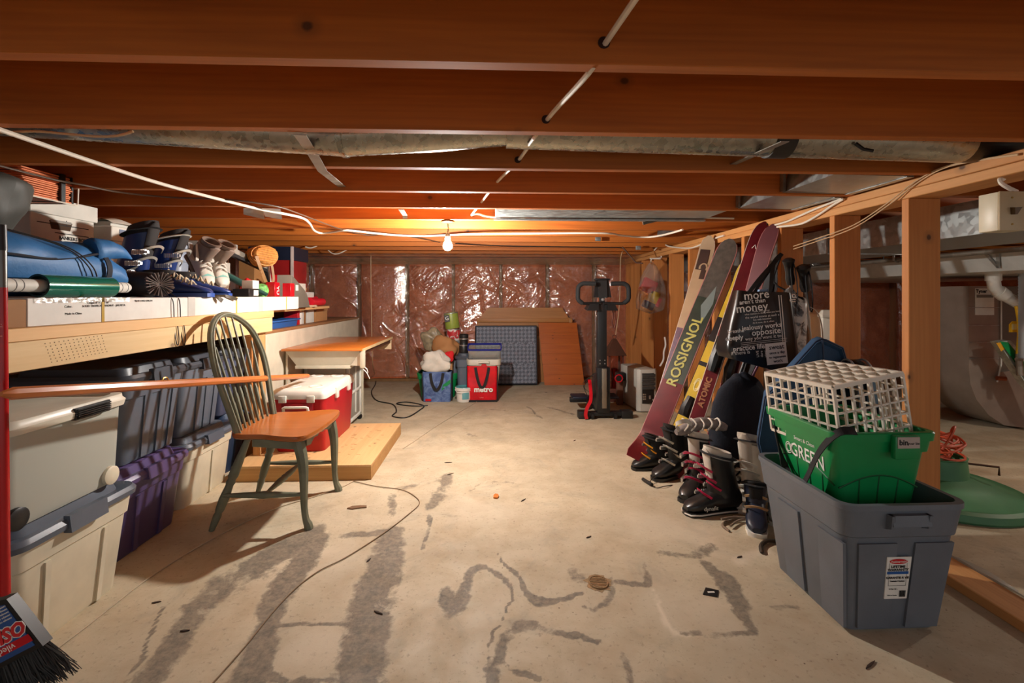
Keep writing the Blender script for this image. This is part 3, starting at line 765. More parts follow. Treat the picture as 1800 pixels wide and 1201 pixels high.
# dark rolled tent with a gathered end
T = thing('tent_bag', 'dark brown tent roll with a pleated drawstring end', 'tent bag', (-1.75, 2.29, CT))
RB = pm('dark_brown_nylon', (46, 38, 34), .6); cz2 = CT + .06
part('roll', MB().tube([(-1.99, 2.30, cz2), (-1.96, 2.30, cz2), (-1.60, 2.285, cz2), (-1.565, 2.28, cz2)], [.03, .057, .0585, .045], 26), RB, T)
m = MB(); nrm_ = V((.74, -.67, 0)).normalized(); e0 = V((-1.548, 2.268, cz2)); dr = -nrm_; sx_ = V((.67, .74, 0)).normalized(); nf = 22
for i in range(nf):
    a = 2 * PI * i / nf + random.uniform(-.06, .06); da = .12
    def P_(r, an, d): return e0 + (sx_ * math.cos(an) + V((0, 0, 1)) * math.sin(an)) * r + dr * d
    L = .058 + random.uniform(-.004, .003)
    m.hexa([P_(.004, a - .5, .016), P_(.004, a + .5, .016), P_(L, a + da, .010), P_(L, a - da, .010), P_(.004, a - .2, -.004), P_(.004, a + .2, -.004), P_(L * .98, a + da * .35, -.012), P_(L * .98, a - da * .35, -.012)])
part('pleat', m, pm('taupe_nylon', (128, 112, 104), .5), T)['kind'] = 'stuff'
for k_, dy in enumerate((0, .045)):
    y = 2.235 + dy
    part('drawstring', MB().tube(smooth_path([(-1.54, 2.262, cz2 - .01), (-1.49, y, CT + .006), (-1.4655, y, CT - .02), (-1.463, y + .004, SZ - .03), (-1.451, y - .004, SZ - .1), (-1.4495, y + .008, SZ - .13 - .01 * k_), (-1.4495, y + .016, SZ - .10), (-1.4505, y + .008, SZ - .04)], 5), .0022, 6), C_black, T)
# ================================================================ boots
def boot(name, label, cat, M, shell, cuff, liner, buckle, sole, group=None, h=.30, lean=.16, style='alpine', scale=1.0, lace=None, band=None):
    """toe points along +x of the boot's own frame, heel at x=-.13"""
    T = thing(name, label, cat, M=M @ Matrix.Scale(scale, 4), group=group)
    def sec(x, hw, zt, zb=.018, pw=2.6, n=18):
        zc, hz = (zt + zb) / 2, (zt - zb) / 2; out = []
        for i in range(n):
            a = 2 * PI * i / n; c_, s_ = math.cos(a), math.sin(a)
            out.append((x, hw * math.copysign(abs(c_) ** (2 / pw), c_), zc + hz * math.copysign(abs(s_) ** (2 / pw), s_)))
        return out
    hi = .135 if style != 'shoe' else .10
    L = [(-.135, .022, .07), (-.128, .036, hi * .8), (-.10, .043, hi + .01), (-.03, .045, hi + .02), (.03, .046, hi - .015), (.08, .049, hi * .68), (.125, .049, hi * .55), (.155, .041, hi * .46), (.172, .022, hi * .34)]
    part('shell', MB().loft([sec(*q) for q in L]), shell, T)
    so = [(-.14, -.02), (-.13, -.036), (-.05, -.034), (.03, -.04), (.11, -.05), (.165, -.042), (.18, -.018)]
    poly = so + [(x, -y) for x, y in reversed(so)]
    part('sole', MB().prism(poly, 0, .02), sole, T)
    if style == 'shoe':
        part('collar', MB().loft([[(-.045 + dx + .07 * s_ * math.cos(2 * PI * i / 16), .042 * s_ * math.sin(2 * PI * i / 16), z) for i in range(16)] for s_, z, dx in ((1, .07, 0), (1, .115, -.01), (.96, .135, -.015), (.8, .137, -.015), (.7, .1, -.01))]), liner, T)
    else:
        def cr(t, a_, b_, dx=0): return [(-.045 + lean * t * .75 + dx + a_ * math.cos(2 * PI * i / 20), b_ * math.sin(2 * PI * i / 20), .085 + (h - .085) * t + .02 * math.cos(2 * PI * i / 20) * t) for i in range(20)]
        part('cuff', MB().loft([cr(0, .088, .047), cr(.15, .086, .052), cr(.5, .077, .053), (cr(.86, .076, .054)), cr(.87, .066, .046), cr(.6, .06, .04)]), cuff, T)
        part('liner', MB().loft([cr(.5, .06, .042), cr(.9, .068, .049), cr(1.0, .074, .054), cr(1.07, .072, .052), cr(1.05, .058, .04), cr(.75, .05, .034)]), liner, T)
        tg = [(.015 + lean * .75 * t, 0, .085 + (h - .085) * t) for t in (.45, .75, 1.0, 1.2)]
        part('tongue', MB().tube([(x + .006, y, z - .02 * (i == 3)) for i, (x, y, z) in enumerate(tg)], [.03, .032, .034, .012], 12, flat=.35, up=(1, 0, 0)), liner, T)
    if style == 'alpine':
        for k_, (x, z, w_, t_) in enumerate(((.085, .105, .05, 0), (.035, .142, .05, 0), (.055 + lean * .2, .185, .056, 1), (.062 + lean * .5, .24, .056, 1))):
            if z > h - .02: continue
            m = MB(); pts = [(x - .03, -w_ - .002, z - .012), (x, -w_ * .62, z + .006), (x + .012, 0, z + .014), (x, w_ * .62, z + .006), (x - .03, w_ + .002, z - .012)]
            b_ = part('buckle', m.strap(smooth_path(pts, 3), (.5, 0, .86), .013, .004), buckle, T)
            m = MB()
            for j in range(7): m.box(x - .075 + j * .011, x - .070 + j * .011, -w_ - .012, -w_ - .001, z - .030, z - .008)
            m.box(x - .08, x + .005, -w_ - .007, -w_ + .004, z - .026, z - .012)
            part('ratchet', m, M_steel, b_)
        part('power_strap', MB().tube([(-.045 + lean * .75 * .92 + .084 * math.cos(a), .061 * math.sin(a), .085 + (h - .085) * .93 + .02 * math.cos(a)) for a in [2 * PI * i / 24 for i in range(24)]], .014, 4, closed=True, flat=.35), band or P_blackcl, T)
    if style in ('shoe', 'laced'):
        m = MB()
        for j in range(5):
            x = .075 - j * .026; z = hi * .72 + j * .0135 if style == 'shoe' else .098 + j * .016
            m.tube(smooth_path([(x, -.034, z - .012), (x + .006, 0, z + .012), (x + .016, .034, z - .012)], 3), .004, 5)
            m.tube(smooth_path([(x, .034, z - .012), (x + .006, 0, z + .014), (x + .016, -.034, z - .012)], 3), .004, 5)
        part('laces', m, lace or M_white, T)
    return T
def place(p, yaw, pitch=0.0, roll=0.0):
    return Matrix.Translation(p) @ Matrix.Rotation(yaw, 4, 'Z') @ Matrix.Rotation(pitch, 4, 'Y') @ Matrix.Rotation(roll, 4, 'X')
BL = pm('blue_shell', (30, 54, 112), .3); BLL = pm('light_blue_shell', (50, 84, 160), .3); DK = pm('dark_foam', (40, 34, 32), .8)
SIL = pm('silver_buckle', (190, 186, 176), .3, .5)
G2 = 'blue ski boots on the shelf'
boot('ski_boot', 'navy alpine ski boot with black liner nearest the file boxes', 'ski boot', place((-1.79, 2.46, CT), -.15), BLL, BL, DK, SIL, BL, G2, .345, .10)
boot('ski_boot', 'navy alpine ski boot behind the pleated bag, with white striped strap', 'ski boot', place((-1.80, 2.66, CT), -.05), BLL, BL, DK, SIL, BL, G2, .335, .14, band=pm('white_strap', (206, 200, 186), .5))
YL = pm('yellow_green_lace', (186, 184, 60), .6); CL = pm('cream_lace', (206, 190, 160), .6)
G3 = 'blue shoes on the carton edge'
boot('shoe', 'navy shoe with cream laces beside the pleated bag', 'shoe', place((-1.62, 2.475, CT), .22), BL, BL, DK, SIL, BLL, G3, style='shoe', lace=CL)
boot('shoe', 'navy shoe with untied cream laces in front of the grey boots', 'shoe', place((-1.63, 2.655, CT), .45), BL, BL, DK, SIL, BLL, G3, style='shoe', lace=CL)
boot('shoe', 'dark shoe with yellow green laces behind the two navy shoes', 'shoe', place((-1.80, 2.56, CT), .3), P_blackcl, P_blackcl, DK, SIL, P_black, style='shoe', lace=YL, scale=.95)
TP = pm('taupe_shell', (122, 104, 92), .5); PG = pm('pale_grey_shell', (196, 188, 176), .5); TQ = pm('teal_trim', (120, 178, 170), .4)
for nm, y, x in (('grey and taupe boot tipped on its toe, nearer the navy shoes', 2.86, -1.68), ('grey and taupe boot tipped on its toe, nearer the white shoe box', 2.995, -1.67)):
    b_ = boot('winter_boot', nm, 'boot', place((x - .06, y + .0, CT + .155), -.55, .80), PG, TP, TP, TQ, TP, 'grey boots on the shelf', .25, .05, style='laced', lace=PG, scale=.88)
    part('trim_stripe', MB().loft([[(x_, 1.04 * hw * math.cos(2 * PI * i / 20), .018 + (zt) * (.5 + .5 * math.sin(2 * PI * i / 20))) for i in range(20)] for x_, hw, zt in ((.11, .0505, .062), (.128, .0505, .058))], False, False), TQ, b_)
    part('side_panel', MB().tube(smooth_path([(-.10, -.05, .14), (-.02, -.056, .10), (.03, -.052, .12), (-.04, -.056, .2)], 4), .012, 6, flat=.4), PG, b_)
m = MB(); m.strap(smooth_path([(-1.6, 2.52, CT + .003), (-1.52, 2.55, CT + .004), (-1.462, 2.57, CT - .002), (-1.448, 2.60, CT - .022)], 4), (.3, .9, 0), .022, .003)
m.strap(smooth_path([(-1.55, 2.62, CT + .006), (-1.47, 2.67, CT + .004), (-1.455, 2.76, CT - .014)], 4), (.3, .9, .3), .018, .003)
solo('loose_strap', m, pm('olive_strap', (72, 62, 46), .6), 'short olive strap hanging over the carton edge under the navy shoes', 'strap')
# things further along the shelf
tote('storage_bin', 'pale blue grey bin standing on the shelf behind the boots', 'bin', -2.45, -1.96, 3.05, 3.18 + .0, SZ + .001, .42, pm('pale_blue_plastic', (140, 150, 166), .4), pm('pale_blue_lid', (152, 162, 176), .4), .92, None, (), '+x', P_grey)
DW = -1.50
ledge = thing('ledge_wall', 'cream half wall with a brown wooden cap behind the orange table', 'half wall', (-1.9, 4.3, 0))
part('panel', MB().box(-1.63, -1.605, 3.42, 5.75, 0, .845, .002, seg=1), pm('cream_board', (214, 204, 182), .6), ledge)
part('cap', MB().box(-2.3, -1.6, 3.36, 5.76, .846, .868, .002, seg=1), pm('brown_cap', (150, 106, 68), .6), ledge)
part('end_board', MB().box(-2.28, -1.64, 3.40, 3.44, 0, .845, .002, seg=1), W_dark, ledge)
part('stud', MB().box(-1.60 - .09, -1.64, 3.30, 3.39, 0, .845, .002, seg=1), W_stud, ledge)
LZ = .8685
# support table for the shelf end goods
rest = thing('rear_shelf', 'plywood shelf end on a post beyond the pine shelf', 'shelf', (-2.1, 3.9, LZ))
part('board', MB().box(-2.6, -1.60, 3.225, 4.72, SZ - .022, SZ), W_ply, rest)
part('leg', MB().box(-2.58, -2.53, 4.62, 4.69, 0, SZ - .022), W_stud, rest)
part('leg', MB().box(-2.2, -2.15, 4.54, 4.60, LZ, SZ - .022), W_stud, rest)
part('leg', MB().box(-2.58, -2.53, 3.26, 3.33, 0, SZ - .022), W_stud, rest)
RZ = SZ + .0006
T = thing('shoe_box', 'dark shoe box with grey lid and white barcode label', 'box', (-2.2, 3.5, RZ))
part('box', MB().box(-2.42, -1.96, 3.45, 3.70, RZ, RZ + .465, .003, seg=1), pm('dark_brown_box', (62, 42, 36), .7), T)
part('lid', MB().box(-2.43, -1.95, 3.44, 3.71, RZ + .44, RZ + .49, .003, seg=1), pm('grey_box_lid', (176, 172, 164), .6), T)
part('label', MB().box(-1.9602, -1.9588, 3.47, 3.6, RZ + .33, RZ + .405), M_white, T)
mm = MB()
for i in range(8): mm.box(-1.9590, -1.9582, 3.55 + i * .005, 3.5525 + i * .005, RZ + .345, RZ + .375)
part('barcode', mm, M_ink, T)
T = thing('level_bar', 'grey metal bar lying across to the woven pouch', 'metal bar', (-1.8, 3.4, CT))
part('bar', MB().strap([(-1.83, 3.2, 1.475), (-1.70, 3.62, 1.335)], (0, 0, 1), .035, .03), G_dull, T)
part('edge', MB().strap([(-1.828, 3.2, 1.445), (-1.698, 3.62, 1.307)], (0, 0, 1), .022, .034), P_black, T)
part('upright', MB().strap([(-1.702, 3.62, 1.345), (-1.688, 3.66, CT + .0)], (1, 0, 0), .03, .02), P_black, T)
part('upright_face', MB().strap([(-1.686, 3.635, 1.345), (-1.672, 3.675, CT + .0)], (1, 0, 0), .004, .022), PG, T)
part('rear_prop', MB().box(-1.9, -1.86, 3.22, 3.25, RZ, 1.45), G_dull, T)
# woven pouch with straps
T = thing('woven_pouch', 'tan woven basket pouch hanging with leather straps', 'pouch', (-1.66, 3.5, 1.36))
WK = pm('wicker', (196, 132, 62), .6, var=.3, sc=60, bump=.6, bsc=90); LE = pm('tan_leather', (150, 112, 70), .6)
M_ = frame((-1.66, 3.50, 1.41), (.55, .8, -.1), (0, .2, 1), (.85, -.5, .1))
def oval(z, s): return [(s * (.095 * math.cos(a) + .0), s * .07 * math.sin(a) * (1 + .1 * math.cos(a)), z) for a in [2 * PI * i / 24 for i in range(24)]]
part('body', MB().loft([oval(-.06, .7), oval(-.05, .92), oval(0, 1), oval(.035, .97), oval(.05, .86), oval(.055, .6)], M=M_), WK, T)
for z in (-.045, -.025, -.005, .015): part('woven_band', MB().tube([M_ @ V(q) for q in oval(z, 1.0)], .008, 5, closed=True), WK, T)
m = MB()
for i in range(7):
    yy = -.05 + i * .0165; hw = .08 * math.sqrt(max(.05, 1 - (yy / .066) ** 2))
    m.tube([M_ @ V(q) for q in smooth_path([(-hw, yy, .046), (-hw * .4, yy, .06), (hw * .4, yy, .06), (hw, yy, .046)], 3)], .006, 5)
part('woven_rib', m, WK, T)['kind'] = 'stuff'
part('strap', MB().strap(smooth_path([(-1.66, 3.40, 1.40), (-1.645, 3.42, 1.33), (-1.64, 3.5, 1.22), (-1.645, 3.56, 1.17)], 5), (.6, .7, 0), .022, .003), LE, T)
part('strap', MB().strap(smooth_path([(-1.655, 3.62, 1.36), (-1.645, 3.63, 1.25), (-1.645, 3.59, 1.19), (-1.648, 3.56, 1.17)], 5), (.6, .7, 0), .018, .003), LE, T)
part('ring', MB().tube([(-1.64, 3.44 + .016 * math.cos(a), 1.29 + .016 * math.sin(a)) for a in [2 * PI * i / 14 for i in range(14)]], .003, 5, closed=True), LE, T)
# small things on the carton end
def crate(name, label, cat, x0, x1, y0, y1, z0, z1, mat, b=.002): return solo(name, MB().box(x0, x1, y0, y1, z0, z1, b, seg=1), mat, label, cat)
T = thing('small_box', 'little white box with a black base beside the grey boots', 'box', (-1.56, 3.12, CT))
part('box', MB().box(-1.60, -1.53, 3.09, 3.17, CT + .052, CT + .105, .002, seg=1), M_white, T); part('base', MB().box(-1.63, -1.53, 3.04, 3.165, CT, CT + .05, .002, seg=1), P_black, T)
part('label', MB().box(-1.5302, -1.529, 3.10, 3.16, CT + .008, CT + .042), M_white, T)
m = MB(); m.tube([V((-1.74, 3.10, CT + .16)), V((-1.70, 3.25, CT + .10)), V((-1.60, 3.42, CT + .015))], [.03, .034, .02], 10, flat=.6)
solo('umbrella', m, pm('dark_green_cloth', (22, 66, 58), .7), 'folded dark green umbrella sloping down onto the carton', 'umbrella')
m = MB(); m.grid(lambda u, v: (-1.80 + .15 * u, 3.35 + .16 * v, CT + .002 + .13 * math.sin(PI * u) * math.sin(PI * v) ** .6 + .01 * math.sin(u * 11 + v * 9)), 14, 12)
solo('knitted_hat', m, pm('red_wool', (196, 24, 26), .85, bump=.5), 'crumpled red knitted hat behind the leather strap', 'hat', ang=180)
m = MB(); m.lathe([(.002, 0), (.04, .004), (.055, .04), (.045, .08), (.02, .092), (0, .094)], 14, Matrix.Translation((-1.66, 3.47, CT)) @ Matrix.Rotation(.2, 4, 'X'), True, False)
solo('patterned_ball', m, pm('green_white_pattern', (110, 176, 92), .6, var=.6, sc=40), 'green and white patterned cloth ball in front of the red hat', 'ball')
T = thing('game_box', 'small red box lettered YU leaning by the black metal strip', 'box', (-1.6, 3.5, CT))
part('box', MB().box(-1.64, -1.575, 3.495, 3.575, CT, CT + .105, .002, seg=1), P_red, T)
text('YU', .05, fx(-1.5735, 3.54, CT + .045) @ Matrix.Rotation(-PI / 2, 4, 'Z'), M_white, T, bold=.001)
crate('red_tin', 'plain red square tin between the red lettered box and the grey magazine file', 'tin', -1.56, -1.50, 3.585, 3.655, CT, CT + .10, P_red)
T = thing('magazine_file', 'grey slanted magazine file with a small white label', 'magazine file', (-1.6, 3.85, RZ))
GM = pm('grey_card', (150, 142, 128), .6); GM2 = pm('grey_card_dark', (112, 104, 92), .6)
poly = [(3.73, RZ), (4.09, RZ), (4.07, RZ + .05), (4.03, RZ + .11), (3.98, RZ + .145), (3.73, RZ + .26)]
M_x = Matrix(((0, 0, 1, 0), (1, 0, 0, 0), (0, 1, 0, 0), (0, 0, 0, 1)))
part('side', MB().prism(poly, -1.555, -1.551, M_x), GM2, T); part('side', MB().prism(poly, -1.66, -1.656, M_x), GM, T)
part('spine', MB().box(-1.66, -1.551, 3.725, 3.731, RZ, RZ + .26), GM, T); part('bottom', MB().box(-1.66, -1.551, 3.73, 4.09, RZ, RZ + .004), GM, T)
part('papers', MB().box(-1.64, -1.57, 3.74, 4.05, RZ + .005, RZ + .20), PG, T)
part('label', MB().box(-1.5512, -1.5498, 3.80, 3.85, RZ + .14, RZ + .185), M_white, T)
crate('card_sheet', 'upright cream card standing behind the grey magazine file', 'card', -1.68, -1.67, 4.05, 4.24, RZ, RZ + .17, pm('cream_card', (214, 208, 194), .7))
m = MB(); m.grid(lambda u, v: (-1.50 - .2 * v, 3.78 + .3 * u, RZ + .0305 - .02 + .006 * math.sin(u * 9 + v * 4)), 8, 6); 
m = MB().box(-1.66, -1.57, 4.26, 4.315, RZ, RZ + .008); m.box(-1.64, -1.575, 4.265, 4.31, RZ + .008, RZ + .016)
solo('paper_pile', m, pm('old_paper', (206, 180, 150), .8), 'thin pile of old papers at the far end of the shelf', 'papers')
m = MB().add([(-1.49, 3.68, CT + .003), (-1.469, 3.68, CT + .003), (-1.469, 3.88, CT + .006), (-1.469, 3.78, CT - .055), (-1.49, 3.88, CT + .006)], [(0, 1, 2, 4), (1, 3, 2)])
# tall red file boxes
T = thing('storage_box', 'tall red box with a dark blue lid and brown tape, beyond the magazine file', 'box', (-1.95, 4.5, RZ))
x1 = -1.775; ya, yb = 4.27, 4.60; RC = pm('red_card', (146, 22, 22), .5); RC2 = pm('bright_red_card', (170, 10, 18), .5)
part('box', MB().box(x1 - .36, x1, ya, yb, RZ + .175, RZ + .415, .002, seg=1), RC, T)
part('box', MB().box(x1 - .36, x1, ya, yb, RZ + .0, RZ + .15, .002, seg=1), RC2, T)
part('tape', MB().box(x1 - .361, x1 + .001, ya - .001, yb + .001, RZ + .15, RZ + .175), pm('brown_tape', (206, 150, 96), .5), T)
part('lid', MB().box(x1 - .375, x1 + .012, ya - .012, yb + .012, RZ + .415, RZ + .535, .003, seg=1), pm('navy_card', (22, 30, 48), .4), T)
part('corner_trim', MB().box(x1 - .006, x1 + .014, ya - .0135, ya + .004, RZ + .2, RZ + .535), pm('worn_card', (196, 176, 168), .7), T)
T = thing('red_roll', 'bright pink red plastic folder roll below the tall red box', 'roll', (-1.66, 4.5, RZ))
part('roll', MB().tube([(-1.72, 4.32, RZ + .052), (-1.72, 4.66, RZ + .052)], .045, 14), pm('pink_red', (214, 24, 44), .4), T)
part('roll', MB().tube([(-1.64, 4.34, RZ + .04), (-1.64, 4.64, RZ + .04)], .035, 14), pm('pink_red', (1, 1, 1)), T)
crate('red_booklet', 'red booklet with white tag standing behind the magazine file', 'book', -1.80, -1.77, 3.9, 4.12, RZ, RZ + .27, P_red)
crate('cardboard_box', 'plain brown cardboard box behind the woven pouch strap', 'box', -1.98, -1.86, 3.78, 3.95, RZ, RZ + .38, pm('brown_card', (1, 1, 1)))
crate('cardboard_box', 'grey white cardboard box under the metal bar on the shelf', 'box', -1.95, -1.85, 3.30, 3.42, RZ, RZ + .33, pm('grey_white_card', (180, 172, 160), .7))
# on the half wall
T = thing('plastic_tray', 'blue plastic lid lying on the half wall cap', 'lid', (-1.75, 3.9, LZ))
BLID = pm('blue_lid', (44, 92, 158), .4); R = lambda s, z, e=0: [(x, y, z) for x, y in rr(.30 * s + e, .52 * s + e, .04, 3, -1.79, 3.86)]
part('tray', MB().loft([R(.92, LZ), R(.95, LZ + .045), R(1, LZ + .05, .02), R(1, LZ + .062, .02), R(.95, LZ + .062), R(.9, LZ + .054)]), BLID, T)
bk = [(206, 198, 186), (150, 40, 36), (196, 190, 180), (90, 92, 98), (212, 206, 194), (176, 168, 150)]
for i, c_ in enumerate(bk):
    T = thing('book', 'hardback book in the small pile on the half wall, ' + ('lowest', 'second from the bottom', 'third from the bottom', 'third from the top', 'second from the top', 'topmost')[i], 'book', (-1.8, 3.4, LZ + i * .0225), group='books piled on the half wall')
    z = LZ + i * .0225; o_ = .012 * math.sin(i * 2.1)
    part('cover', MB().box(-1.78 + o_, -1.645 + o_, 3.37, 3.57 + o_, z, z + .003).box(-1.78 + o_, -1.645 + o_, 3.37, 3.57 + o_, z + .019, z + .022).box(-1.78 + o_, -1.777 + o_, 3.37, 3.57 + o_, z, z + .022), pm('book%d' % i, c_, .6), T)
    part('pages', MB().box(-1.777 + o_, -1.649 + o_, 3.374, 3.566 + o_, z + .003, z + .019), pm('page_white', (1, 1, 1)), T)
for i, c_ in enumerate([(196, 24, 36), (226, 222, 214), (206, 200, 190), (140, 92, 48)]):
    solo('binder', MB().box(-1.80, -1.68, 4.165 + i * .045, 4.203 + i * .045, LZ + .0, LZ + .128, .002, seg=1), pm('binder%d' % i, c_, .5), ('red', 'white', 'grey white', 'brown')[i] + ' binder standing under the shelf end beyond the blue lid', 'binder')
m = MB().box(-2.1, -1.70, 4.62, 4.95, LZ, LZ + .105, .002, seg=1).hexa([(-1.70, 4.62, LZ + .1), (-1.695, 4.62, LZ + .1), (-1.695, 4.95, LZ + .1), (-1.70, 4.95, LZ + .1), (-1.69, 4.64, LZ + .128), (-1.685, 4.64, LZ + .128), (-1.685, 4.93, LZ + .128), (-1.69, 4.93, LZ + .128)])
solo('cardboard_box', m, pm('brown_card2', (192, 138, 88), .75), 'open brown cardboard box on the half wall beyond the binders', 'box')
m = MB().box(-1.72, -1.69, 4.40, 4.56, LZ, LZ + .285, .002, seg=1)
solo('white_carton', m, pm('white_card2', (214, 210, 200), .6), 'narrow white carton standing upright past the binders', 'box')
# ================================================================ broom and wooden shaft, front left
HT, HB = uy(2, 395, 1.36), uy(9, 1045, 1.36)
T = thing('broom', 'red handled broom with black bristles standing at the left edge', 'broom', (HB.x, HB.y, 0))
dv = (HT - HB)
part('handle', MB().cyl(HB, HB + dv * .83, .0115, n=20), pm('red_paint', (176, 16, 22), .25), T)
part('grip', MB().cyl(HB + dv * .83, HB + dv * .93, .0112, n=20), pm('pewter', (110, 106, 100), .3, .7), T)
part('end_cap', MB().cyl(HB + dv * .93, HT, .0125, .011, 20), P_black, T)
text('vileda', .026, Matrix.Translation(HB + dv * .715 + V((.001, -.0118, 0))) @ Matrix.Rotation(PI / 2, 4, 'X') @ Matrix.Rotation(-PI / 2, 4, 'Z'), pm('pale_print', (222, 150, 140), .5), T)
BM = frame(uy(6, 1118, 1.345), (math.cos(-.42), 0, math.sin(-.42)), (-math.sin(-.42), 0, math.cos(-.42)), (0, -1, 0))
hd = [(-.135, -.068), (.085, -.068), (.060, .078), (.02, .086), (-.09, .078)]
M_bm = frame(BM.translation, (math.cos(.47), 0, math.sin(.47)), (-math.sin(.47), 0, math.cos(.47)), (0, -1, 0))
part('head', MB().prism([(-.13, -.075), (.078, -.075), (.052, .085), (.0, .10), (-.09, .09)], -.03, .0, M_bm), P_black, T)
lab = part('label', MB().prism([(-.115, -.062), (.062, -.062), (.042, .074), (-.0, .085), (-.08, .075)], .0, .0015, M_bm), pm('label_blue', (44, 82, 140), .35), T)
part('red_band', MB().prism([(-.115, -.048), (.064, -.048), (.061, -.026), (-.112, -.026)], .0012, .0022, M_bm), P_red, lab)
R180 = Matrix.Rotation(PI, 4, 'Z')
lt = Matrix.Translation((0, 0, .0026))
text('OSKAR', .05, M_bm @ lt @ Matrix.Translation((-.012, .0, 0)) @ R180, pm('label_red', (206, 40, 44), .4), lab, shear=.25, bold=.0022)
text('OSKAR', .05, M_bm @ lt @ Matrix.Translation((-.012, .0, -.0006)) @ R180, M_white, lab, shear=.25, bold=.0045)
text('vileda', .026, M_bm @ lt @ Matrix.Translation((-.012, -.037, 0)) @ R180, M_white, lab)
for i in range(5): text('sweeps corners clean', .0085, M_bm @ lt @ Matrix.Translation((.008, .034 + i * .009, 0)) @ R180, M_white, lab)
m = MB(); r_ = random.Random(3)
for i in range(420):
    u = r_.uniform(-1, 1); vz = r_.uniform(-.026, -.004); a = u * .30 + r_.uniform(-.06, .06); L = .105 + r_.uniform(-.012, .012)
    b0 = V((u * .098 - .026, -.072, vz)); b1 = b0 + V((math.sin(a) * L * .5, -L * .5, r_.uniform(-.01, .01))); b2 = b1 + V((math.sin(a * 1.15) * L * .5, -L * .5, r_.uniform(-.014, .014)))
    m.tube([M_bm @ b0, M_bm @ b1, M_bm @ b2], [.0016, .0014, .0009], 3, caps=False)
part('bristles', m, pm('bristle_black', (34, 32, 28), .6, var=.5, sc=60), T)['kind'] = 'stuff'

P0, P1 = uy(1, 693, 1.24), uy(541, 661, 3.42)
T = thing('wooden_shaft', 'long octagonal varnished wooden shaft lying across the bins to the cooler', 'wooden shaft', (P0.x, P0.y, P0.z))
dd = (P1 - P0).normalized()
part('shaft', MB().tube([P0, P0 + dd * .03, P0 + dd * .6, P1 - dd * .25, P1], [.006, .0165, .0165, .0165, .015], 8), W_shaft, T)
part('metal_eyelet', MB().tube([P0 + dd * .62 + V((0, 0, .014)), P0 + dd * .63 + V((0, 0, .026)), P0 + dd * .65 + V((0, 0, .026)), P0 + dd * .66 + V((0, 0, .014))], .003, 6), pm('brass', (176, 140, 70), .3, .8), T)

# ================================================================ chair
PT = pm('sage_paint', (112, 114, 94), .5, var=.2, sc=14); WS = wood('chair_seat', (178, 104, 48), (152, 80, 30), 0, False, .25, grain=.12)
T = thing('windsor_chair', 'spindle back chair with orange wood seat and sage green legs', 'chair', (-1.1, 2.54, 0))
seat = [(-1.255, 2.335), (-1.285, 2.42), (-1.292, 2.53), (-1.285, 2.64), (-1.255, 2.725), (-1.20, 2.752), (-1.10, 2.757), (-1.0, 2.79), (-.92, 2.802), (-.88, 2.77), (-.862, 2.66), (-.858, 2.53), (-.862, 2.40), (-.88, 2.29), (-.92, 2.258), (-1.0, 2.27), (-1.10, 2.303), (-1.20, 2.308)]
sp_ = [(p.x, p.y) for p in smooth_path([(x, y, 0) for x, y in seat], 4, True)]
scx, scy = -1.07, 2.53
def inset(s): return [(scx + (x - scx) * s, scy + (y - scy) * s) for x, y in sp_]
part('seat', MB().loft([[(x, y, .428) for x, y in inset(.95)], [(x, y, .434) for x, y in inset(.99)], [(x, y, .447) for x, y in inset(1)], [(x, y, .456) for x, y in inset(.985)], [(x, y, .453) for x, y in inset(.8)], [(x, y, .446) for x, y in inset(.45)]]), WS, T)
hoopY = 2.53
def hp(s, h): return V((-1.225 - h * .265 - .02 * (1 - (s / .24) ** 2), hoopY + s, .45 + h))
hpts = smooth_path([hp(*q) for q in [(-.185, -.02), (-.205, .10), (-.232, .26), (-.228, .38), (-.185, .485), (-.10, .55), (0, .572), (.10, .55), (.185, .485), (.228, .38), (.232, .26), (.205, .10), (.185, -.02)]], 5)
part('hoop', MB().tube(hpts, .0145, 10, up=(1, 0, 0)), PT, T)
part('hoop_bead', MB().tube([p + V((.013, 0, .003)) for p in hpts], .006, 6, up=(1, 0, 0)), PT, T)
for i in range(7):
    f = (i - 3) / 3.0
    sb, stp = f * .135, f * .172
    ht = .565 * math.sqrt(max(0, 1 - (abs(stp) / .236) ** 2.6)) - .004
    a, b = hp(sb, -.01), hp(stp, ht)
    pts = [a + (b - a) * t for t in (0, .1, .25, .34, .37, .40, .7, 1)]
    part('spindle', MB().tube(pts, [.0055, .007, .0095, .0105, .0075, .0085, .007, .005], 8), PT, T)
for s in (-1, 1):
    y0_, yf = 2.53 + s * .165, 2.53 + s * .22
    pts = [V((-1.19, y0_, .43)), V((-1.335, yf + s * .005, 0.0))]
    q = [pts[0] + (pts[1] - pts[0]) * t for t in (0, .12, .30, .42, .46, .49, .52, .66, .78, .81, .84, 1)]
    part('leg', MB().tube(q, [.013, .016, .0205, .0225, .017, .0215, .017, .0225, .0195, .015, .019, .0125], 12), PT, T)
    yb = 2.53 + s * .205
    sec = [(.43, -.935, .024), (.40, -.925, .029), (.34, -.912, .027), (.27, -.905, .023), (.18, -.904, .019), (.10, -.902, .016), (.045, -.894, .0165), (.02, -.884, .021), (0, -.880, .022)]
    ks = smooth_path([V((x, yb + s * .015, z)) for z, x, r in sec], 3); rs = []
    for i in range(len(sec) - 1): rs += [sec[i][2] + (sec[i + 1][2] - sec[i][2]) * j / 3 for j in range(3)]
    part('leg', MB().tube(ks, rs + [sec[-1][2]], 8, up=(0, 1, 0)), PT, T)
    a, b = V((-1.285, yf - s * .002, .165)), V((-.90, yb + s * .015, .165))
    part('side_stretcher', MB().tube([a + (b - a) * t for t in (0, .15, .42, .5, .58, .85, 1)], [.008, .011, .0155, .018, .0155, .011, .008], 10), PT, T)
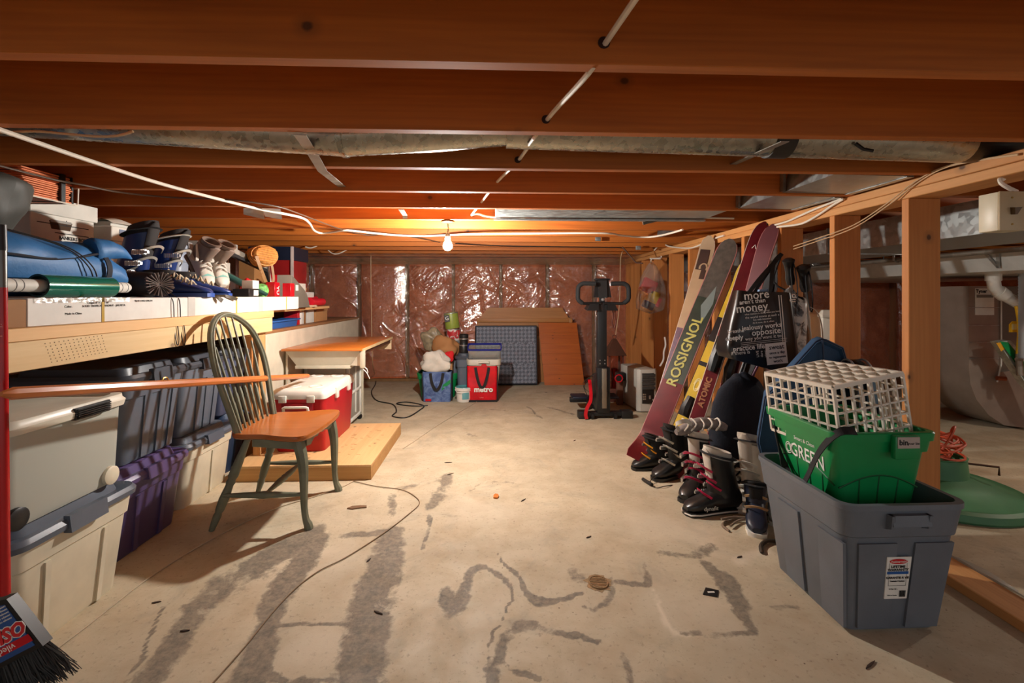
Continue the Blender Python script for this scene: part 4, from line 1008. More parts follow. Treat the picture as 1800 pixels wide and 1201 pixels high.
a, b = V((-1.09, 2.32, .165)), V((-1.09, 2.74, .165))
part('cross_stretcher', MB().tube([a + (b - a) * t for t in (0, .15, .4, .46, .5, .54, .6, .85, 1)], [.008, .011, .017, .013, .018, .013, .017, .011, .008], 10), PT, T)
ap = [(2.35, .43), (2.35, .385), (2.40, .378), (2.45, .40), (2.49, .392), (2.53, .405), (2.57, .392), (2.61, .40), (2.66, .378), (2.71, .385), (2.71, .43)]
part('apron', MB().prism(ap, -.925, -.905, M_x), PT, T)
a = V((-1.2, 2.31, .43))
for s in (-1, 1): part('apron', MB().hexa([(-1.15, 2.53 + s * .215, .395), (-.93, 2.53 + s * .235, .385), (-.93, 2.53 + s * .22, .385), (-1.15, 2.53 + s * .20, .395), (-1.15, 2.53 + s * .215, .43), (-.93, 2.53 + s * .235, .43), (-.93, 2.53 + s * .22, .43), (-1.15, 2.53 + s * .20, .43)]), PT, T)

# ================================================================ plywood platform and cooler
T = thing('platform', 'low plywood topped pine platform on the floor beside the chair', 'platform', (-1.13, 3.4, 0))
part('top', MB().box(-1.565, -.735, 2.905, 3.845, .078, .092, .001, seg=1), wood('osb_top', (224, 184, 130), (206, 160, 108), 1, True, .65, sc=1.6), T)
for a in ((-1.565, -.735, 2.905, 2.943), (-1.565, -.735, 3.807, 3.845), (-.773, -.735, 2.943, 3.807), (-1.565, -1.527, 2.943, 3.807)):
    part('side_board', MB().box(*a, 0, .078, .001, seg=1), wood('platform_side', (206, 160, 100), (176, 126, 68), 0 if a[1] - a[0] > .5 else 1, True, .65), T)
mm = MB(); r_ = random.Random(12)
for i in range(70):
    x, y, a = r_.uniform(-1.5, -.79), r_.uniform(2.96, 3.80), r_.uniform(-.4, .4); d_ = V((math.cos(a), math.sin(a), 0)) * r_.uniform(.006, .014)
    c_ = V((x, y, .0921)); s_ = V((-d_.y, d_.x, 0)).normalized() * .0022
    mm.hexa([c_ - d_ - s_, c_ + d_ - s_, c_ + d_ + s_, c_ - d_ + s_, c_ - d_ - s_ + V((0, 0, .0006)), c_ + d_ - s_ + V((0, 0, .0006)), c_ + d_ + s_ + V((0, 0, .0006)), c_ - d_ + s_ + V((0, 0, .0006))])
part('wood_fleck', mm, pm('fleck_brown', (150, 108, 64), .8), T)['kind'] = 'stuff'
PZ = .0930
RC_ = pm('cooler_red', (176, 10, 26), .4); WC = pm('cooler_white', (226, 222, 212), .4)
T = thing('cooler', 'red cool box with white lid and cup holders on the platform', 'cooler', (-1.26, 3.45, PZ))
R = lambda s, z, e=0: [(x, y, z) for x, y in rr(.345 * s + e, .66 * s + e, .035, 4, -1.265, 3.465)]
part('body', MB().loft([R(.9, PZ), R(.92, PZ + .015), R(.985, PZ + .30), R(1, PZ + .335), R(1, PZ + .35)]), RC_, T)
part('lid', MB().loft([R(1, PZ + .351, .012), R(1, PZ + .375, .014), R(1, PZ + .398, 0), R(.95, PZ + .410, 0), R(.9, PZ + .413)]), WC, T)
for x, y in ((-1.34, 3.25), (-1.19, 3.25), (-1.34, 3.68), (-1.19, 3.68)):
    part('cup_holder', MB().lathe([(.048, .0), (.046, .004), (.040, .004), (.036, .0008), (0, .0005)], 22, Matrix.Translation((x, y, PZ + .4125)), False, False), WC, T)
for x in (-1.36, -1.18):
    part('hinge', MB().box(x - .025, x + .025, 3.118, 3.13, PZ + .33, PZ + .375, .004), WC, T)
for y in (3.35, 3.62): part('latch', MB().box(-1.092, -1.074, y - .025, y + .025, PZ + .315, PZ + .39, .004), WC, T)
hpth = [(-1.345, 3.135, PZ + .215), (-1.345, 3.105, PZ + .285), (-1.345, 3.10, PZ + .30), (-1.335, 3.10, PZ + .305), (-1.20, 3.10, PZ + .305), (-1.19, 3.10, PZ + .30), (-1.19, 3.105, PZ + .285), (-1.19, 3.135, PZ + .215)]
part('handle', MB().tube(hpth, .009, 8), WC, T)
part('handle_recess', MB().box(-1.37, -1.165, 3.128, 3.137, PZ + .19, PZ + .325, .006), pm('cooler_red_dark', (140, 8, 20), .5), T)

# ================================================================ flip top table, cart
tx0, tx1, ty0, ty1, tz = -1.585, -.985, 3.62, 4.70, .70
T = thing('work_table', 'orange topped table with cream apron beside the cream half wall', 'table', (-1.28, 4.15, 0))
part('tabletop', MB().box(tx0, tx1, ty0, ty1, tz, tz + .018, .003), wood('table_veneer', (200, 118, 50), (174, 92, 32), 0, False, .22, grain=.1), T)
part('edge_strip', MB().box(tx1 - .002, tx1 + .006, ty0 + .01, ty1, tz - .004, tz + .016), pm('raw_edge', (206, 176, 130), .7), T)
GP = pm('putty_paint', (190, 184, 164), .5)
part('apron', MB().hexa([(tx0 + .09, ty0 + .06, tz - .115), (tx1 - .06, ty0 + .06, tz - .115), (tx1 - .06, ty0 + .075, tz - .115), (tx0 + .09, ty0 + .075, tz - .115), (tx0 + .02, ty0 + .02, tz), (tx1 - .012, ty0 + .02, tz), (tx1 - .012, ty0 + .035, tz), (tx0 + .02, ty0 + .035, tz)]), GP, T)
part('apron_rail', MB().box(tx0 + .08, tx1 - .10, ty0 + .055, ty0 + .09, tz - .14, tz - .115, .002), GP, T)
part('corner_gusset', MB().add([(tx1 - .012, ty0 + .02, tz), (tx1 - .012, ty0 + .02, tz - .115), (tx1 - .10, ty0 + .05, tz - .115), (tx1 - .012, ty0 + .04, tz), (tx1 - .012, ty0 + .04, tz - .115), (tx1 - .10, ty0 + .07, tz - .115)], [(0, 2, 1), (3, 4, 5), (0, 1, 4, 3), (1, 2, 5, 4), (2, 0, 3, 5)]), pm('cream_gusset', (218, 210, 190), .5), T)
part('corner_post', MB().box(tx1 - .018, tx1 + .014, ty0 + .01, ty0 + .05, tz - .13, tz, .002), GP, T)
part('end_bracket', MB().add([(tx1 - .004, ty1 - .02, tz), (tx1 - .004, ty1 - .02, tz - .105), (tx1 - .17, ty1 - .02, tz - .105), (tx1 - .004, ty1, tz), (tx1 - .004, ty1, tz - .105), (tx1 - .17, ty1, tz - .105)], [(0, 2, 1), (3, 4, 5), (0, 1, 4, 3), (1, 2, 5, 4), (2, 0, 3, 5)]), pm('tan_bracket', (206, 178, 140), .6), T)
part('side_rail', MB().box(tx1 - .03, tx1 - .012, ty0 + .05, ty1 - .02, tz - .04, tz), W_dark, T)
part('back_panel', MB().box(tx0, tx1 - .20, 4.40, 4.415, .0, tz), pm('cream_panel', (206, 196, 172), .6), T)
part('support_panel', MB().box(tx0, tx0 + .015, ty0 + .08, ty1 - .1, .0, tz), pm('cream_panel', (1, 1, 1)), T)
for p_ in (((tx1 - .004, ty0 + .02, tz - .13), (tx1 + .05, ty0 + .035, tz - .215)), ((tx1 + .012, ty0 + .03, tz - .125), (tx1 + .035, ty0 + .04, tz - .17))):
    part('torn_edging', MB().strap([p_[0], V(p_[0]) * .5 + V(p_[1]) * .5 + V((.006, 0, .006)), p_[1]], (0, 1, 0), .014, .002), M_white, T)
T = thing('rolling_cart', 'white framed drawer cart on castors under the orange table', 'cart', (-1.38, 4.17, 0))
WF = pm('cart_white', (224, 222, 212), .4)
cx0, cx1, cy0, cy1 = -1.56, -1.19, 3.985, 4.36
part('frame', MB().box(cx0, cx1, cy0, cy1, .045, .07, .004).box(cx0, cx1, cy0, cy1, .51, .535, .004).box(cx0, cx1, cy0, cy1, .28, .30, .003), WF, T)
for x, y in ((cx0, cy0), (cx1 - .025, cy0), (cx0, cy1 - .025), (cx1 - .025, cy1 - .025)):
    part('post', MB().box(x, x + .025, y, y + .025, .045, .535, .003), WF, T)
    part('castor', MB().tube([(x + .012, y + .003, .022), (x + .012, y + .025, .022)], .022, 14), P_black, T)
for z0_, z1_ in ((.075, .275), (.305, .505)):
    part('drawer', MB().box(cx0 + .02, cx1 - .008, cy0 + .03, cy1 - .03, z0_, z1_, .006), pm('smoky_drawer', (150, 146, 136), .35), T)
part('side_panel', MB().box(cx0 + .02, cx1 - .03, cy0 + .006, cy0 + .016, .07, .51), pm('cream_side', (214, 206, 186), .5), T)
for z in (.20, .40): part('mullion', MB().box(cx1 - .008, cx1 - .001, (cy0 + cy1) / 2 + .02, (cy0 + cy1) / 2 + .032, z - .1, z + .1), WF, T)
solo('long_board', MB().box(-1.62, -1.20, 3.93, 3.955, .0, .46, .002, seg=1), pm('cream_board2', (214, 202, 174), .6), 'plain cream board standing behind the red cooler', 'board')

# ================================================================ things along the back wall
T = thing('headboard', 'brown wooden headboard with clipped corners against the back wall', 'headboard', (.35, 6.13, 0))
xa, xb = uy(838, 600, 6.13).x, uy(1005, 600, 6.13).x
zt = uy(900, 541, 6.13).z; zb_ = uy(900, 556, 6.13).z
poly = [(xa, .0), (xb, .0), (xb, zb_ - .02), (xb - .05, zb_ - .02), (xb - .055, zb_), (xb - .13, zt), (xa + .14, zt), (xa + .06, zb_), (xa + .05, zb_ - .02), (xa, zb_ - .02)]
M_y = Matrix(((1, 0, 0, 0), (0, 0, 1, 0), (0, 1, 0, 0), (0, 0, 0, 1)))
part('board', MB().prism(poly, 6.115, 6.14, M_y), W_head, T)
for z in (zt - .19, .55, .35): part('rail', MB().box(xa, xb, 6.09, 6.115, z, z + .05, .003), W_head, T)
part('end_post', MB().box(xb - .04, xb + .0, 6.08, 6.115, 0, zb_ - .03, .004), W_head, T)
m = MB()
a0, a1 = uz(835, 672, 0).x * .995, uz(943, 672, 0).x
def pad(u, v): return (u, v)
T = thing('quilted_pad', 'grey diamond quilted mat leaning against the headboard', 'mat', (.35, 6.0, 0))
MP = frame((uy(835, 672, 5.98).x, 5.93, .0), (1, 0, 0), (0, .13, 1), (0, -1, .13))
PWd = uy(944, 672, 5.98).x - uy(835, 672, 5.98).x; PHt = .745
QG = NT('quilted_fabric'); p = QG.bsdf
q_ = QG.n('TexCoord').outputs['Object']
mp = QG.n('Mapping'); QG.l(q_, mp.inputs[0]); mp.inputs['Rotation'].default_value = (0, PI / 4, 0); mp.inputs['Scale'].default_value = (30, 30, 30)
ck = QG.n('TexChecker'); QG.l(mp.outputs[0], ck.inputs[0]); ck.inputs['Scale'].default_value = 1.0
ck.inputs[1].default_value = lin((134, 138, 150)); ck.inputs[2].default_value = lin((98, 102, 114)); QG.l(ck.outputs[0], p.inputs['Base Color']); p.inputs['Roughness'].default_value = .6
def padf(u, v):
    x, y = PWd * u, PHt * v; e = min(min(u, 1 - u) * PWd, min(v, 1 - v) * PHt)
    s_ = 42.0
    q = abs(math.sin((x + y) * s_)) ** .5 * abs(math.sin((x - y) * s_)) ** .5
    return (x, y, .058 * min(1, e / .02) ** .5 + .010 * q * min(1, e / .05))
part('quilted_face', MB().grid(padf, 110, 110, M=MP), QG.m, T, 180)
part('side', MB().box(0, PWd, 0, PHt, -.02, .03, .014, M=MP), pm('pad_edge', (70, 72, 82), .6), T)
edge = [MP @ V(q) for q in ((.01, .01, .055), (PWd - .01, .01, .055), (PWd - .01, PHt - .01, .055), (.01, PHt - .01, .055))]
part('piping', MB().tube(edge, .009, 6, closed=True), pm('pad_piping', (34, 34, 42), .6), T)
T = thing('plank_panel', 'pine board of joined planks leaning by the quilted mat', 'board', (1.0, 5.97, 0))
A_, B_, C_, D_ = uy(957, 673, 5.90), uy(1027, 672, 5.90), uy(1013, 567, 6.09), uy(946, 567, 6.09)
A_.z = B_.z = 0
for i in range(6):
    f0, f1 = i / 6 + .0008, (i + 1) / 6 - .0008
    L0, R0, L1, R1 = A_.lerp(D_, f0), B_.lerp(C_, f0), A_.lerp(D_, f1), B_.lerp(C_, f1)
    n_ = V((0, -.022 + random.uniform(-.0006, .0006), -.003))
    part('plank', MB().hexa([L0 + n_, R0 + n_, R0, L0, L1 + n_, R1 + n_, R1, L1]), W_board, T)
for f0 in (.2, .75):
    L0, R0 = A_.lerp(D_, f0), B_.lerp(C_, f0)
    part('batten', MB().hexa([L0 + V((.03, .001, -.02)), R0 + V((-.03, .001, -.02)), R0 + V((-.03, .012, -.02)), L0 + V((.03, .012, -.02)), L0 + V((.03, .007, .02)), R0 + V((-.03, .007, .02)), R0 + V((-.03, .018, .02)), L0 + V((.03, .018, .02))]), W_head, T)

# ---- pile of bags and tins
PLAID = NT('blue_woven_sack'); p = PLAID.bsdf; v = PLAID.coords((1, 1, 1))
PLAID.l(PLAID.mix(PLAID.rng(PLAID.noise(v, 9, 4, .6, 1.5), .4, .6), lin((62, 86, 138)), lin((112, 136, 178))), p.inputs['Base Color']); p.inputs['Roughness'].default_value = .4
def shopbag(name, label, x0, x1, y0, y1, h, mat, sidemat, handmat, tpx=.94, wob=.012, fillz=None):
    T = thing(name, label, 'bag', ((x0 + x1) / 2, (y0 + y1) / 2, 0))
    cx, cy, W, D = (x0 + x1) / 2, (y0 + y1) / 2, x1 - x0, y1 - y0
    def ring(t):
        s_ = tpx + (1 - tpx) * t; out = []
        for i, (x, y) in enumerate(rr(W * s_, D * s_, .025, 4, cx, cy)):
            wv = wob * math.sin(x * 31 + t * 7) * math.sin(t * PI)
            out.append((x, y - wv, h * t + (.006 * math.sin(x * 40 + y * 20) if t == 1 else 0)))
        return out
    part('body', MB().loft([ring(t / 8) for t in range(9)], True, False), mat, T)
    inn = [[(cx + (x - cx) * f_, cy + (y - cy) * f_ * f_, z) for x, y, z in ring(t)] for t, f_ in ((1, .97), (.85, .86))]
    part('lining', MB().loft(inn, False, True), sidemat, T)
    for s in (0, 1):
        part('side_gusset', MB().hexa([(x0 - .003 + s * (W - .0) , y0 + .02, .01), (x0 + .006 + s * (W - .0), y0 + .02, .01), (x0 + .006 + s * (W), y1 - .02, .01), (x0 - .003 + s * W, y1 - .02, .01), (x0 - .006 + s * W, y0 + .02, h - .01), (x0 + .006 + s * W, y0 + .02, h - .01), (x0 + .006 + s * W, y1 - .02, h - .01), (x0 - .006 + s * W, y1 - .02, h - .01)]), sidemat, T)
    yy = y0 - .008
    hp_ = [(cx - W * .22, yy + .006, h - .01), (cx - W * .17, yy - .006, h - .10), (cx - W * .08, yy - .008, h * .48), (cx, yy - .010, h * .42), (cx + W * .08, yy - .008, h * .48), (cx + W * .17, yy - .006, h - .10), (cx + W * .22, yy + .006, h - .01)]
    part('handle', MB().strap(smooth_path(hp_, 4), (0, 1, 0), .004, .03), handmat, T)
    return T
def crumple(name, label, cat, c0, dims, mat, seed, n=20, amp=.25, zmin=None, group=None):
    r = random.Random(seed); ph = [(r.uniform(-6, 6), r.uniform(-6, 6), r.uniform(-6, 6), r.uniform(0, 6)) for _ in range(6)]
    m = MB()
    def f(u, v):
        a = 2 * PI * u; b = PI * v
        d = V((math.cos(a) * math.sin(b), math.sin(a) * math.sin(b), -math.cos(b)))
        k_ = 1 + amp * sum(math.sin(q[0] * d.x + q[1] * d.y + q[2] * d.z + q[3]) for q in ph) / 3 + amp * .35 * abs(math.sin(d.x * 9 + d.z * 7))
        p = V((c0[0] + d.x * dims[0] * k_, c0[1] + d.y * dims[1] * k_, c0[2] + d.z * dims[2] * k_))
        if zmin is not None: p.z = max(p.z, zmin)
        return p
    m.grid(f, n * 2, n)
    return solo(name, m, mat, label, cat, group, ang=50)
T = shopbag('shopping_bag', 'blue woven shopping bag stuffed with white cloths', -.735, -.43, 5.0, 5.17, .315, PLAID.m, P_blackcl, P_blackcl)
part('green_flash', MB().add([(-.53, 4.993, .12), (-.437, 4.993, .20), (-.437, 4.993, .24), (-.52, 4.993, .18)], [(0, 1, 2, 3)]), P_green, T)
part('floor_label', MB().box(-.70, -.64, 4.992, 4.996, .012, .035), P_red, T)
crumple('cloth_bundle', 'crumpled white cloths heaped in the blue shopping bag', 'cloth', (-.60, 5.09, .39), (.155, .085, .12), pm('white_cloth', (214, 206, 192), .9, bump=.4, bsc=40), 4, 22, .28, .16)
tote('recycling_tub', 'green plastic tub behind the blue shopping bag', 'tub', -.82, -.38, 5.20, 5.50, 0, .27, P_green, None, .85, None, (), '-y', open_top=True)
T = thing('carton', 'brown carton inside the green tub supporting paper bags', 'box', (-.6, 5.35, .02))
part('box', MB().box(-.74, -.44, 5.24, 5.44, .02, .42, .003), pm('brown_card2', (1, 1, 1)), T)
crumple('paper_bag', 'crumpled brown paper bag above the green tub', 'bag', (-.52, 5.33, .53), (.15, .085, .125), pm('kraft_paper', (170, 118, 70), .8), 9, 18, .2, .421)
crumple('red_cloth', 'red cloth poking out beside the white cloths', 'cloth', (-.47, 5.19, .45), (.055, .03, .06), pm('red_cloth', (206, 26, 30), .85), 6, 10, .25)
T = thing('paint_tin_stack', 'grey drum hidden below the two tins', 'drum', (-.455, 5.56, 0))
part('drum', MB().lathe([(0, 0), (.12, 0), (.12, .59), (.115, .60), (.0, .6)], 24, Matrix.Translation((-.455, 5.56, 0)), False, False), P_slate, T)
part('rim', MB().lathe([(.118, .0), (.124, .004), (.124, .014), (.118, .018)], 24, Matrix.Translation((-.455, 5.56, .58)), False, False), P_grey, T)
def tin(label, p, M, r, h, body, band):
    T = thing('tin', label, 'tin', M=M)
    part('can', MB().lathe([(0, 0), (r * .98, 0), (r, .004), (r, h - .006), (r * .98, h), (r * .9, h), (r * .88, h - .006), (0, h - .006)], 28), body, T)
    part('rim', MB().lathe([(r * 1.0, 0), (r * 1.03, .003), (r * 1.03, .008), (r, .011)], 28, Matrix.Translation((0, 0, h - .012)), False, False), M_steel, T)
    return T
RW = NT('red_white_label'); p = RW.bsdf; v = RW.coords((1, 1, 1))
RW.l(RW.mix(RW.rng(RW.noise(v, 14, 3, .6, 1.5), .46, .52), lin((222, 214, 204)), lin((186, 40, 44))), p.inputs['Base Color'])
tin('red and white tin under the green tin at the back wall', 0, Matrix.Translation((-.455, 5.56, .601)) @ Matrix.Rotation(.06, 4, 'Y') @ Matrix.Rotation(0, 4, 'X'), .082, .135, RW.m, None)
T = tin('green tin with black square logo on top of the red and white tin', 0, Matrix.Translation((-.462, 5.56, .738)) @ Matrix.Rotation(-.13, 4, 'Y'), .083, .185, pm('olive_green_label', (146, 160, 66), .4), None)
part('logo', MB().box(-.071, -.012, -.0875, -.078, .085, .165), P_black, T)
text('G', .06, Matrix.Translation((-.042, -.088, .125)) @ Matrix.Rotation(PI / 2, 4, 'X'), M_white, T)
crumple('plastic_bag', 'clear plastic bag of grey scraps behind the white cloths', 'bag', (-.66, 5.42, .60), (.14, .07, .115), pm('grey_yellow_plastic', (146, 132, 106), .3, var=.45, sc=22), 13, 18, .25, .421)
T = tote('wheeled_bin', 'slim slate blue bin behind the metro bag and bucket', 'bin', -.385, -.23, 5.12, 5.28, 0, .46, P_slate, pm('slate_lid2', (66, 72, 82), .4), .85, None, (), '-y', handles=False)
part('lid_flap', MB().box(-.25, -.205, 5.10, 5.30, .28, .455, .01), pm('slate_lid2', (1, 1, 1)), T)
T = thing('flask', 'black flask with silver bands standing on the slim slate bin', 'flask', (-.31, 5.2, .497))
Mx_ = Matrix.Translation((-.31, 5.2, .497))
part('body', MB().lathe([(0, 0), (.05, 0), (.052, .01), (.052, .07), (.046, .085), (.046, .14), (.05, .15), (.05, .195), (.042, .205), (0, .206)], 24, Mx_, False, False), P_black, T)
for z in (.075, .145): part('band', MB().lathe([(.0515, z), (.054, z + .003), (.054, z + .01), (.0515, z + .013)], 24, Mx_, False, False), M_steel, T)
T = thing('bucket', 'small white bucket with teal lid and blue label in front of the metro bag', 'bucket', (-.30, 4.99, 0))
Mx_ = Matrix.Translation((-.298, 5.03, 0))
part('pail', MB().lathe([(0, 0), (.072, 0), (.076, .004), (.088, .135), (.0, .136)], 28, Mx_, False, False), M_white, T)
part('rim', MB().lathe([(.088, .118), (.094, .122), (.095, .15), (.088, .153)], 28, Mx_, False, False), M_white, T)
part('lid', MB().lathe([(.0885, .1525), (.086, .158), (.078, .154), (0, .153)], 28, Mx_, False, False), pm('teal_lid', (84, 158, 160), .35), T)
part('label', MB().loft([[(-.298 + r * math.cos(a), 5.03 + r * math.sin(a), z) for a in [-1.75 + i * .11 for i in range(9)]] for r, z in ((.0815, .035), (.088, .105))], False, False, closed=False), pm('teal_label', (110, 170, 176), .5), T)
part('wire_handle', MB().tube(smooth_path([(-.386, 5.03, .135), (-.388, 4.975, .13), (-.35, 4.95, .105), (-.298, 4.94, .098)], 4), .002, 5), M_white, T)
T = shopbag('shopping_bag', 'red metro shopping bag with black straps holding a beige tub', -.265, .055, 4.98, 5.22, .375, pm('metro_red', (200, 12, 30), .25, var=.2, sc=12), P_blackcl, P_blackcl, .97, .018)
MT = Matrix.Translation((-.09, 4.962, .135)) @ Matrix.Rotation(PI / 2, 4, 'X')
text('metro', .078, MT, M_white, T, bold=.003)
text('LOVE', .016, Matrix.Translation((-.11, 4.962, .05)) @ Matrix.Rotation(PI / 2, 4, 'X'), pm('pale_print', (1, 1, 1)), T)
part('lower_hem', MB().box(-.262, .052, 4.975, 4.983, .0, .022), P_blackcl, T)
T = tote('plastic_tub', 'beige tub sitting in the mouth of the metro bag', 'tub', -.265, .09, 5.0, 5.24, .20, .245, pm('beige_tub', (196, 188, 170), .5), None, .88, None, (), '-y', open_top=True, rim=.012)
part('red_sticker', MB().lathe([(0, 0), (.03, 0), (.03, .002), (0, .002)], 20, Matrix.Translation((-.085, 4.972, .385)) @ Matrix.Rotation(PI / 2, 4, 'X') @ Matrix.Diagonal((1, .6, 1, 1))), P_red, T)
T = thing('clear_box', 'clear plastic box with blue rim tilted in the beige tub', 'box', (-.09, 5.12, .30))
MC = frame((-.255, 5.08, .305), (1, 0, 0), (0, .93, .36), (0, -.36, .93))
cw = .35
R = lambda s, z, e=0: [(x, y, z) for x, y in rr(cw * s + e, .14 * s + e, .02, 3, cw / 2, .07)]
CLR = film('clear_plastic', (.80, .82, .82), .14, .08, .12, 10, .1)
part('body', MB().loft([R(.92, 0), R(.95, .01), R(1, .25), R(1, .25, -.004), R(.95, .014, -.004)], M=MC), CLR, T)
part('rim', MB().loft([R(1, .25, .008), R(1, .268, .014), R(1, .268, -.01), R(1, .25, -.008)], False, False, M=MC), pm('deep_blue', (30, 40, 130), .35), T)
part('paper_inside', MB().box(.09, .2, .03, .034, .02, .16, M=MC @ Matrix.Rotation(.3, 4, 'Y')), M_white, T)
part('disc_inside', MB().lathe([(0, 0), (.024, 0), (.024, .01), (0, .01)], 18, MC @ Matrix.Translation((.055, .012, .06)) @ Matrix.Rotation(PI / 2, 4, 'X')), M_white, T)
part('grey_contents', MB().box(.03, .32, .04, .12, .01, .11, .01, M=MC), P_grey, T)

# ================================================================ exercise machine
eb = uz(1062, 741); ex, ey = uy(1058, 700, 4.30).x, 4.30
T = thing('exercise_bike', 'black upright exercise machine with loop handlebars and red strap', 'exercise machine', (ex, ey, 0))
part('base_bar', MB().box(ex - .215, ex + .26, ey - .045, ey + .03, .022, .06, .008), M_blackm, T)
for x in (ex - .10, ex + .11): part('wheel', MB().tube([(x - .012, ey - .05, .028), (x + .012, ey - .05, .028)], .028, 16), P_black, T)
part('end_pad', MB().box(ex - .225, ex - .13, ey - .055, ey + .035, .0, .07, .008), P_black, T)
part('end_pad', MB().box(ex + .17, ex + .275, ey - .055, ey + .035, .0, .07, .008), P_black, T)
part('rear_bar', MB().box(ex - .19, ex + .2, ey + .62, ey + .68, .0, .05, .008), M_blackm, T)
part('spine', MB().strap([(ex, ey, .05), (ex, ey + .64, .04)], (1, 0, 0), .06, .04), M_blackm, T)
for s in (-1, 1):
    part('pedal', MB().box(ex + s * .15 - .075, ex + s * .15 + .075, ey + .24, ey + .42, .115, .14, .008), pm('pedal_navy', (24, 28, 44), .5), T)
    part('pedal_arm', MB().cyl((ex + s * .04, ey + .32, .13), (ex + s * .1, ey + .33, .13), .012), M_blackm, T)
    part('pedal_post', MB().box(ex + s * .06 - .012, ex + s * .06 + .012, ey + .30, ey + .35, .0, .12), M_blackm, T)
fw = Matrix.Translation((ex - .045, ey + .10, .23)) @ Matrix.Rotation(PI / 2, 4, 'Y')
part('flywheel', MB().lathe([(0, 0), (.15, .0), (.17, .012), (.17, .08), (.15, .092), (0, .092)], 36, fw, False, False), P_black, T)
part('guard_strip', MB().box(ex - .015, ex + .028, ey - .075, ey - .055, .1, .46, .004), pm('worn_silver', (140, 128, 112), .35, .6), T)
part('lower_post', MB().box(ex - .055, ex + .065, ey - .055, ey + .02, .05, .47, .012), M_blackm, T)
part('upright', MB().box(ex - .045, ex + .04, ey - .03, ey + .04, .40, 1.06, .006), pm('upright_black', (30, 31, 32), .35), T)
for z in (.50, .53): 
    for x in (-.025, .02): part('bolt', MB().lathe([(0, 0), (.006, 0), (.006, .004), (0, .004)], 10, Matrix.Translation((ex + x, ey - .03, z)) @ Matrix.Rotation(PI / 2, 4, 'X')), M_steel, T)
part('neck', MB().box(ex - .022, ex + .022, ey - .02, ey + .03, 1.04, 1.14, .004), M_blackm, T)
part('tray', MB().hexa([(ex - .15, ey - .06, .985), (ex - .04, ey - .06, .985), (ex - .04, ey + .07, 1.0), (ex - .15, ey + .07, 1.0), (ex - .12, ey - .05, 1.045), (ex - .04, ey - .05, 1.045), (ex - .04, ey + .06, 1.05), (ex - .12, ey + .06, 1.05)]), P_black, T)
part('tray', MB().hexa([(ex + .04, ey - .06, .985), (ex + .135, ey - .06, .985), (ex + .135, ey + .07, 1.0), (ex + .04, ey + .07, 1.0), (ex + .04, ey - .05, 1.045), (ex + .11, ey - .05, 1.045), (ex + .11, ey + .06, 1.05), (ex + .04, ey + .06, 1.05)]), P_black, T)
FOAM = pm('black_foam', (34, 34, 34), .8)
for s in (-1, 1):
    q = [(ex + s * .015, ey - .03, 1.052), (ex + s * .10, ey - .035, 1.050), (ex + s * .19, ey - .05, 1.052), (ex + s * .228, ey - .055, 1.085), (ex + s * .232, ey - .058, 1.14), (ex + s * .226, ey - .06, 1.20), (ex + s * .19, ey - .06, 1.228), (ex + s * .14, ey - .06, 1.230), (ex + s * .072, ey - .06, 1.228)]
    part('handlebar', MB().tube(smooth_path(q[2:], 5), .0205, 12), FOAM, T)
    part('handlebar_stem', MB().tube(smooth_path(q[:4], 4), .014, 10), M_blackm, T)
part('console', MB().hexa([(ex - .08, ey - .03, 1.105), (ex + .082, ey - .03, 1.105), (ex + .082, ey + .02, 1.105), (ex - .08, ey + .02, 1.105), (ex - .058, ey - .005, 1.265), (ex + .06, ey - .005, 1.265), (ex + .06, ey + .03, 1.265), (ex - .058, ey + .03, 1.265)]), P_black, T)
part('console_front', MB().hexa([(ex - .038, ey - .045, 1.10), (ex + .04, ey - .045, 1.10), (ex + .04, ey - .03, 1.10), (ex - .038, ey - .03, 1.10), (ex - .038, ey - .022, 1.26), (ex + .04, ey - .022, 1.26), (ex + .04, ey - .005, 1.26), (ex - .038, ey - .005, 1.26)]), pm('console_grey', (40, 40, 40), .4), T)
part('console_ledge', MB().box(ex - .066, ex + .068, ey - .03, ey + .03, 1.262, 1.278, .004), P_black, T)
part('knob', MB().lathe([(0, 0), (.014, 0), (.014, .012), (0, .014)], 14, Matrix.Translation((ex + .002, ey - .022, 1.085)) @ Matrix.Rotation(PI / 2, 4, 'X')), M_steel, T)
part('red_strap', MB().strap(smooth_path([(ex - .095, ey + .10, .33), (ex - .10, ey + .02, .25), (ex - .115, ey - .05, .17), (ex - .15, ey - .07, .11), (ex - .165, ey - .075, .05), (ex - .155, ey - .075, .008)], 4), (1, 0, 0), .03, .006), P_red, T)
for k_, pts in enumerate(([(ex - .06, ey + .05, .40), (ex - .13, ey + .03, .34), (ex - .15, ey + .05, .26), (ex - .08, ey + .02, .22)], [(ex - .03, ey - .04, .47), (ex + .06, ey - .05, .44), (ex + .10, ey - .0, .36), (ex + .07, ey + .03, .30)], [(ex - .02, ey - .04, .44), (ex - .11, ey - .02, .38), (ex - .17, ey + .02, .31), (ex - .13, ey + .03, .20)])):
    part('cable', MB().tube(smooth_path(pts, 5), .003, 5), C_black, T)
part('chain', MB().tube(smooth_path([(ex + .10, ey + .0, 1.0), (ex + .105, ey + .0, .93), (ex + .095, ey, .88), (ex + .11, ey, .82)], 4), .007, 6), pm('rusty_chain', (92, 44, 28), .6, .4), T)
part('chain', MB().tube(smooth_path([(ex + .125, ey + .0, 1.0), (ex + .12, ey + .0, .93), (ex + .13, ey, .88), (ex + .115, ey, .82)], 4), .007, 6), pm('rusty_chain', (1, 1, 1)), T)

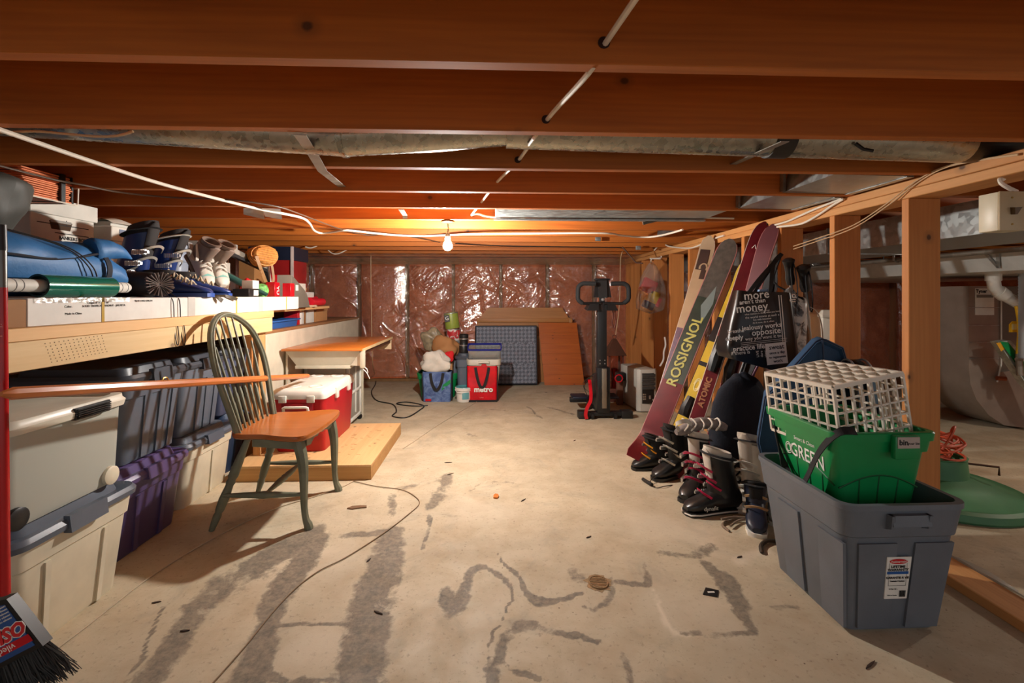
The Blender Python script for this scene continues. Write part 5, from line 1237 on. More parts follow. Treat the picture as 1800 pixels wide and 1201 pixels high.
# ---- lantern, tool, tower
fx0, fy0 = uy(1080, 640, 5.0).x, 5.0
T = thing('wooden_lantern', 'dark brown roofed lantern standing behind the exercise machine', 'lantern', (fx0, fy0, 0))
DB = pm('lantern_brown', (88, 42, 26), .6)
part('base', MB().box(fx0 - .085, fx0 + .085, fy0 - .085, fy0 + .085, .0, .14, .004), DB, T)
for sx in (-1, 1):
    for sy in (-1, 1): part('post', MB().box(fx0 + sx * .072 - .009, fx0 + sx * .072 + .009, fy0 + sy * .072 - .009, fy0 + sy * .072 + .009, .14, .49), DB, T)
part('pane', MB().box(fx0 - .063, fx0 + .063, fy0 - .072, fy0 - .068, .14, .49), film('amber_pane', (.75, .5, .4), .08, .1), T)
part('candle', MB().lathe([(0, 0), (.035, 0), (.035, .2), (.03, .205), (0, .2)], 16, Matrix.Translation((fx0, fy0, .14)), False, False), pm('red_wax', (130, 30, 26), .5), T)
part('roof', MB().loft([[(fx0 + a * .105, fy0 + b * .105, .49) for a, b in ((1, 1), (-1, 1), (-1, -1), (1, -1))], [(fx0 + a * .085, fy0 + b * .085, .53) for a, b in ((1, 1), (-1, 1), (-1, -1), (1, -1))], [(fx0 + a * .018, fy0 + b * .018, .66) for a, b in ((1, 1), (-1, 1), (-1, -1), (1, -1))]]), pm('roof_brown', (70, 40, 26), .5), T)
part('ring', MB().tube([(fx0 + .02 * math.cos(a), fy0, .68 + .02 * math.sin(a)) for a in [2 * PI * i / 14 for i in range(14)]], .004, 6, closed=True), DB, T)
T = thing('power_tool', 'black work lamp with a red ring beside the computer tower', 'work lamp', (fx0 + .03, 4.76, 0))
tx, ty, tzz = uy(1085, 664, 4.76).x, 4.76, uy(1085, 664, 4.76).z
part('stand', MB().box(tx + .005, tx + .065, ty + .01, ty + .07, 0, tzz - .03, .006), pm('stand_brown', (110, 70, 52), .6), T)
part('body', MB().box(tx - .005, tx + .09, ty - .01, ty + .09, tzz - .035, tzz + .05, .014), P_black, T)
part('lens', MB().tube([(tx + .005, ty - .012, tzz), (tx + .003, ty - .05, tzz)], [.038, .03], 20), P_black, T)
part('red_ring', MB().tube([(tx + .004 + .036 * math.cos(a), ty - .05, tzz + .036 * math.sin(a)) for a in [2 * PI * i / 24 for i in range(24)]], .007, 8, closed=True), P_red, T)
MPc = Matrix.Translation((1.475, 4.70, 0)) @ Matrix.Rotation(.10, 4, 'Z')
T = thing('computer_tower', 'silver and black desktop computer tower on the floor by the studs', 'computer', M=MPc)
part('case', MB().box(-.098, .098, -.17, .24, .012, .405, .012), pm('tower_grey', (176, 172, 162), .45), T)
fr = [[(-.098, -.17), (-.098, -.195), (-.075, -.222), (.0, -.232), (.075, -.222), (.098, -.195), (.098, -.17)]]
part('bezel', MB().loft([[(x, y, z) for x, y in fr[0]] for z in (.01, .10, .385)] + [[(x * .96, y * .98, .41) for x, y in fr[0]]]), pm('bezel_silver', (186, 182, 172), .4), T)
part('front_panel', MB().loft([[(x * .78, y * 1.0 - .005 - (.004 if abs(x) < .05 else 0), z) for x, y in fr[0]] for z in (.085, .375)]), P_black, T)
for z in (.355, .315, .275, .235): part('drive_bay', MB().box(-.066, .066, -.2445, -.236, z - .013, z + .013, .003), pm('bay_grey', (64, 62, 60), .4), T)
for z in (.335, .295, .255): part('trim', MB().box(-.066, .066, -.2455, -.236, z - .0015, z + .0015), M_steel, T)
part('button', MB().box(.0, .02, -.246, -.236, .13, .165, .004), M_steel, T)
for i in range(6): part('port', MB().box(-.058 + (i % 2) * .016, -.047 + (i % 2) * .016, -.2455, -.236, .125 + (i // 2) * .022, .138 + (i // 2) * .022), M_steel, T)
part('sticker', MB().box(.035, .055, -.245, -.236, .115, .13), M_steel, T)
for x in (-.07, .07):
    for y in (-.15, .2): part('foot', MB().box(x - .015, x + .015, y - .015, y + .015, 0, .013), P_black, T)

# ---- clear bag of toys hung from the plate
hb = V((1.70, 4.90, 1.5))
T = thing('toy_bag', 'clear plastic bag with red, yellow and blue toys hung from the top plate', 'bag', (1.70, 4.90, 1.1))
tb = uy(1146, 475, 4.82)
def bagf(u, v):
    a = 2 * PI * u; t = v
    r = .016 + (.125 * math.sin(min(1, t * 1.02) ** .85 * PI * .66)) if t < .93 else .10 * math.sqrt(max(0, (1 - t) / .07)) + .002
    r *= 1 + .08 * math.sin(a * 5 + t * 6)
    return (tb.x + r * math.cos(a) * 1.05 - .015 * t, 4.82 + r * math.sin(a) * .6, 1.46 - .52 * t + .01 * math.sin(a * 3))
part('plastic', MB().grid(bagf, 36, 24), film('bag_film', (.93, .9, .88), .13, .12, .10, 22, .4), T, 180)
part('handle', MB().tube(smooth_path([(tb.x - .01, 4.82, 1.46), (tb.x + .0, 4.82, 1.50), (1.755, 4.84, 1.515), (1.758, 4.85, 1.535)], 4), .006, 6), C_wire, T)
part('white_clip', MB().box(tb.x - .03, tb.x + .08, 4.79, 4.80, 1.495, 1.508, M=Matrix.Translation((0, 0, 0))), M_white, T)
cxx = tb.x - .015
for nm, c_, z0_, z1_, xo, wdt in (('red_toy', (198, 30, 34), 1.15, 1.29, -.02, .075), ('yellow_toy', (222, 188, 50), 1.045, 1.17, .02, .06), ('blue_toy', (46, 66, 118), .985, 1.06, -.025, .06), ('red_toy', (1, 1, 1), 1.0, 1.1, .075, .022)):
    part(nm, MB().box(-wdt, wdt, -.035, .035, z0_ - (z0_ + z1_) / 2, z1_ - (z0_ + z1_) / 2, .012, M=Matrix.Translation((cxx + xo, 4.82, (z0_ + z1_) / 2)) @ Matrix.Rotation(.45, 4, 'Y')), pm(nm + '_plastic', c_, .4), T)
solo('foam_strip', MB().strap(smooth_path([(1.70, 4.72, .405), (1.735, 4.72, .47), (1.74, 4.72, .55), (1.758, 4.72, .62), (1.752, 4.73, .70)], 4), (0, 1, 0), .03, .006), M_white, 'torn white foam strip rising behind the computer tower', 'strip')
# ================================================================ skis and poles against the studs
def ski(name, label, P0, P1, wid, nrm, segs, core, cat='ski', group=None, tip=.09, tail=.03, shov=1.18, t_=.014, pointed=.75, words=()):
    L = (P1 - P0); ln = L.length; L.normalize(); n = V(nrm); n = (n - L * n.dot(L)).normalized(); sd = n.cross(L).normalized()
    T = thing(name, label, cat, P0, group=group)
    def W_(t): 
        if t > .93: k_ = (1 - t) / .07; return wid * shov * (max(.02, 1 - (1 - k_) ** 2) ** .5) ** pointed
        if t < .035: k_ = t / .035; return wid * 1.08 * max(.35, 1 - (1 - k_) ** 2) ** .5
        return wid * (1 + (shov - 1) * ((t - .5) / .43) ** 2) if t > .5 else wid * (1 + .08 * ((.5 - t) / .47) ** 2)
    def ctr(t):
        o = tip * max(0, (t - .86) / .14) ** 2 + tail * max(0, (.12 - t) / .12) ** 2 + .012 * math.sin(PI * t)
        return P0 + L * (ln * t) + n * o
    def slab(ta, tb, off, th, wf=1.0, N=26):
        rings = []
        for i in range(N + 1):
            t = ta + (tb - ta) * i / N; c = ctr(t); w2 = W_(t) * wf / 2
            rings.append([c + sd * w2 + n * (off + th), c - sd * w2 + n * (off + th), c - sd * w2 + n * off, c + sd * w2 + n * off])
        return MB().loft(rings)
    part('core', slab(0, 1, 0, t_, 1, 44), core, T)
    for ta, tb, mt, wf in segs: part('topsheet', slab(ta, tb, t_ + .0002, .0012, wf), mt, T)
    for s, t, size, mt, off in words:
        yd = n.cross(L); c = ctr(t) + n * (t_ + .004) + sd * off
        text(s, size, frame(c, L, yd, n), mt, T, bold=.002)
    return T, ctr, n, sd, L
BUR = pm('burgundy_sheet', (92, 20, 28), .3, var=.3, sc=8); DGN = pm('dark_green_sheet', (34, 44, 34), .4, var=.4, sc=14); GRY = pm('weathered_grey_sheet', (74, 68, 62), .5, var=.35, sc=20)
OLV = pm('olive_yellow', (176, 168, 84), .5); YEL = pm('yellow_sheet', (206, 172, 52), .35); BEI = pm('beige_sheet', (168, 140, 108), .5); PUR = pm('plum_sheet', (92, 62, 82), .45, var=.4, sc=20)
BRN = pm('dark_brown_sheet', (58, 36, 28), .5); EDG = pm('pale_edge', (206, 190, 176), .4); BKS = pm('black_sheet', (26, 22, 24), .35); PNK = pm('pink_edge', (170, 110, 106), .4)
NR = (-.62, -.74, .28)
B0, B1 = uz(1128, 812), uy(1286, 424, 3.40)
T, ct, n_, sd_, L_ = ski('ski', 'wide dark green ski lettered ROSSIGNOL with burgundy lower end', B0, B1, .150, NR, [(.0, .34, BUR, .95), (.34, .72, DGN, .93), (.72, 1, GRY, .92)], PNK, tip=.02, tail=.16, shov=1.0, pointed=.9,
    words=[('ROSSIGNOL', .475, .098, OLV, .0)])
part('pale_flash', MB().hexa([ct(t) + sd_ * s + n_ * o for o in (.0155, .0172) for t, s in ((.60, -.03), (.70, -.055), (.78, -.03), (.68, .02))]), pm('grey_green', (112, 124, 122), .4), T)
S0, S1 = uz(1140, 796), uy(1250, 420, 3.68)
T, ct, n_, sd_, L_ = ski('ski', 'beige ski with brown S shaped emblem, leftmost of the leaning skis', S0, S1, .105, NR, [(.55, 1, BEI, .95), (.30, .55, PUR, .93), (0, .30, pm('lilac_white', (196, 188, 196), .4, var=.3, sc=16), .93)], EDG, tip=.04, shov=1.12)
for (ta, tb, s0, s1, mt) in ((.835, .935, -.030, .045, BRN), (.79, .835, -.04, -.002, BRN)):
    part('emblem', MB().hexa([ct(t) + sd_ * s + n_ * (o + .016) for o in (0, .0012) for t, s in ((ta, s0), (ta, s1), (tb, s1), (tb, s0))]), mt, T)
cs_ = ct(.83) + n_ * .0175
part('emblem_curve', MB().tube([cs_ + sd_ * (-.012 + .026 * math.cos(a)) + L_ * (.032 + .03 * math.sin(a)) for a in [-.6 + i * .32 for i in range(12)]], .0085, 6, up=tuple(n_), flat=.3), BEI, T)
Y0, Y1 = uz(1168, 822), uy(1316, 466, 3.16)
T, ct, n_, sd_, L_ = ski('ski', 'yellow and black ski right of the lettered green ski', Y0, Y1, .095, NR, [(.72, .985, YEL, .9), (.50, .60, YEL, .9), (.30, .48, YEL, .9), (.12, .24, YEL, .9), (.60, .72, BKS, .9), (.24, .30, BKS, .9)], BKS, tip=.05)
part('swirl', MB().tube([ct(.39) + n_ * .017 + sd_ * .022 * math.cos(a) * (1 - i * .02) + L_ * .05 * math.sin(a) * (1 - i * .02) for i, a in enumerate([i * .5 for i in range(24)])], .004, 5, up=tuple(n_), flat=.4), pm('pale_yellow', (230, 214, 150), .4), T)
part('binding', MB().tube([ct(.25) + n_ * .03, ct(.28) + n_ * .045, ct(.33) + n_ * .035], [.03, .036, .026], 8), P_black, T)
A0, A1 = uz(1192, 838), uy(1344, 386, 2.94)
T, ct, n_, sd_, L_ = ski('ski', 'glossy burgundy ski with its tip reaching above the top plate', A0, A1, .085, NR, [(0, .42, BUR, .9), (.42, .62, BKS, .9), (.62, 1, BUR, .92)], EDG, tip=-.05, words=[('ATOMIC', .32, .05, pm('tan_print', (150, 96, 60), .5), 0)])
part('chevron', MB().strap([ct(.88) + n_ * .017 - sd_ * .012, ct(.895) + n_ * .017, ct(.88) + n_ * .017 + sd_ * .012], tuple(n_), .002, .004), M_white, T)
part('binding', MB().tube([ct(.40) + n_ * .03, ct(.45) + n_ * .04, ct(.52) + n_ * .03], [.026, .034, .024], 8), P_black, T)
part('red_heel', MB().tube([ct(.53) + n_ * .03, ct(.58) + n_ * .035], [.034, .03], 10), pm('maroon_plastic', (110, 10, 24), .4), T)
A0, A1 = uz(1240, 832), uy(1358, 392, 2.84)
T, ct, n_, sd_, L_ = ski('ski', 'burgundy ski with pale pink edges beside the hanging newspaper print bag', A0, A1, .085, (-.72, -.62, .25), [(0, .5, BUR, .9), (.5, 1, pm('mauve_sheet', (104, 58, 62), .4), .9)], PNK, tip=-.04, words=[('ATOMIC', .30, .05, pm('tan_print', (1, 1, 1)), 0)])
part('binding', MB().tube([ct(.36) + n_ * .03, ct(.42) + n_ * .045, ct(.48) + n_ * .03], [.024, .034, .024], 8), P_black, T)
K0, K1 = uz(1275, 826), uy(1362, 470, 2.98)
ski('ski', 'black ski with rounded tip behind the burgundy skis', K0, K1, .085, (-.72, -.62, .25), [(0, 1, BKS, .9)], BRN, tip=.02)
hoop = [uy(1347, 395, 2.95), uy(1360, 402, 2.95), uy(1370, 425, 2.95), uy(1371, 455, 2.95), uy(1362, 495, 2.95), uy(1343, 540, 2.95), uy(1290, 690, 2.97), uz(1246, 832)]
solo('curved_rod', MB().tube(smooth_path(hoop, 5), .010, 8), M_blackm, 'black rod with a hooked top standing behind the skis', 'rod')
PRP = pm('purple_pole', (82, 38, 62), .35)
def pole(label, bot, top, mat, grip, r0=.0065, strap=True, gr=.017, gl=.11):
    d = (top - bot).normalized(); T = thing('ski_pole', label, 'ski pole', bot, group=None)
    part('shaft', MB().tube([bot, bot + d * .05, top - d * gl], [.003, r0, r0 + .0015], 10), mat, T)
    part('basket', MB().lathe([(.006, -.006), (.035, 0), (.035, .004), (.006, .01)], 16, Matrix.Translation(bot + d * .06) @ d.to_track_quat('Z', 'Y').to_matrix().to_4x4(), False, False), P_black, T)
    part('grip', MB().tube([top - d * gl, top - d * gl * .8, top - d * gl * .5, top - d * gl * .2, top, top + d * .012], [gr * .8, gr, gr * .85, gr, gr * 1.3, gr * .7], 12), grip, T)
    if strap:
        s = V((d.y, -d.x, 0)).normalized()
        part('strap', MB().strap(smooth_path([top - d * .01, top + V((.022, -.02, -.03)), top + V((.034, -.03, -.16)), top + V((.03, -.03, -.26)), top + V((.02, -.015, -.20)), top + V((.006, -.015, -.10)), top - d * .02 + V((0, -.014, 0))], 4), (.3, .9, 0), .016, .002), P_blackcl, T)
    return T
pole('purple ski pole leaning lowest, in front of the navy bag', uz(1236, 828), uy(1352, 605, 2.76), PRP, P_black, strap=False)
pole('purple ski pole just above the lowest purple pole', uz(1246, 818), uy(1356, 590, 2.80), PRP, P_black, strap=False)
pole('silver ski pole with black grip and strap, nearer the newspaper print bag', uz(1418, 812), uy(1386, 458, 2.70), M_steel, P_black, gr=.026, gl=.15)
pole('silver ski pole with black grip, nearer the second wooden stud', uz(1447, 812), uy(1412, 470, 2.66), M_steel, P_black, gr=.030, gl=.15)

# ================================================================ hanging bag with printed words
bx, by, zt, zb_ = uy(1338, 560, 2.62).x, 2.62, uy(1338, 513, 2.62).z, uy(1338, 643, 2.62).z
T = thing('tote_bag', 'black shopping bag printed with white words, hanging from the stud', 'bag', (bx, by, zb_))
def bring(t):
    w2, d2 = .155 + .065 * (1 - t) - .03 * max(0, .12 - t) / .12, .05 + .05 * (1 - t)
    z = zb_ + (zt - zb_) * t
    out = []
    for i, (x, y) in enumerate(rr(w2 * 2, d2 * 2, .04, 4)):
        out.append((bx + x - .03 * (1 - t), by + y + .006 * math.sin(x * 40 + t * 5), z + (.10 * (x / .2) * (1 - t) * -.55) + .008 * math.sin(x * 30) * t))
    return out
body = part('body', MB().loft([bring(t / 10) for t in range(11)], True, False), pm('black_vinyl', (22, 21, 21), .28), T)
part('lining', MB().loft([[(bx + (x - bx) * .97, by + (y - by) * .9, z) for x, y, z in bring(t)] for t in (1, .6)], False, True), P_blackcl, T)
hook = V((1.752, ypx(1373) - .02, uy(1363, 447, 2.82).z))
for dx0, dx1, yy in ((-.11, -.06, -.05), (.02, .07, -.05), (-.02, .03, .05)):
    part('strap', MB().strap(smooth_path([(bx + dx0, by + yy, zt - .02), (bx + dx0 * .6 + .03, by + yy * .6, zt + .06), tuple(hook * .6 + V((bx, by, zt + .08)) * .4), tuple(hook)], 4), (1, .2, 0), .024, .003), P_blackcl, T)
part('blue_lining', MB().hexa([(bx - .03, by - .02, zt - .03), (bx + .05, by - .02, zt - .03), (bx + .05, by, zt - .03), (bx - .03, by, zt - .03), (bx - .02, by - .02, zt + .012), (bx + .05, by - .02, zt + .018), (bx + .05, by, zt + .018), (bx - .02, by, zt + .012)]), pm('pale_blue_cloth', (132, 160, 192), .8), T)
# words on the front face; the face leans back and tapers
def TF(px_, py_, rot=-.0):
    z = uy(px_, py_, by).z; t = (z - zb_) / (zt - zb_); d2 = .05 + .05 * (1 - t)
    return Matrix.Translation((uy(px_, py_, by - d2).x, by - d2 - .0105, uy(px_, py_, by - d2).z)) @ Matrix.Rotation(PI / 2 - .02, 4, 'X') @ Matrix.Rotation(rot + .10, 4, 'Z') 
for s, x, y, sz in (('more', 1328, 519, .066), ("aren't than", 1321, 530, .034), ('money', 1320, 541, .066), ('jealousy works', 1337, 574, .037), ('opposite', 1345, 583, .047), ('way you want it to', 1340, 593, .027), ('practice life.', 1316, 611, .038), ('if there is', 1300, 620, .028), ('the world moves at such a', 1338, 556, .018), ('what matters is doing what you love', 1338, 550, .0135), ('breathe', 1292, 582, .03), ('deeply', 1289, 594, .038), ('live with intention', 1338, 561, .014), ('do it now, do it often', 1340, 566, .014), ('listen to the ocean', 1337, 546.5, .012)):
    text(s, sz, TF(x, y), M_wink, T, bold=.0006 if sz > .03 else 0)
text('flo', .05, Matrix.Translation((uy(1381, 524, by).x, by - .066, uy(1381, 524, by).z)) @ Matrix.Rotation(PI / 2, 4, 'X') @ Matrix.Rotation(PI / 2, 4, 'Z'), M_wink, T)
for yy in (600, 603, 606): part('white_rule', MB().box(-.13, .13, 0, .0016, 0, .001, M=TF(1341, yy - 1)), M_wink, T)
for xx in (1371, 1375): part('white_rule', MB().box(-.004 + .0, .0, -.13, .13, 0, .001, M=TF(xx, 560, -.02)), M_wink, T)
Mq = TF(1364, 622)
sq = part('white_square', MB().box(-.062, .055, -.055, .06, 0, .001, M=Mq), M_wink, T)
for s, dy, sz in (('sweat', .038, .036), ('once a day', .008, .02), ('to regenerate', -.016, .017), ("won't", -.038, .022)):
    text(s, sz, Mq @ Matrix.Translation((0, dy, .0014)), M_ink, sq, bold=.0004)
for i, s in enumerate(('LIVE', 'dare', 'ideal')): text(s, .02, TF(1330 + i * 7, 622, PI / 2), M_wink, T)
CRN = NT('printed_film'); p = CRN.bsdf; v = CRN.coords((1, 1, 1))
CRN.l(CRN.mix(CRN.rng(CRN.noise(v, 9, 4, .6, 1.8), .42, .55), lin((44, 38, 34)), lin((196, 190, 182))), p.inputs['Base Color']); p.inputs['Roughness'].default_value = .3
tp_ = uy(1404, 570, 2.72)
o = crumple('plastic_bag', 'black and white plastic carrier bag with a red mark behind the word printed bag', 'bag', (tp_.x - .03, 2.72, tp_.z), (.075, .04, .19), CRN.m, 21, 18, .2)
T = o
part('red_mark', MB().tube([(uy(1402, 583, 2.69).x + .02 * math.cos(a), 2.692, uy(1402, 583, 2.69).z + .016 * math.sin(a)) for a in [2 * PI * i / 18 for i in range(18)]], .004, 5, closed=True), P_red, T)
part('tie', MB().tube(smooth_path([(tp_.x, 2.74, tp_.z + .18), (1.70, 2.78, tp_.z + .25), tuple(hook)], 4), .006, 6), P_blackcl, T)
cpx = uy(1453, 570, 3.1)
T = thing('lidded_box', 'pale plastic box with ridged lid seen between the studs', 'box', (cpx.x, 3.12, 0))
part('box', MB().box(cpx.x - .055, cpx.x + .055, 3.06, 3.2, .0, cpx.z + .055, .008), P_white, T)
part('lid', MB().loft([[(cpx.x + a * w_, 3.13 + b * d_, cpx.z + z_) for a, b in ((1, 1), (-1, 1), (-1, -1), (1, -1))] for w_, d_, z_ in ((.07, .09, .05), (.07, .09, .065), (.045, .06, .095), (.03, .04, .097))]), P_white, T)
solo('white_ribbon', MB().strap(smooth_path([uy(1424, 540, 2.62), uy(1436, 548, 2.60), uy(1444, 570, 2.60), uy(1446, 600, 2.61), uy(1441, 612, 2.62)], 4), (.3, .9, 0), .016, .002), M_white, 'loose white ribbon hanging by the ski pole shafts', 'ribbon')

# ================================================================ soft bags on the floor
crumple('duffel_bag', 'dark navy duffel bag slumped behind the ski boots', 'bag', (1.46, 2.70, .32), (.19, .075, .36), pm('dark_navy_cloth', (24, 28, 40), .85, bump=.4, bsc=120), 33, 26, .10, .0)
BLU = pm('denim_blue_canvas', (40, 74, 108), .75, bump=.3, bsc=200)
T = thing('folded_bag', 'blue padded canvas bag standing behind the white crate', 'bag', (1.5, 2.3, 0))
sil = [(1338, 805), (1332, 780), (1345, 700), (1392, 650), (1436, 601), (1445, 597), (1452, 598), (1482, 612), (1490, 640), (1494, 800)]
fr_ = [uy(x, y, 2.17) for x, y in sil]
for q in fr_: q.z = max(q.z, .0)
def off(d, s): 
    c = sum(fr_, V()) / len(fr_)
    return [V((c.x + (q.x - c.x) * s + .55 * d, q.y + d, max(0, c.z + (q.z - c.z) * s))) for q in fr_]
part('body', MB().loft([off(.02, .9), off(0, .97), off(.02, 1), off(.16, 1.0), off(.2, .95), off(.205, .8)]), BLU, T)
part('piping', MB().tube(off(.012, .995), .006, 6, closed=True), pm('navy_piping', (24, 44, 72), .7), T)
part('seam', MB().tube([uy(1446, 598, 2.165), uy(1449, 660, 2.162), uy(1449, 760, 2.165)], .004, 6), pm('navy_piping', (1, 1, 1)), T)
m = MB(); bc = uy(1508, 660, 2.14)
T = thing('holdall', 'black shiny holdall with white piping beside the blue canvas bag', 'bag', (1.70, 2.14, 0))
def ho(x): return [(x, 2.14 + .10 * math.cos(a) * (1 if math.sin(a) > 0 else .9), max(0.0, .43 + (.43 if math.sin(a) < 0 else bc.z + .075 - .43) * math.copysign(abs(math.sin(a)) ** .6, math.sin(a)))) for a in [2 * PI * i / 28 for i in range(28)]]
part('body', MB().loft([[(x, 2.14 + (y - 2.14) * s_, .43 + (z - .43) * s_) for x, y, z in ho(xx)] for xx, s_ in ((1.635, .85), (1.645, .97), (1.66, 1.0), (1.71, 1.0), (1.735, .96), (1.748, .85))]), pm('black_shiny', (24, 26, 30), .2), T)
for xx in (1.66, 1.735): part('piping', MB().tube([(x, y, z + .0) for x, y, z in ho(xx)], .005, 6, closed=True), pm('piping_grey', (150, 160, 168), .5), T)
part('blue_patch', MB().hexa([(1.68, 2.036, .62), (1.72, 2.036, .62), (1.72, 2.05, .62), (1.68, 2.05, .62), (1.68, 2.037, .80), (1.72, 2.037, .78), (1.72, 2.05, .78), (1.68, 2.05, .80)]), pm('steel_blue', (90, 130, 156), .4), T)

# ================================================================ ski boots in a heap
BKL = pm('black_shell', (34, 33, 33), .3); PKB = pm('pink_buckle', (176, 22, 70), .35); WL = pm('off_white_liner', (206, 196, 182), .8); WHS = pm('white_shell', (216, 208, 194), .4)
G4 = 'ski boots heaped in front of the leaning skis'
bt = boot('ski_boot', 'black touring boot with pink buckles, nearest of the heap', 'ski boot', place((1.16, 2.40, 0), PI + .12), BKL, BKL, WL, PKB, BKL, G4, .31, .05)
part('white_edge', MB().tube([(x, y, .012) for x, y in [(.182, -.012), (.165, -.046), (.11, -.053), (.03, -.043), (-.05, -.037), (-.13, -.039)]], .004, 6), M_white, bt)
part('white_edge', MB().tube([(x, y, .012) for x, y in [(.182, .012), (.165, .046), (.11, .053), (.03, .043), (-.05, .037), (-.13, .039)]], .004, 6), M_white, bt)
text('dynafit', .03, Matrix.Translation((.06, .0515, .042)) @ Matrix.Rotation(PI, 4, 'Z') @ Matrix.Rotation(PI / 2, 4, 'X'), M_white, bt)
bt = boot('ski_boot', 'black touring boot with pink buckles, behind the nearest one', 'ski boot', place((1.16, 2.62, 0), PI + .75), BKL, BKL, WL, PKB, BKL, G4, .33, .05)
text('pebolid', .035, Matrix.Translation((-.02, .0475, .075)) @ Matrix.Rotation(PI, 4, 'Z') @ Matrix.Rotation(PI / 2, 4, 'X'), M_white, bt)
boot('ski_boot', 'plain black ski boot with black liner, third from the front', 'ski boot', place((1.14, 2.88, 0), PI + .35), BKL, P_black, DK, SIL, BKL, G4, .30, .08)
OR = pm('orange_pull', (220, 150, 30), .4)
boot('ski_boot', 'low black boot with orange buckles at the foot of the green ski', 'ski boot', place((1.05, 3.02, 0), PI + .1), P_black, P_blackcl, DK, OR, P_black, G4, .24, .06, scale=.85)
boot('ski_boot', 'white rear entry ski boot in front of the navy duffel bag', 'ski boot', place((1.395, 2.50, 0), PI + .80), WHS, WHS, pm('cream_liner', (196, 184, 168), .9), pm('white_buckle', (222, 218, 206), .4), WHS, G4, .36, .10)
boot('ski_boot', 'white rear entry ski boot against the charcoal tub', 'ski boot', place((1.475, 2.37, 0), PI + 1.0), WHS, WHS, pm('cream_liner', (1, 1, 1)), pm('white_buckle', (1, 1, 1)), WHS, G4, .35, .10)
TAN = pm('tan_buckle', (176, 138, 96), .5); NVY = pm('navy_shell', (34, 40, 58), .4)
boot('ski_boot', 'navy ski boot with tan buckles at the corner of the tub', 'ski boot', place((1.30, 2.28, 0), PI + 1.1), NVY, NVY, P_blackcl, TAN, M_white, G4, .20, .04, scale=.95)
T = thing('inner_boot', 'grey and white lace up inner boot lying over the black boots', 'inner boot', (1.15, 2.62, .33))
part('upper', MB().tube(smooth_path([(1.02, 2.58, .36), (1.10, 2.60, .38), (1.18, 2.62, .40), (1.27, 2.64, .385), (1.33, 2.62, .37)], 3), [.015, .025, .030, .033, .035, .035, .034, .033, .032, .030, .028, .024, .015], 12), pm('grey_liner', (128, 118, 114), .8, var=.4, sc=30), T)
m = MB()
for i in range(5): m.tube(smooth_path([(1.06 + i * .045 + .01 * math.sin(i * 4), 2.565, .372), (1.085 + i * .045, 2.568, .408), (1.07 + i * .05, 2.615, .428), (1.10 + i * .04, 2.66, .39)], 3), .005, 5)
part('laces', m, WL, T)
part('pull_loop', MB().strap(smooth_path([(1.03, 2.56, .38), (1.0, 2.53, .42), (1.05, 2.52, .44), (1.10, 2.56, .41)], 4), (.2, .3, 1), .022, .003), WL, T)
solo('release_cord', MB().tube(smooth_path([uz(1182, 853), uz(1168, 858) + V((0, 0, .01)), uz(1152, 858), uz(1143, 852) + V((0, 0, .012)), uz(1150, 846) + V((0, 0, .03)), uz(1160, 838)], 5), .0025, 6), C_black, 'thin black cord loop on the floor by the low black boot', 'cord')
solo('cord_handle', MB().tube([uz(1130, 846) + V((0, 0, .012)), uz(1146, 856) + V((0, 0, .012))], [.010, .011], 10), P_black, 'small black cord handle lying on the floor left of the boots', 'handle')
m = MB()
for k_, pts in enumerate(([(1352, 918), (1325, 912), (1295, 914), (1270, 924), (1282, 936)], [(1358, 924), (1330, 918), (1300, 920), (1284, 930)], [(1350, 912), (1320, 918), (1292, 917), (1268, 921)])):
    m.tube(smooth_path([uz(*q) + V((0, 0, .006 + .008 * k_)) for q in pts], 5), .006, 6)
solo('boot_laces', m, pm('grey_lace', (128, 108, 90), .8), 'tangle of grey boot laces on the floor left of the tub', 'laces')
solo('dark_hook', MB().tube(smooth_path([uz(1362, 955) + V((0, 0, .01)), uz(1348, 956) + V((0, 0, .012)), uz(1338, 963) + V((0, 0, .01)), uz(1339, 975) + V((0, 0, .008))], 5), [.009] * 15 + [.005], 8), pm('dark_rubber', (60, 48, 36), .7), 'short dark curved hook on the floor beside the tub', 'hook')

# ================================================================ charcoal tub, green box, white crate
T = tote('storage_tub', 'large open charcoal tub in the right foreground holding a green box', 'tub', 1.135, 1.545, 1.475, 1.975, 0, .445, P_tub, None, .79, None, ribset('-x', (.13, .62), .26, .03, .70, .007) + ribset('-y', (.28, .78), .34, .03, .70, .007), '-y', open_top=True, rim=.022, latchmat=P_tub)
q = lambda u, z, o: side_pt(1.135, 1.545, 1.475, 1.975, 0, .445, .79, '-y', u, z, o)
c0, c1, c2, c3 = q(.36, .27, .010), q(.58, .27, .010), q(.58, .60, .010), q(.36, .60, .010)
lb = part('label', MB().hexa([c0, c1, c1 + V((0, .003, 0)), c0 + V((0, .003, 0)), c3, c2, c2 + V((0, .003, 0)), c3 + V((0, .003, 0))]), M_white, T)
up = (c3 - c0).normalized(); rt = V((1, 0, 0)); nn = rt.cross(up)
ML = frame((c0 + c1) / 2 + nn * .0012, rt, up, nn); LH = (c3 - c0).length
part('red_badge', MB().prism([(.030 * math.cos(a) * (1 if abs(math.cos(a)) < .7 else 1), LH * .90 + .009 * math.sin(a)) for a in [2 * PI * i / 24 for i in range(24)]], 0, .0006, ML), P_red, lb)
text('Rubbermaid', .0105, ML @ Matrix.Translation((0, LH * .90, .001)), M_white, lb)
for s, f_, sz in (('LIFETIME', .775, .0125), ('WARRANTY', .70, .0125), ('GARANTIE À VIE', .51, .0105), ('Contents / Contenu', .43, .006)): text(s, sz, ML @ Matrix.Translation((0, LH * f_, .0004)), M_ink, lb, bold=.0002)
part('blue_stripe', MB().box(-.036, .036, LH * .60, LH * .66, 0, .0005, M=ML), pm('stripe_blue', (30, 84, 150), .4), lb)
m = MB()
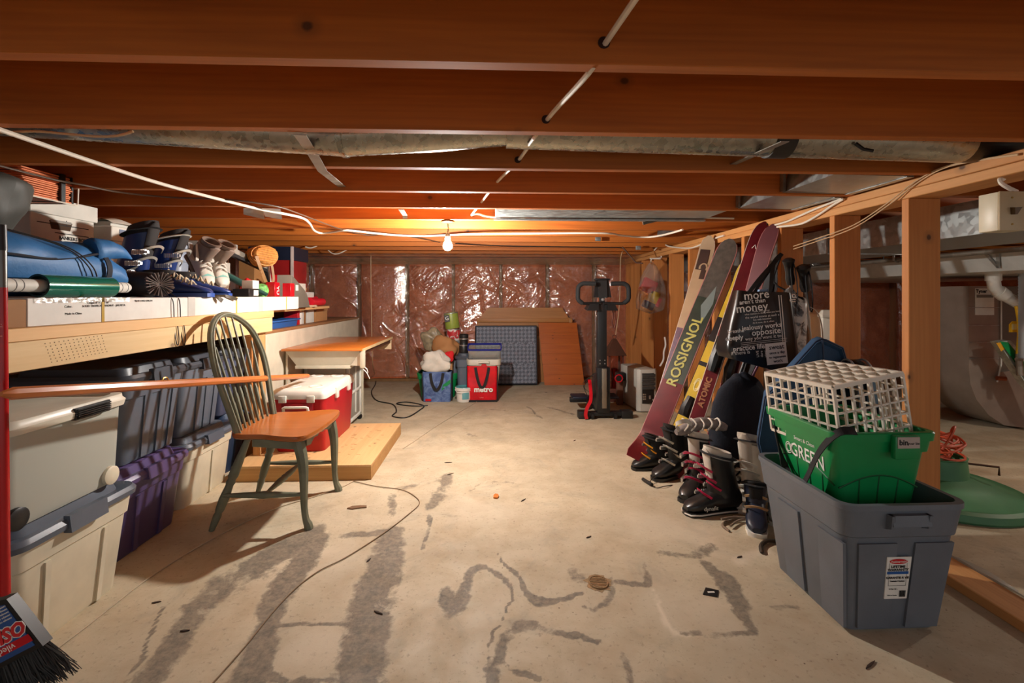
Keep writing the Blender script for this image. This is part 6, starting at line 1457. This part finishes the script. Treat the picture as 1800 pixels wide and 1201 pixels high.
for i in range(12): m.box(.010 + i * .0018, .0108 + i * .0018 + (i % 3) * .0003, LH * .05, LH * .20, 0, .0005, M=ML)
part('barcode', m, M_ink, lb)
part('label_frame', MB().box(-.03, .03, LH * .32, LH * .325, 0, .0005, M=ML).box(-.03, -.0293, LH * .32, LH * .86, 0, .0005, M=ML).box(.0293, .03, LH * .32, LH * .86, 0, .0005, M=ML), M_ink, lb)
text('14 Gal. 53 L', .006, ML @ Matrix.Translation((-.012, LH * .24, .0004)), M_ink, lb); text('Made in Canada', .005, ML @ Matrix.Translation((-.014, LH * .09, .0004)), M_ink, lb)
# green grocery box
gx0, gx1, gy0, gy1, gz, gh = 1.165, 1.505, 1.555, 1.945, .345, .31
T = thing('grocery_box', 'bright green grocery box lettered GREEN nested in the charcoal tub', 'box', (1.335, 1.75, gz))
R = lambda s, z, e=0, r=.03: [(x, y, z) for x, y in rr((gx1 - gx0) * s + e, (gy1 - gy0) * s + e, r, 4, (gx0 + gx1) / 2, (gy0 + gy1) / 2)]
part('body', MB().loft([R(.80, gz), R(.807, gz + .01), R(.955, gz + gh - .07), R(.955, gz + gh - .07, .018), R(.985, gz + gh - .03, .018), R(.985, gz + gh - .03, .03), R(1, gz + gh - .004, .03), R(1, gz + gh, .024), R(1, gz + gh, -.004), R(.96, gz + gh - .08, -.008), R(.82, gz + .014, -.012)]), P_green, T)
gpt = lambda f, u, z, o: side_pt(gx0, gx1, gy0, gy1, gz, gh, .80, f, u, z, o - .006 * z)
DGR = pm('green_groove', (6, 84, 42), .5)
for f in ('-x', '-y'):
    arch = [gpt(f, u, .34 + .16 * math.sin(PI * u) + (.02 if f == '-x' else 0), .002) for u in [.03 + .94 * i / 14 for i in range(15)]]
    part('groove', MB().tube(arch, .0032, 6), DGR, T)
    for u in (.2, .4, .6, .8) if f == '-x' else (.27, .5, .73):
        part('groove', MB().tube([gpt(f, u, .03, .002), gpt(f, u, .34 + .16 * math.sin(PI * u), .002)], .0028, 6), DGR, T)
up = (gpt('-x', .5, .8, 0) - gpt('-x', .5, .2, 0)).normalized(); rt = V((0, -1, 0)); nn = rt.cross(up)
MG = frame(gpt('-x', .42, .56, .0052), rt, up, nn)
text('GREEN', .072, MG, M_wink, T, bold=.0005, xs=.85); text('Smart & Clean', .02, MG @ Matrix.Translation((-.01, .052, 0)), M_wink, T)
for s_ in (.012, .018): part('logo_ring', MB().tube([MG @ V((-.105 + s_ * math.cos(a), s_ * 1.2 * math.sin(a), .0015)) for a in [2 * PI * i / 20 for i in range(20)]], .0016, 5, closed=True), M_wink, T)
part('handle_pocket', MB().box(1.345, 1.435, 1.520, 1.545, gz + gh - .085, gz + gh - .004, .008), P_green, T)
st = part('sticker', MB().box(1.352, 1.428, 1.5185, 1.5205, gz + gh - .045, gz + gh - .008), pm('sticker_grey', (176, 160, 150), .5), T)
text('bin', .026, Matrix.Translation((1.372, 1.518, gz + gh - .026)) @ Matrix.Rotation(PI / 2, 4, 'X'), M_ink, st, bold=.0006); text('your bin', .012, Matrix.Translation((1.407, 1.518, gz + gh - .029)) @ Matrix.Rotation(PI / 2, 4, 'X'), M_ink, st)
stp = [gpt('-x', .93, .93, .008), gpt('-x', .90, .6, .012), gpt('-x', .70, .28, .03), gpt('-x', .42, .18, .045), gpt('-x', .26, .35, .05), gpt('-x', .10, .75, .035), (gx0 + .0, gy0 - .012, gz + gh + .004), (gx0 + .06, gy0 - .012, gz + gh + .008)]
part('carry_strap', MB().strap(smooth_path(stp, 5), (.2, .5, .5), .028, .003), P_blackcl, T)
part('carry_strap', MB().strap(smooth_path([gpt('-x', .95, .9, .006), gpt('-x', .85, .45, .018), gpt('-x', .6, .12, .03), gpt('-x', .35, .10, .045), gpt('-x', .22, .25, .05)], 5), (.1, .9, .2), .012, .003), P_blackcl, T)
# white lattice crate, upside down and tilted
FLc, FRc, BLc, BRc = V((1.185, 1.595, .80)), V((1.462, 1.625, .842)), V((1.135, 1.915, .797)), V((1.43, 1.985, .835))
nz = (FRc - FLc).cross(BLc - FLc).normalized(); CH = .235
T = thing('lattice_crate', 'upturned white lattice crate sitting tilted in the green box', 'crate', (1.3, 1.78, .58))
CRM = pm('crate_plastic', (222, 212, 196), .45)
def quad_bars(name, a, b, c, d, nu, nv, w_, th, wide=1.0):
    n_ = (b - a).cross(d - a).normalized()
    P_ = lambda u, v: (a * (1 - u) + b * u) * (1 - v) + (d * (1 - u) + c * u) * v
    for i in range(nu + 1):
        u = i / nu; w2 = w_ * (1.6 if i in (0, nu) else 1)
        part(name, MB().strap([P_(u, 0), P_(u, 1)], tuple((b - a).normalized()), w2, th), CRM, T)
    for j in range(nv + 1):
        v = j / nv; w2 = w_ * (1.8 if j in (0, nv) else wide)
        part(name, MB().strap([P_(0, v), P_(1, v)], tuple((d - a).normalized()), w2, th), CRM, T)
dn = -nz * CH; ins = .02
ctr_ = (FLc + FRc + BLc + BRc) / 4
low = [c + dn + (ctr_ - c) * -.02 for c in (FLc, FRc, BRc, BLc)]
quad_bars('top_bar', FLc, FRc, BRc, BLc, 6, 6, .007, .014)
quad_bars('side_bar', FLc, FRc, low[1], low[0], 8, 5, .006, .008)
quad_bars('side_bar', BLc, BRc, low[2], low[3], 8, 5, .006, .008)
quad_bars('side_bar', FLc, BLc, low[3], low[0], 8, 5, .006, .008)
quad_bars('side_bar', FRc, BRc, low[2], low[1], 8, 5, .006, .008)
# ================================================================ ducts and pipes
def rpipe(pts, r, n=28):
    return MB().tube(pts, r, n)
T = thing('round_duct', 'long round galvanised duct running between the joists across the room', 'duct', (0, 1.64, 1.6))
a = [(-2.6, 1.64, 1.775), (-1.9, 1.64, 1.735), (-.50, 1.64, 1.668)]
part('pipe', rpipe(a, .069), G_pipe, T)
part('pipe', rpipe([(-.52, 1.64, 1.669), (-.2, 1.64, 1.69), (.07, 1.64, 1.716)], .071), G_pipe, T)
part('pipe', rpipe([(.05, 1.64, 1.702), (1.0, 1.64, 1.685), (1.70, 1.64, 1.672)], .069), G_pipe, T)
part('seam_ring', rpipe([(-.512, 1.64, 1.669), (-.496, 1.64, 1.6685)], .0745), G_pipe, T)
part('seam_ring', rpipe([(.052, 1.64, 1.709), (.066, 1.64, 1.709)], .0745), G_pipe, T)
part('dark_sleeve', rpipe([(.98, 1.64, 1.686), (1.05, 1.64, 1.685)], .0745), pm('dark_tape', (52, 48, 44), .5), T)
part('damper_key', MB().tube([(1.25, 1.575, 1.645), (1.27, 1.565, 1.622), (1.30, 1.56, 1.615)], .006, 6), M_blackm, T)
part('end_elbow', MB().tube(smooth_path([(1.68, 1.64, 1.672), (1.80, 1.64, 1.674), (1.88, 1.64, 1.70), (1.92, 1.64, 1.80)], 5), .067, 24), pm('dark_steel', (70, 62, 54), .4, .6), T)
T = thing('flat_duct', 'flat galvanised duct above the joist edges near the bulb', 'duct', (.3, 2.87, 1.62))
part('casing', MB().box(.02, 1.38, 2.70, 3.03, 1.618, 1.72, .003, seg=1), G_duct, T)
part('lower_flange', MB().box(.01, 1.38, 3.0, 3.035, 1.603, 1.612), G_duct, T)
for nm, y0, y1 in (('duct boot in the joist bay above the second stud', 1.878, 2.222), ('duct boot in the joist bay above the leaning skis', 2.29, 2.634)):
    T = thing('duct_boot', 'sheet metal ' + nm, 'duct', (1.57, (y0 + y1) / 2, 1.615))
    part('casing', MB().add([(1.40, y0, 1.617), (1.74, y0, 1.613), (1.74, y1, 1.613), (1.40, y1, 1.617), (1.46, y0, 1.82), (1.74, y0, 1.82), (1.74, y1, 1.82), (1.46, y1, 1.82)], [(3, 2, 1, 0), (4, 5, 6, 7), (0, 1, 5, 4), (1, 2, 6, 5), (2, 3, 7, 6), (3, 0, 4, 7)]), G_duct, T)
    part('flange', MB().box(1.71, 1.742, y0, y1, 1.6095, 1.6125), G_duct, T)
    part('end_bracket', MB().box(1.385, 1.398, y1 - .03, y1 - .004, 1.62, 1.80), G_dull, T)
T = thing('trunk_duct', 'big rectangular galvanised trunk duct running behind the stud wall', 'duct', (2.75, 3.2, 1.42))
part('casing', MB().box(2.42, 3.05, 1.2, 3.3, 1.425, 1.6, .002, seg=1).box(2.42, 3.05, 3.304, 6.1, 1.425, 1.6, .002, seg=1), G_duct, T)
for y in (1.9, 3.30, 4.6): part('seam_flange', MB().box(2.412, 3.06, y, y + .012, 1.418, 1.605), G_duct, T)
part('gas_pipe', MB().tube([(3.2, 1.2, 1.405), (3.2, 6.1, 1.405)], .018, 12), G_dull, T)
for y in (2.3, 3.6): part('hanger_strap', MB().strap([(3.16, y, 1.607), (3.17, y, 1.40), (3.2, y, 1.382), (3.23, y, 1.40), (3.24, y, 1.607)], (0, 1, 0), .02, .002), G_duct, T)
T = thing('plenum', 'pale lower duct crossing above the furnace boot', 'duct', (4.2, 3.6, 1.25))
part('casing', MB().add([(3.5, 2.7, 1.29), (5.6, 2.7, 1.29), (5.6, 6.0, 1.29), (3.5, 6.0, 1.29), (3.42, 2.7, 1.44), (5.6, 2.7, 1.44), (5.6, 6.0, 1.44), (3.42, 6.0, 1.44)], [(3, 2, 1, 0), (4, 5, 6, 7), (0, 1, 5, 4), (1, 2, 6, 5), (2, 3, 7, 6), (3, 0, 4, 7)]), pm('pale_galvanised', (206, 206, 200), .45, .25), T)
for y in (3.05,): part('v_hanger', MB().strap([(3.41, y, 1.44), (3.475, y + .05, 1.31)], (0, 1, 0), .02, .003).strap([(3.41, y + .10, 1.44), (3.475, y + .05, 1.31)], (0, 1, 0), .02, .003), G_duct, T)
part('edge_fold', MB().box(3.485, 5.6, 2.69, 2.70, 1.27, 1.292), G_dull, T)
for y in (4.2, 5.2): part('hanger_rod', MB().cyl((3.6, y, 1.44), (3.6, y, 1.609), .006), M_blackm, T)
# furnace return
FYn = 3.78
T = thing('furnace_duct', 'grey sheet metal return duct with a curved foot beside the furnace', 'furnace duct', (4.2, 3.95, 0))
pl = [(uy(x, y, FYn).x, max(.012, uy(x, y, FYn).z)) for x, y in [(1703, 503), (1703, 650), (1706, 676), (1716, 702), (1738, 730), (1765, 748), (1798, 762), (1850, 768), (1850, 640), (1757, 655), (1757, 503)]]
part('casing', MB().prism(pl, FYn, FYn + .40, M_y), pm('taupe_metal', (150, 136, 124), .45, .35), T)
fx2 = uy(1760, 600, FYn - .02).x
part('cabinet', MB().box(fx2, fx2 + .9, FYn + .05, FYn + .8, .30, 1.2, .004), pm('cabinet_brown', (112, 98, 84), .5, .2), T)
part('white_edge', MB().tube([uy(1760, 505, FYn - .01), uy(1760, 640, FYn - .01), uy(1753, 672, FYn - .01)], .006, 6), M_white, T)
for y_ in (541, 572, 602, 630): part('seam', MB().box(pl[0][0], fx2, FYn - .006, FYn, uy(1730, y_, FYn).z - .003, uy(1730, y_, FYn).z + .003), G_duct, T)
L0, L1 = uy(1715, 554, FYn - .006), uy(1748, 507, FYn - .006)
lb = part('rating_plate', MB().box(L0.x, L1.x, FYn - .004, FYn, L0.z, L1.z), M_white, T)
MQ = Matrix.Translation(((L0.x + L1.x) / 2, FYn - .0045, 0)) @ Matrix.Rotation(PI / 2, 4, 'X')
text('Tyner', .04, MQ @ Matrix.Translation((-.03, L1.z - .025, 0)), M_ink, lb, bold=.0015); text('Série RP Rev.', .02, MQ @ Matrix.Translation((0, L1.z - .065, 0)), M_ink, lb)
part('black_bar', MB().box(L0.x + .01, L1.x - .01, FYn - .0055, FYn - .004, L1.z - .078, L1.z - .053), pm('grey_bar', (120, 116, 110), .6), lb)
part('copper_stub', MB().tube([uy(1752, 665, FYn - .03), uy(1768, 666, FYn - .05)], .018, 12), pm('copper', (176, 92, 56), .4, .6), T)
T = thing('drain_pipe', 'white plastic elbow pipe coming down from the plenum', 'pipe', uy(1745, 500, 3.6))
e = [uy(1747, 470, 3.55), uy(1746, 492, 3.55), uy(1748, 505, 3.55), uy(1756, 514, 3.55), uy(1775, 525, 3.55), uy(1812, 545, 3.55)]
part('pipe', MB().tube(e, .042, 20), M_white, T)
part('coupling', MB().tube([uy(1746, 474, 3.55), uy(1746, 494, 3.55)], .05, 20), M_white, T)
part('coupling', MB().tube([uy(1755, 512, 3.55), uy(1766, 520, 3.55)], .05, 20), M_white, T)
part('branch', MB().tube([uy(1750, 480, 3.57), uy(1768, 474, 3.60)], .035, 16), P_cream, T)
T = thing('gas_line', 'yellow gas connector hose with a yellow tag beside the furnace', 'hose', uy(1790, 640, 3.5))
part('hose', MB().tube([uy(1789, 538, 3.5), uy(1793, 560, 3.5), uy(1794, 590, 3.5), uy(1791, 625, 3.5)], .02, 10), pm('gas_yellow', (224, 170, 26), .4), T)
part('valve', MB().tube([uy(1791, 622, 3.5), uy(1793, 660, 3.5)], .022, 10), G_dull, T)
tgp = uy(1783, 575, 3.52)
part('tag', MB().prism([(-.045, -.04), (.03, -.04), (.03, .045), (-.02, .045), (-.045, .02)], 0, .006, Matrix.Translation(tgp) @ Matrix.Rotation(PI / 2, 4, 'X')), pm('gas_yellow', (1, 1, 1)), T)
part('tag_print', MB().box(-.028, .02, -.02, .025, .0062, .0072, M=Matrix.Translation(tgp) @ Matrix.Rotation(PI / 2, 4, 'X')), pm('tag_print', (236, 214, 150), .5), T)
T = thing('flue_hose', 'pale grey corrugated vertical hose at the right edge', 'hose', uy(1802, 600, 3.45))
hz0, hz1 = uy(1802, 630, 3.45), uy(1802, 475, 3.45)
N_ = 60
part('hose', MB().tube([hz0 + (hz1 - hz0) * i / N_ for i in range(N_ + 1)], [.036 + .003 * (i % 2) for i in range(N_ + 1)], 14), pm('hose_grey', (172, 176, 180), .4), T)
part('bracket', MB().box(hz0.x - .05, hz0.x + .05, 3.42, 3.48, hz0.z - .02, hz0.z), G_dull, T)
T = thing('seed_bag', 'green and white plastic sack propped against the furnace', 'sack', uy(1790, 690, 3.6))
sg = [uy(1740, 600, 3.62), uy(1762, 597, 3.62), uy(1800, 640, 3.6), uy(1830, 690, 3.56), uy(1830, 715, 3.55), uy(1790, 675, 3.58)]
part('sack', MB().loft([[q + V((0, .0, 0)) for q in sg], [q + V((0, -.06, .0)) for q in sg]]), pm('sack_clear', (186, 190, 180), .25, var=.4, sc=18), T)
gq = [uy(1757, 600, 3.55), uy(1772, 602, 3.55), uy(1830, 668, 3.49), uy(1830, 700, 3.48)]
part('green_print', MB().add([tuple(q) for q in gq], [(0, 1, 2, 3)]), P_green, T)
part('orange_print', MB().add([tuple(uy(x, y, 3.548)) for x, y in ((1751, 603), (1760, 602), (1767, 613), (1760, 618))], [(0, 1, 2, 3)]), pm('orange_print', (226, 160, 40), .4), T)
# switch box
T = thing('switch_box', 'beige electrical box with a toggle switch on the end of the top plate', 'switch', uy(1780, 405, 1.55))
w0, w1 = uy(1757, 405, 1.53), uy(1803, 337, 1.53)
part('box', MB().box(w0.x, w1.x, 1.535, 1.60, w0.z, w1.z, .003), P_cream, T)
part('plate', MB().box(w0.x - .001, w1.x + .001, 1.528, 1.535, w0.z - .001, w1.z + .001, .003), pm('beige_plate', (196, 176, 140), .45), T)
cxm, czm = (w0.x + w1.x) / 2 - .004, (w0.z + w1.z) / 2
part('toggle', MB().hexa([(cxm - .004, 1.515, czm - .014), (cxm + .004, 1.515, czm - .014), (cxm + .005, 1.53, czm - .012), (cxm - .005, 1.53, czm - .012), (cxm - .012, 1.508, czm + .008), (cxm + .014, 1.508, czm + .010), (cxm + .006, 1.53, czm + .012), (cxm - .006, 1.53, czm + .012)]), pm('brown_toggle', (92, 70, 44), .4), T)
for dz in (-.045, .045): part('screw', MB().lathe([(0, 0), (.0035, 0), (.003, .002), (0, .002)], 10, Matrix.Translation((cxm, 1.528, czm + dz)) @ Matrix.Rotation(PI / 2, 4, 'X')), pm('brass', (1, 1, 1)), T)
part('cable', MB().tube(smooth_path([uy(1787, 337, 1.56), uy(1772, 330, 1.56), uy(1760, 322, 1.57), uy(1758, 315, 1.58), V((uy(1764, 305, 1.60).x, 1.60, 1.534))], 5), .007, 8), C_wire, T)

# ================================================================ cables and straps on the ceiling
def cable(label, pts, r, mat, name='cable', k=6): return solo(name, MB().tube(smooth_path(pts, k), r, 8), mat, label, 'cable')
U = lambda pl, z=1.600: [uz(x, y, z) for x, y in pl]
cable('thick white cable running under the joists from upper left past the bulb', [uz(-30, 217, 1.598)] + U([(0, 228), (180, 290), (290, 325), (400, 354), (458, 368), (505, 377), (533, 384), (545, 394), (552, 405), (565, 410), (587, 408), (610, 405), (657, 410), (703, 414), (750, 415), (820, 412), (910, 411), (1057, 410), (1092, 414), (1127, 417), (1150, 416), (1175, 411), (1200, 404)]), .0075, C_wire)
cable('thin dark cable under the joists from the left edge to the bulb', U([(-10, 289), (40, 302), (105, 318), (145, 325), (210, 338), (300, 347), (400, 351), (482, 362), (521, 374), (563, 390), (603, 404), (645, 413), (680, 412), (727, 417), (773, 426)], 1.605), .0045, pm('brown_cable', (84, 62, 46), .5))
cable('white cable threaded through drilled joists from the top centre', [V((.285, .60, 1.650)), uy(1065, 75, .985), uy(1035, 128, 1.03), uy(962, 210, 1.40), uy(912, 281, 1.82), uy(873, 321, 2.24), uy(846, 356, 2.64), uy(829, 378, 3.04)], .0065, C_wire)
cable('second white cable beside the threaded one near the round duct', [uy(938, 243, 1.47) + V((0, 0, .0)), uy(925, 262, 1.70), uy(914, 281, 1.825)], .005, M_white)
for px_, py_, Y_ in ((1065, 75, .9875), (962, 210, 1.3995), (912, 281, 1.811)):
    p_ = uy(px_, py_, Y_); ob('drill_hole', MB().lathe([(0, 0), (.013, 0), (.013, .0008), (0, .0008)], 16, Matrix.Translation(p_ + V((-.004, .0, 0))) @ Matrix.Rotation(PI / 2, 4, 'X')), pm('hole_dark', (46, 20, 8), .9), ceiling)
cable('white cable sagging along the joist face right of the bulb', [uy(x, y, 3.035) for x, y in [(829, 378), (840, 376), (860, 381), (905, 383), (950, 380), (1000, 376), (1080, 375), (1157, 379), (1220, 382), (1290, 384)]], .006, C_wire)
cable('thin black cable along the far joists right of the bulb', U([(800, 428), (870, 432), (987, 434), (1092, 435)], 1.604), .005, C_black)
solo('metal_rod', MB().tube([uy(1094, 434, 4.65), uy(1118, 462, 4.60), uy(1130, 463, 4.55)], .007, 8), pm('rod_brown', (76, 44, 28), .5), 'dark bent rod hanging by the far studs', 'rod')
cable('thin white wire dropping down beside the far corner studs', [uy(1096, 438, 5.4), uy(1091, 455, 5.4), uy(1090, 500, 5.4), uy(1088, 545, 5.42), uy(1082, 590, 5.45)], .005, C_tan)
XP = 1.750
cable('white cable looping along the top plate above the leaning skis', [ux(x, y, XP) for x, y in [(1150, 440), (1163, 429), (1175, 433), (1188, 435), (1215, 436), (1243, 425), (1260, 418), (1273, 414)]] , .007, C_wire)
cable('white cable on the top plate right of the ski tips, upper one', [ux(x, y, XP) for x, y in [(1361, 396), (1385, 389), (1405, 380), (1430, 369), (1460, 357), (1480, 349)]], .006, C_wire)
cable('white cable on the top plate right of the ski tips, lower one', [ux(x, y, XP - .003) for x, y in [(1366, 399), (1395, 396), (1415, 391), (1440, 377), (1465, 360), (1483, 350)]], .006, C_wire)
for dy_, nm in ((0, 'upper'), (5, 'lower')):
    cable('thin orange wire drooping from the top plate to the straps, %s of the pair' % nm, [ux(1395, 433 + dy_, 1.742), ux(1440, 418 + dy_, 1.735), ux(1500, 396 + dy_, 1.725), ux(1560, 357 + dy_, 1.74), ux(1605, 322 + dy_, 1.752), ux(1650, 297 + dy_ * .5, 1.752), ux(1700, 284 + dy_ * .3, 1.752), ux(1790, 271 + dy_ * .3, 1.752)], .0028, C_tan)
cable('tan cable looping below the second joist at the left', [uy(-10, 234, 1.49), uy(60, 231, 1.49), uy(120, 236, 1.49), uy(170, 240, 1.49), uy(205, 239, 1.49), uy(234, 231, 1.49)], .004, C_tan)
cable('short white cable end by the tall red box, upper one', [uy(537, 434, 4.85), uy(545, 436, 4.85), uy(553, 434, 4.85), uy(561, 430, 4.85)], .007, C_wire)
cable('short white cable end by the back wall, lower one', [uy(575, 437, 5.2), uy(583, 445, 5.2), uy(595, 446, 5.2), uy(612, 438, 5.2)], .006, C_wire)
cable('thin string hanging down in front of the back wall to the table', [uy(652, 449, 5.6), uy(652, 500, 5.62), uy(653, 560, 5.62), uy(655, 640, 5.6), uz(661, 662) + V((0, 0, .006))], .004, C_tan)
cable('black cord snaking over the floor by the work table', [uz(x, y) + V((0, 0, .006)) for x, y in [(661, 662), (660, 676), (653, 690), (662, 705), (690, 712), (697, 724), (690, 733), (715, 735), (738, 722), (744, 714), (715, 708), (697, 711), (725, 715), (752, 714)]], .006, C_black)
cable('tan twine stretched over the floor from the broom to the platform', [uz(x, y) + V((0, 0, .004)) for x, y in [(70, 1165), (150, 1105), (270, 1012), (380, 945), (480, 897), (560, 872), (600, 858), (621, 847)]], .0028, C_twine)
cable('brown twine looping over the floor in the foreground', [uz(x, y) + V((0, 0, .004)) for x, y in [(621, 847), (660, 856), (705, 862), (728, 873), (737, 887), (715, 908), (680, 935), (640, 962), (602, 985), (560, 1006), (520, 1036), (480, 1078), (430, 1140), (370, 1208)]], .0022, pm('brown_twine', (134, 110, 84), .8))
cable('thin string on the floor from the platform corner towards the metro bag', [uz(x, y) + V((0, 0, .003)) for x, y in [(708, 790), (735, 772), (770, 748), (800, 730), (830, 712), (850, 700)]], .0028, C_twine)
def brace(label, pts, w_, side=(1, 0, 0)): return solo('bracing_strap', MB().strap(pts, side, w_, .0025), G_dull, label, 'strap')
brace('bent galvanised bracing strap between the joists left of centre', [uz(527, 237, 1.607), uy(548, 268, 1.66) , uz(567, 301, 1.6055), uy(602, 329, 2.238), uy(602, 334, 2.240)], .036)
brace('straight galvanised bracing strap below the round duct on the right', [uz(1380, 249, 1.607), uy(1284, 291, 1.835), uy(1282, 302, 1.835)], .026)
brace('small bracing strap left of the bulb', [uz(705, 368, 1.606), uy(712, 379, 3.043), uy(712, 384, 3.043)], .03)
brace('small bracing strap at the far right joists', [uy(1163, 380, 3.02), uy(1158, 386, 3.03), uy(1130, 393, 3.0)], .02, (0, .2, 1))
m = MB(); c_ = uz(445, 374, 1.606)
m.hexa([uz(428, 377, 1.603), uz(465, 386, 1.603), uz(465, 386, 1.606), uz(428, 377, 1.606), uz(428, 366, 1.603), uz(462, 366, 1.603), uz(462, 366, 1.606), uz(428, 366, 1.606)])
m.hexa([uz(460, 366, 1.599), uz(493, 367, 1.603), uz(493, 367, 1.606), uz(460, 366, 1.602), uz(466, 381, 1.592), uz(496, 386, 1.600), uz(496, 386, 1.603), uz(466, 381, 1.595)])
solo('bracket_plate', m, G_duct, 'folded galvanised plate nailed under the joists at the left', 'bracket')
m = MB(); m.hexa([uy(1155, 417, 3.80), uy(1162, 417, 3.80), uy(1162, 417, 3.81), uy(1155, 417, 3.81), uy(1156, 405, 3.80), uy(1200, 405, 3.80), uy(1200, 405, 3.81), uy(1156, 405, 3.81)])
solo('bracket_plate', m, G_duct, 'folded galvanised plate by the top plate near the toy bag', 'bracket')
for px_, py_, Y_ in ((1051, 420, 4.2), (1122, 436, 4.6)):
    p_ = uy(px_, py_, Y_); solo('cable_clamp', MB().box(p_.x - .025, p_.x + .025, p_.y - .01, p_.y + .01, p_.z - .02, p_.z + .02, .004), G_duct, 'small metal clamp on the far joists ' + ('right of the bulb' if px_ < 1100 else 'by the toy bag'), 'clamp')

# ================================================================ tree stand and cord behind the post
T = thing('tree_stand', 'large green plastic tree stand on the floor behind the wooden post', 'tree stand', (2.50, 2.58, 0))
MS = Matrix.Translation((2.50, 2.58, 0))
GS = pm('dull_green_plastic', (74, 128, 88), .5, bump=.1, bsc=200)
part('base', MB().lathe([(.34, 0), (.405, .0), (.415, .012), (.41, .045), (.385, .055), (.365, .048), (.24, .09), (.15, .125), (.0, .13)], 48, MS, True, False), GS, T)
part('bucket', MB().lathe([(.155, .118), (.145, .22), (.15, .225), (.14, .228), (.13, .22), (.13, .13)], 36, MS, False, False), GS, T)
for a in (-.5, .35, 1.6, 3.4):
    d_ = V((math.cos(a), math.sin(a), 0)); c_ = V((2.50, 2.58, .19)) 
    part('screw', MB().tube([c_ + d_ * .10, c_ + d_ * .28, c_ + d_ * .28 + V((0, 0, -.045))], .006, 8), pm('rust_steel', (88, 60, 46), .5, .6), T)
OC = pm('orange_cord', (214, 92, 58), .5)
m = MB(); pts = []; r_ = random.Random(8)
for i in range(190):
    a = i * .36; rr_ = .105 + .035 * math.sin(i * .23) + r_.uniform(-.008, .008)
    pts.append((2.46 + rr_ * math.cos(a), 2.54 + rr_ * math.sin(a) * .9, .255 + .055 * math.sin(i * .11) + .012 * math.sin(a * 2 + i * .05) + i * .0003))
m.tube(smooth_path(pts, 2), .006, 6)
m.tube(smooth_path([(2.40, 2.42, .30), (2.43, 2.40, .38), (2.47, 2.42, .42), (2.50, 2.47, .38), (2.54, 2.50, .30), (2.56, 2.47, .27)], 5), .006, 6)
solo('extension_cord', m, OC, 'tangled coil of orange extension cord heaped on the green tree stand', 'cord')

# ================================================================ litter on the floor
def bit(name, label, cat, px, py, pts, h, mat):
    c_ = uz(px, py); return solo(name, MB().prism([(c_.x + x, c_.y + y) for x, y in pts], .0008, h), mat, label, cat)
T = thing('floor_drain', 'rusty slotted drain cover in the middle of the concrete floor', 'drain', uz(1052, 1025))
dc = uz(1052, 1025); RU = pm('rusty_iron', (140, 110, 74), .85, var=.35, sc=60)
part('rim', MB().tube([(dc.x + .036 * math.cos(a), dc.y + .040 * math.sin(a), .002) for a in [2 * PI * i / 24 for i in range(24)]], .004, 6, closed=True), RU, T)
part('rust_stain', MB().prism([((.05 + .012 * math.sin(i * 2.3)) * math.cos(i * PI / 10) + dc.x, (.055 + .012 * math.sin(i * 3.1)) * math.sin(i * PI / 10) + dc.y) for i in range(20)], .0004, .001), pm('rust_dirt', (150, 124, 90), .9, var=.3, sc=50), T)
for i in range(7):
    yy = -.03 + i * .01; hw = .036 * math.sqrt(1 - (yy / .042) ** 2); part('bar', MB().box(dc.x - hw, dc.x + hw, dc.y + yy - .003, dc.y + yy + .003, .0005, .004), RU, T)
T = bit('plastic_wrapper', 'small black printed wrapper lying on the floor right of the drain', 'wrapper', 1249, 1042, [(-.035, -.012), (.012, -.03), (.036, .008), (-.006, .028)], .003, P_black)
c_ = uz(1249, 1042); part('white_print', MB().box(c_.x - .012, c_.x + .014, c_.y - .006, c_.y + .002, .0032, .0036), M_white, T)
bit('dead_leaf', 'curled orange leaf on the floor near the room centre', 'leaf', 872, 874, [(-.015, -.02), (.008, -.025), (.016, .0), (.010, .025), (-.004, .03), (-.014, .01)], .008, pm('leaf_orange', (196, 110, 30), .7))
bit('dead_leaf', 'pale brown crumpled leaf on the floor in front of the platform', 'leaf', 628, 893, [(-.05, -.012), (-.02, -.022), (.02, -.008), (.05, -.004), (.045, .015), (.01, .018), (-.03, .012)], .006, pm('leaf_brown', (112, 84, 58), .8))
lab_ = ['by the plywood platform', 'right of the twine loop', 'beside the dark floor stain', 'left of the drain', 'near the charcoal tub', 'in front of the skis', 'by the broom', 'in the foreground middle', 'beyond the orange leaf', 'between bike and platform', 'left foreground by the dark stain', 'near the right edge']
for i, (x, y, l_, a) in enumerate([(788, 814, .05, .1), (792, 834, .045, .6), (648, 986, .03, 1.2), (665, 1078, .04, -.5), (1300, 980, .03, .4), (1010, 775, .03, .8), (275, 1060, .03, .3), (1035, 945, .03, .5), (920, 880, .045, .9), (960, 690, .03, .2), (325, 1110, .03, .1), (1530, 1170, .06, .5)]):
    c_ = uz(x, y); d_ = V((math.cos(a), math.sin(a), 0)) * l_ / 2
    s_ = V((-d_.y, d_.x, 0)).normalized() * .0035
    solo('twig', MB().prism([(q.x, q.y) for q in (c_ - d_, c_ - d_ * .2 - s_, c_ + d_ * .5 - s_ * .6, c_ + d_, c_ + d_ * .3 + s_ * .8, c_ - d_ * .4 + s_)], .0006, .004), pm('twig_brown', (58, 40, 28), .8), 'small dark twig on the floor ' + lab_[i], 'twig')
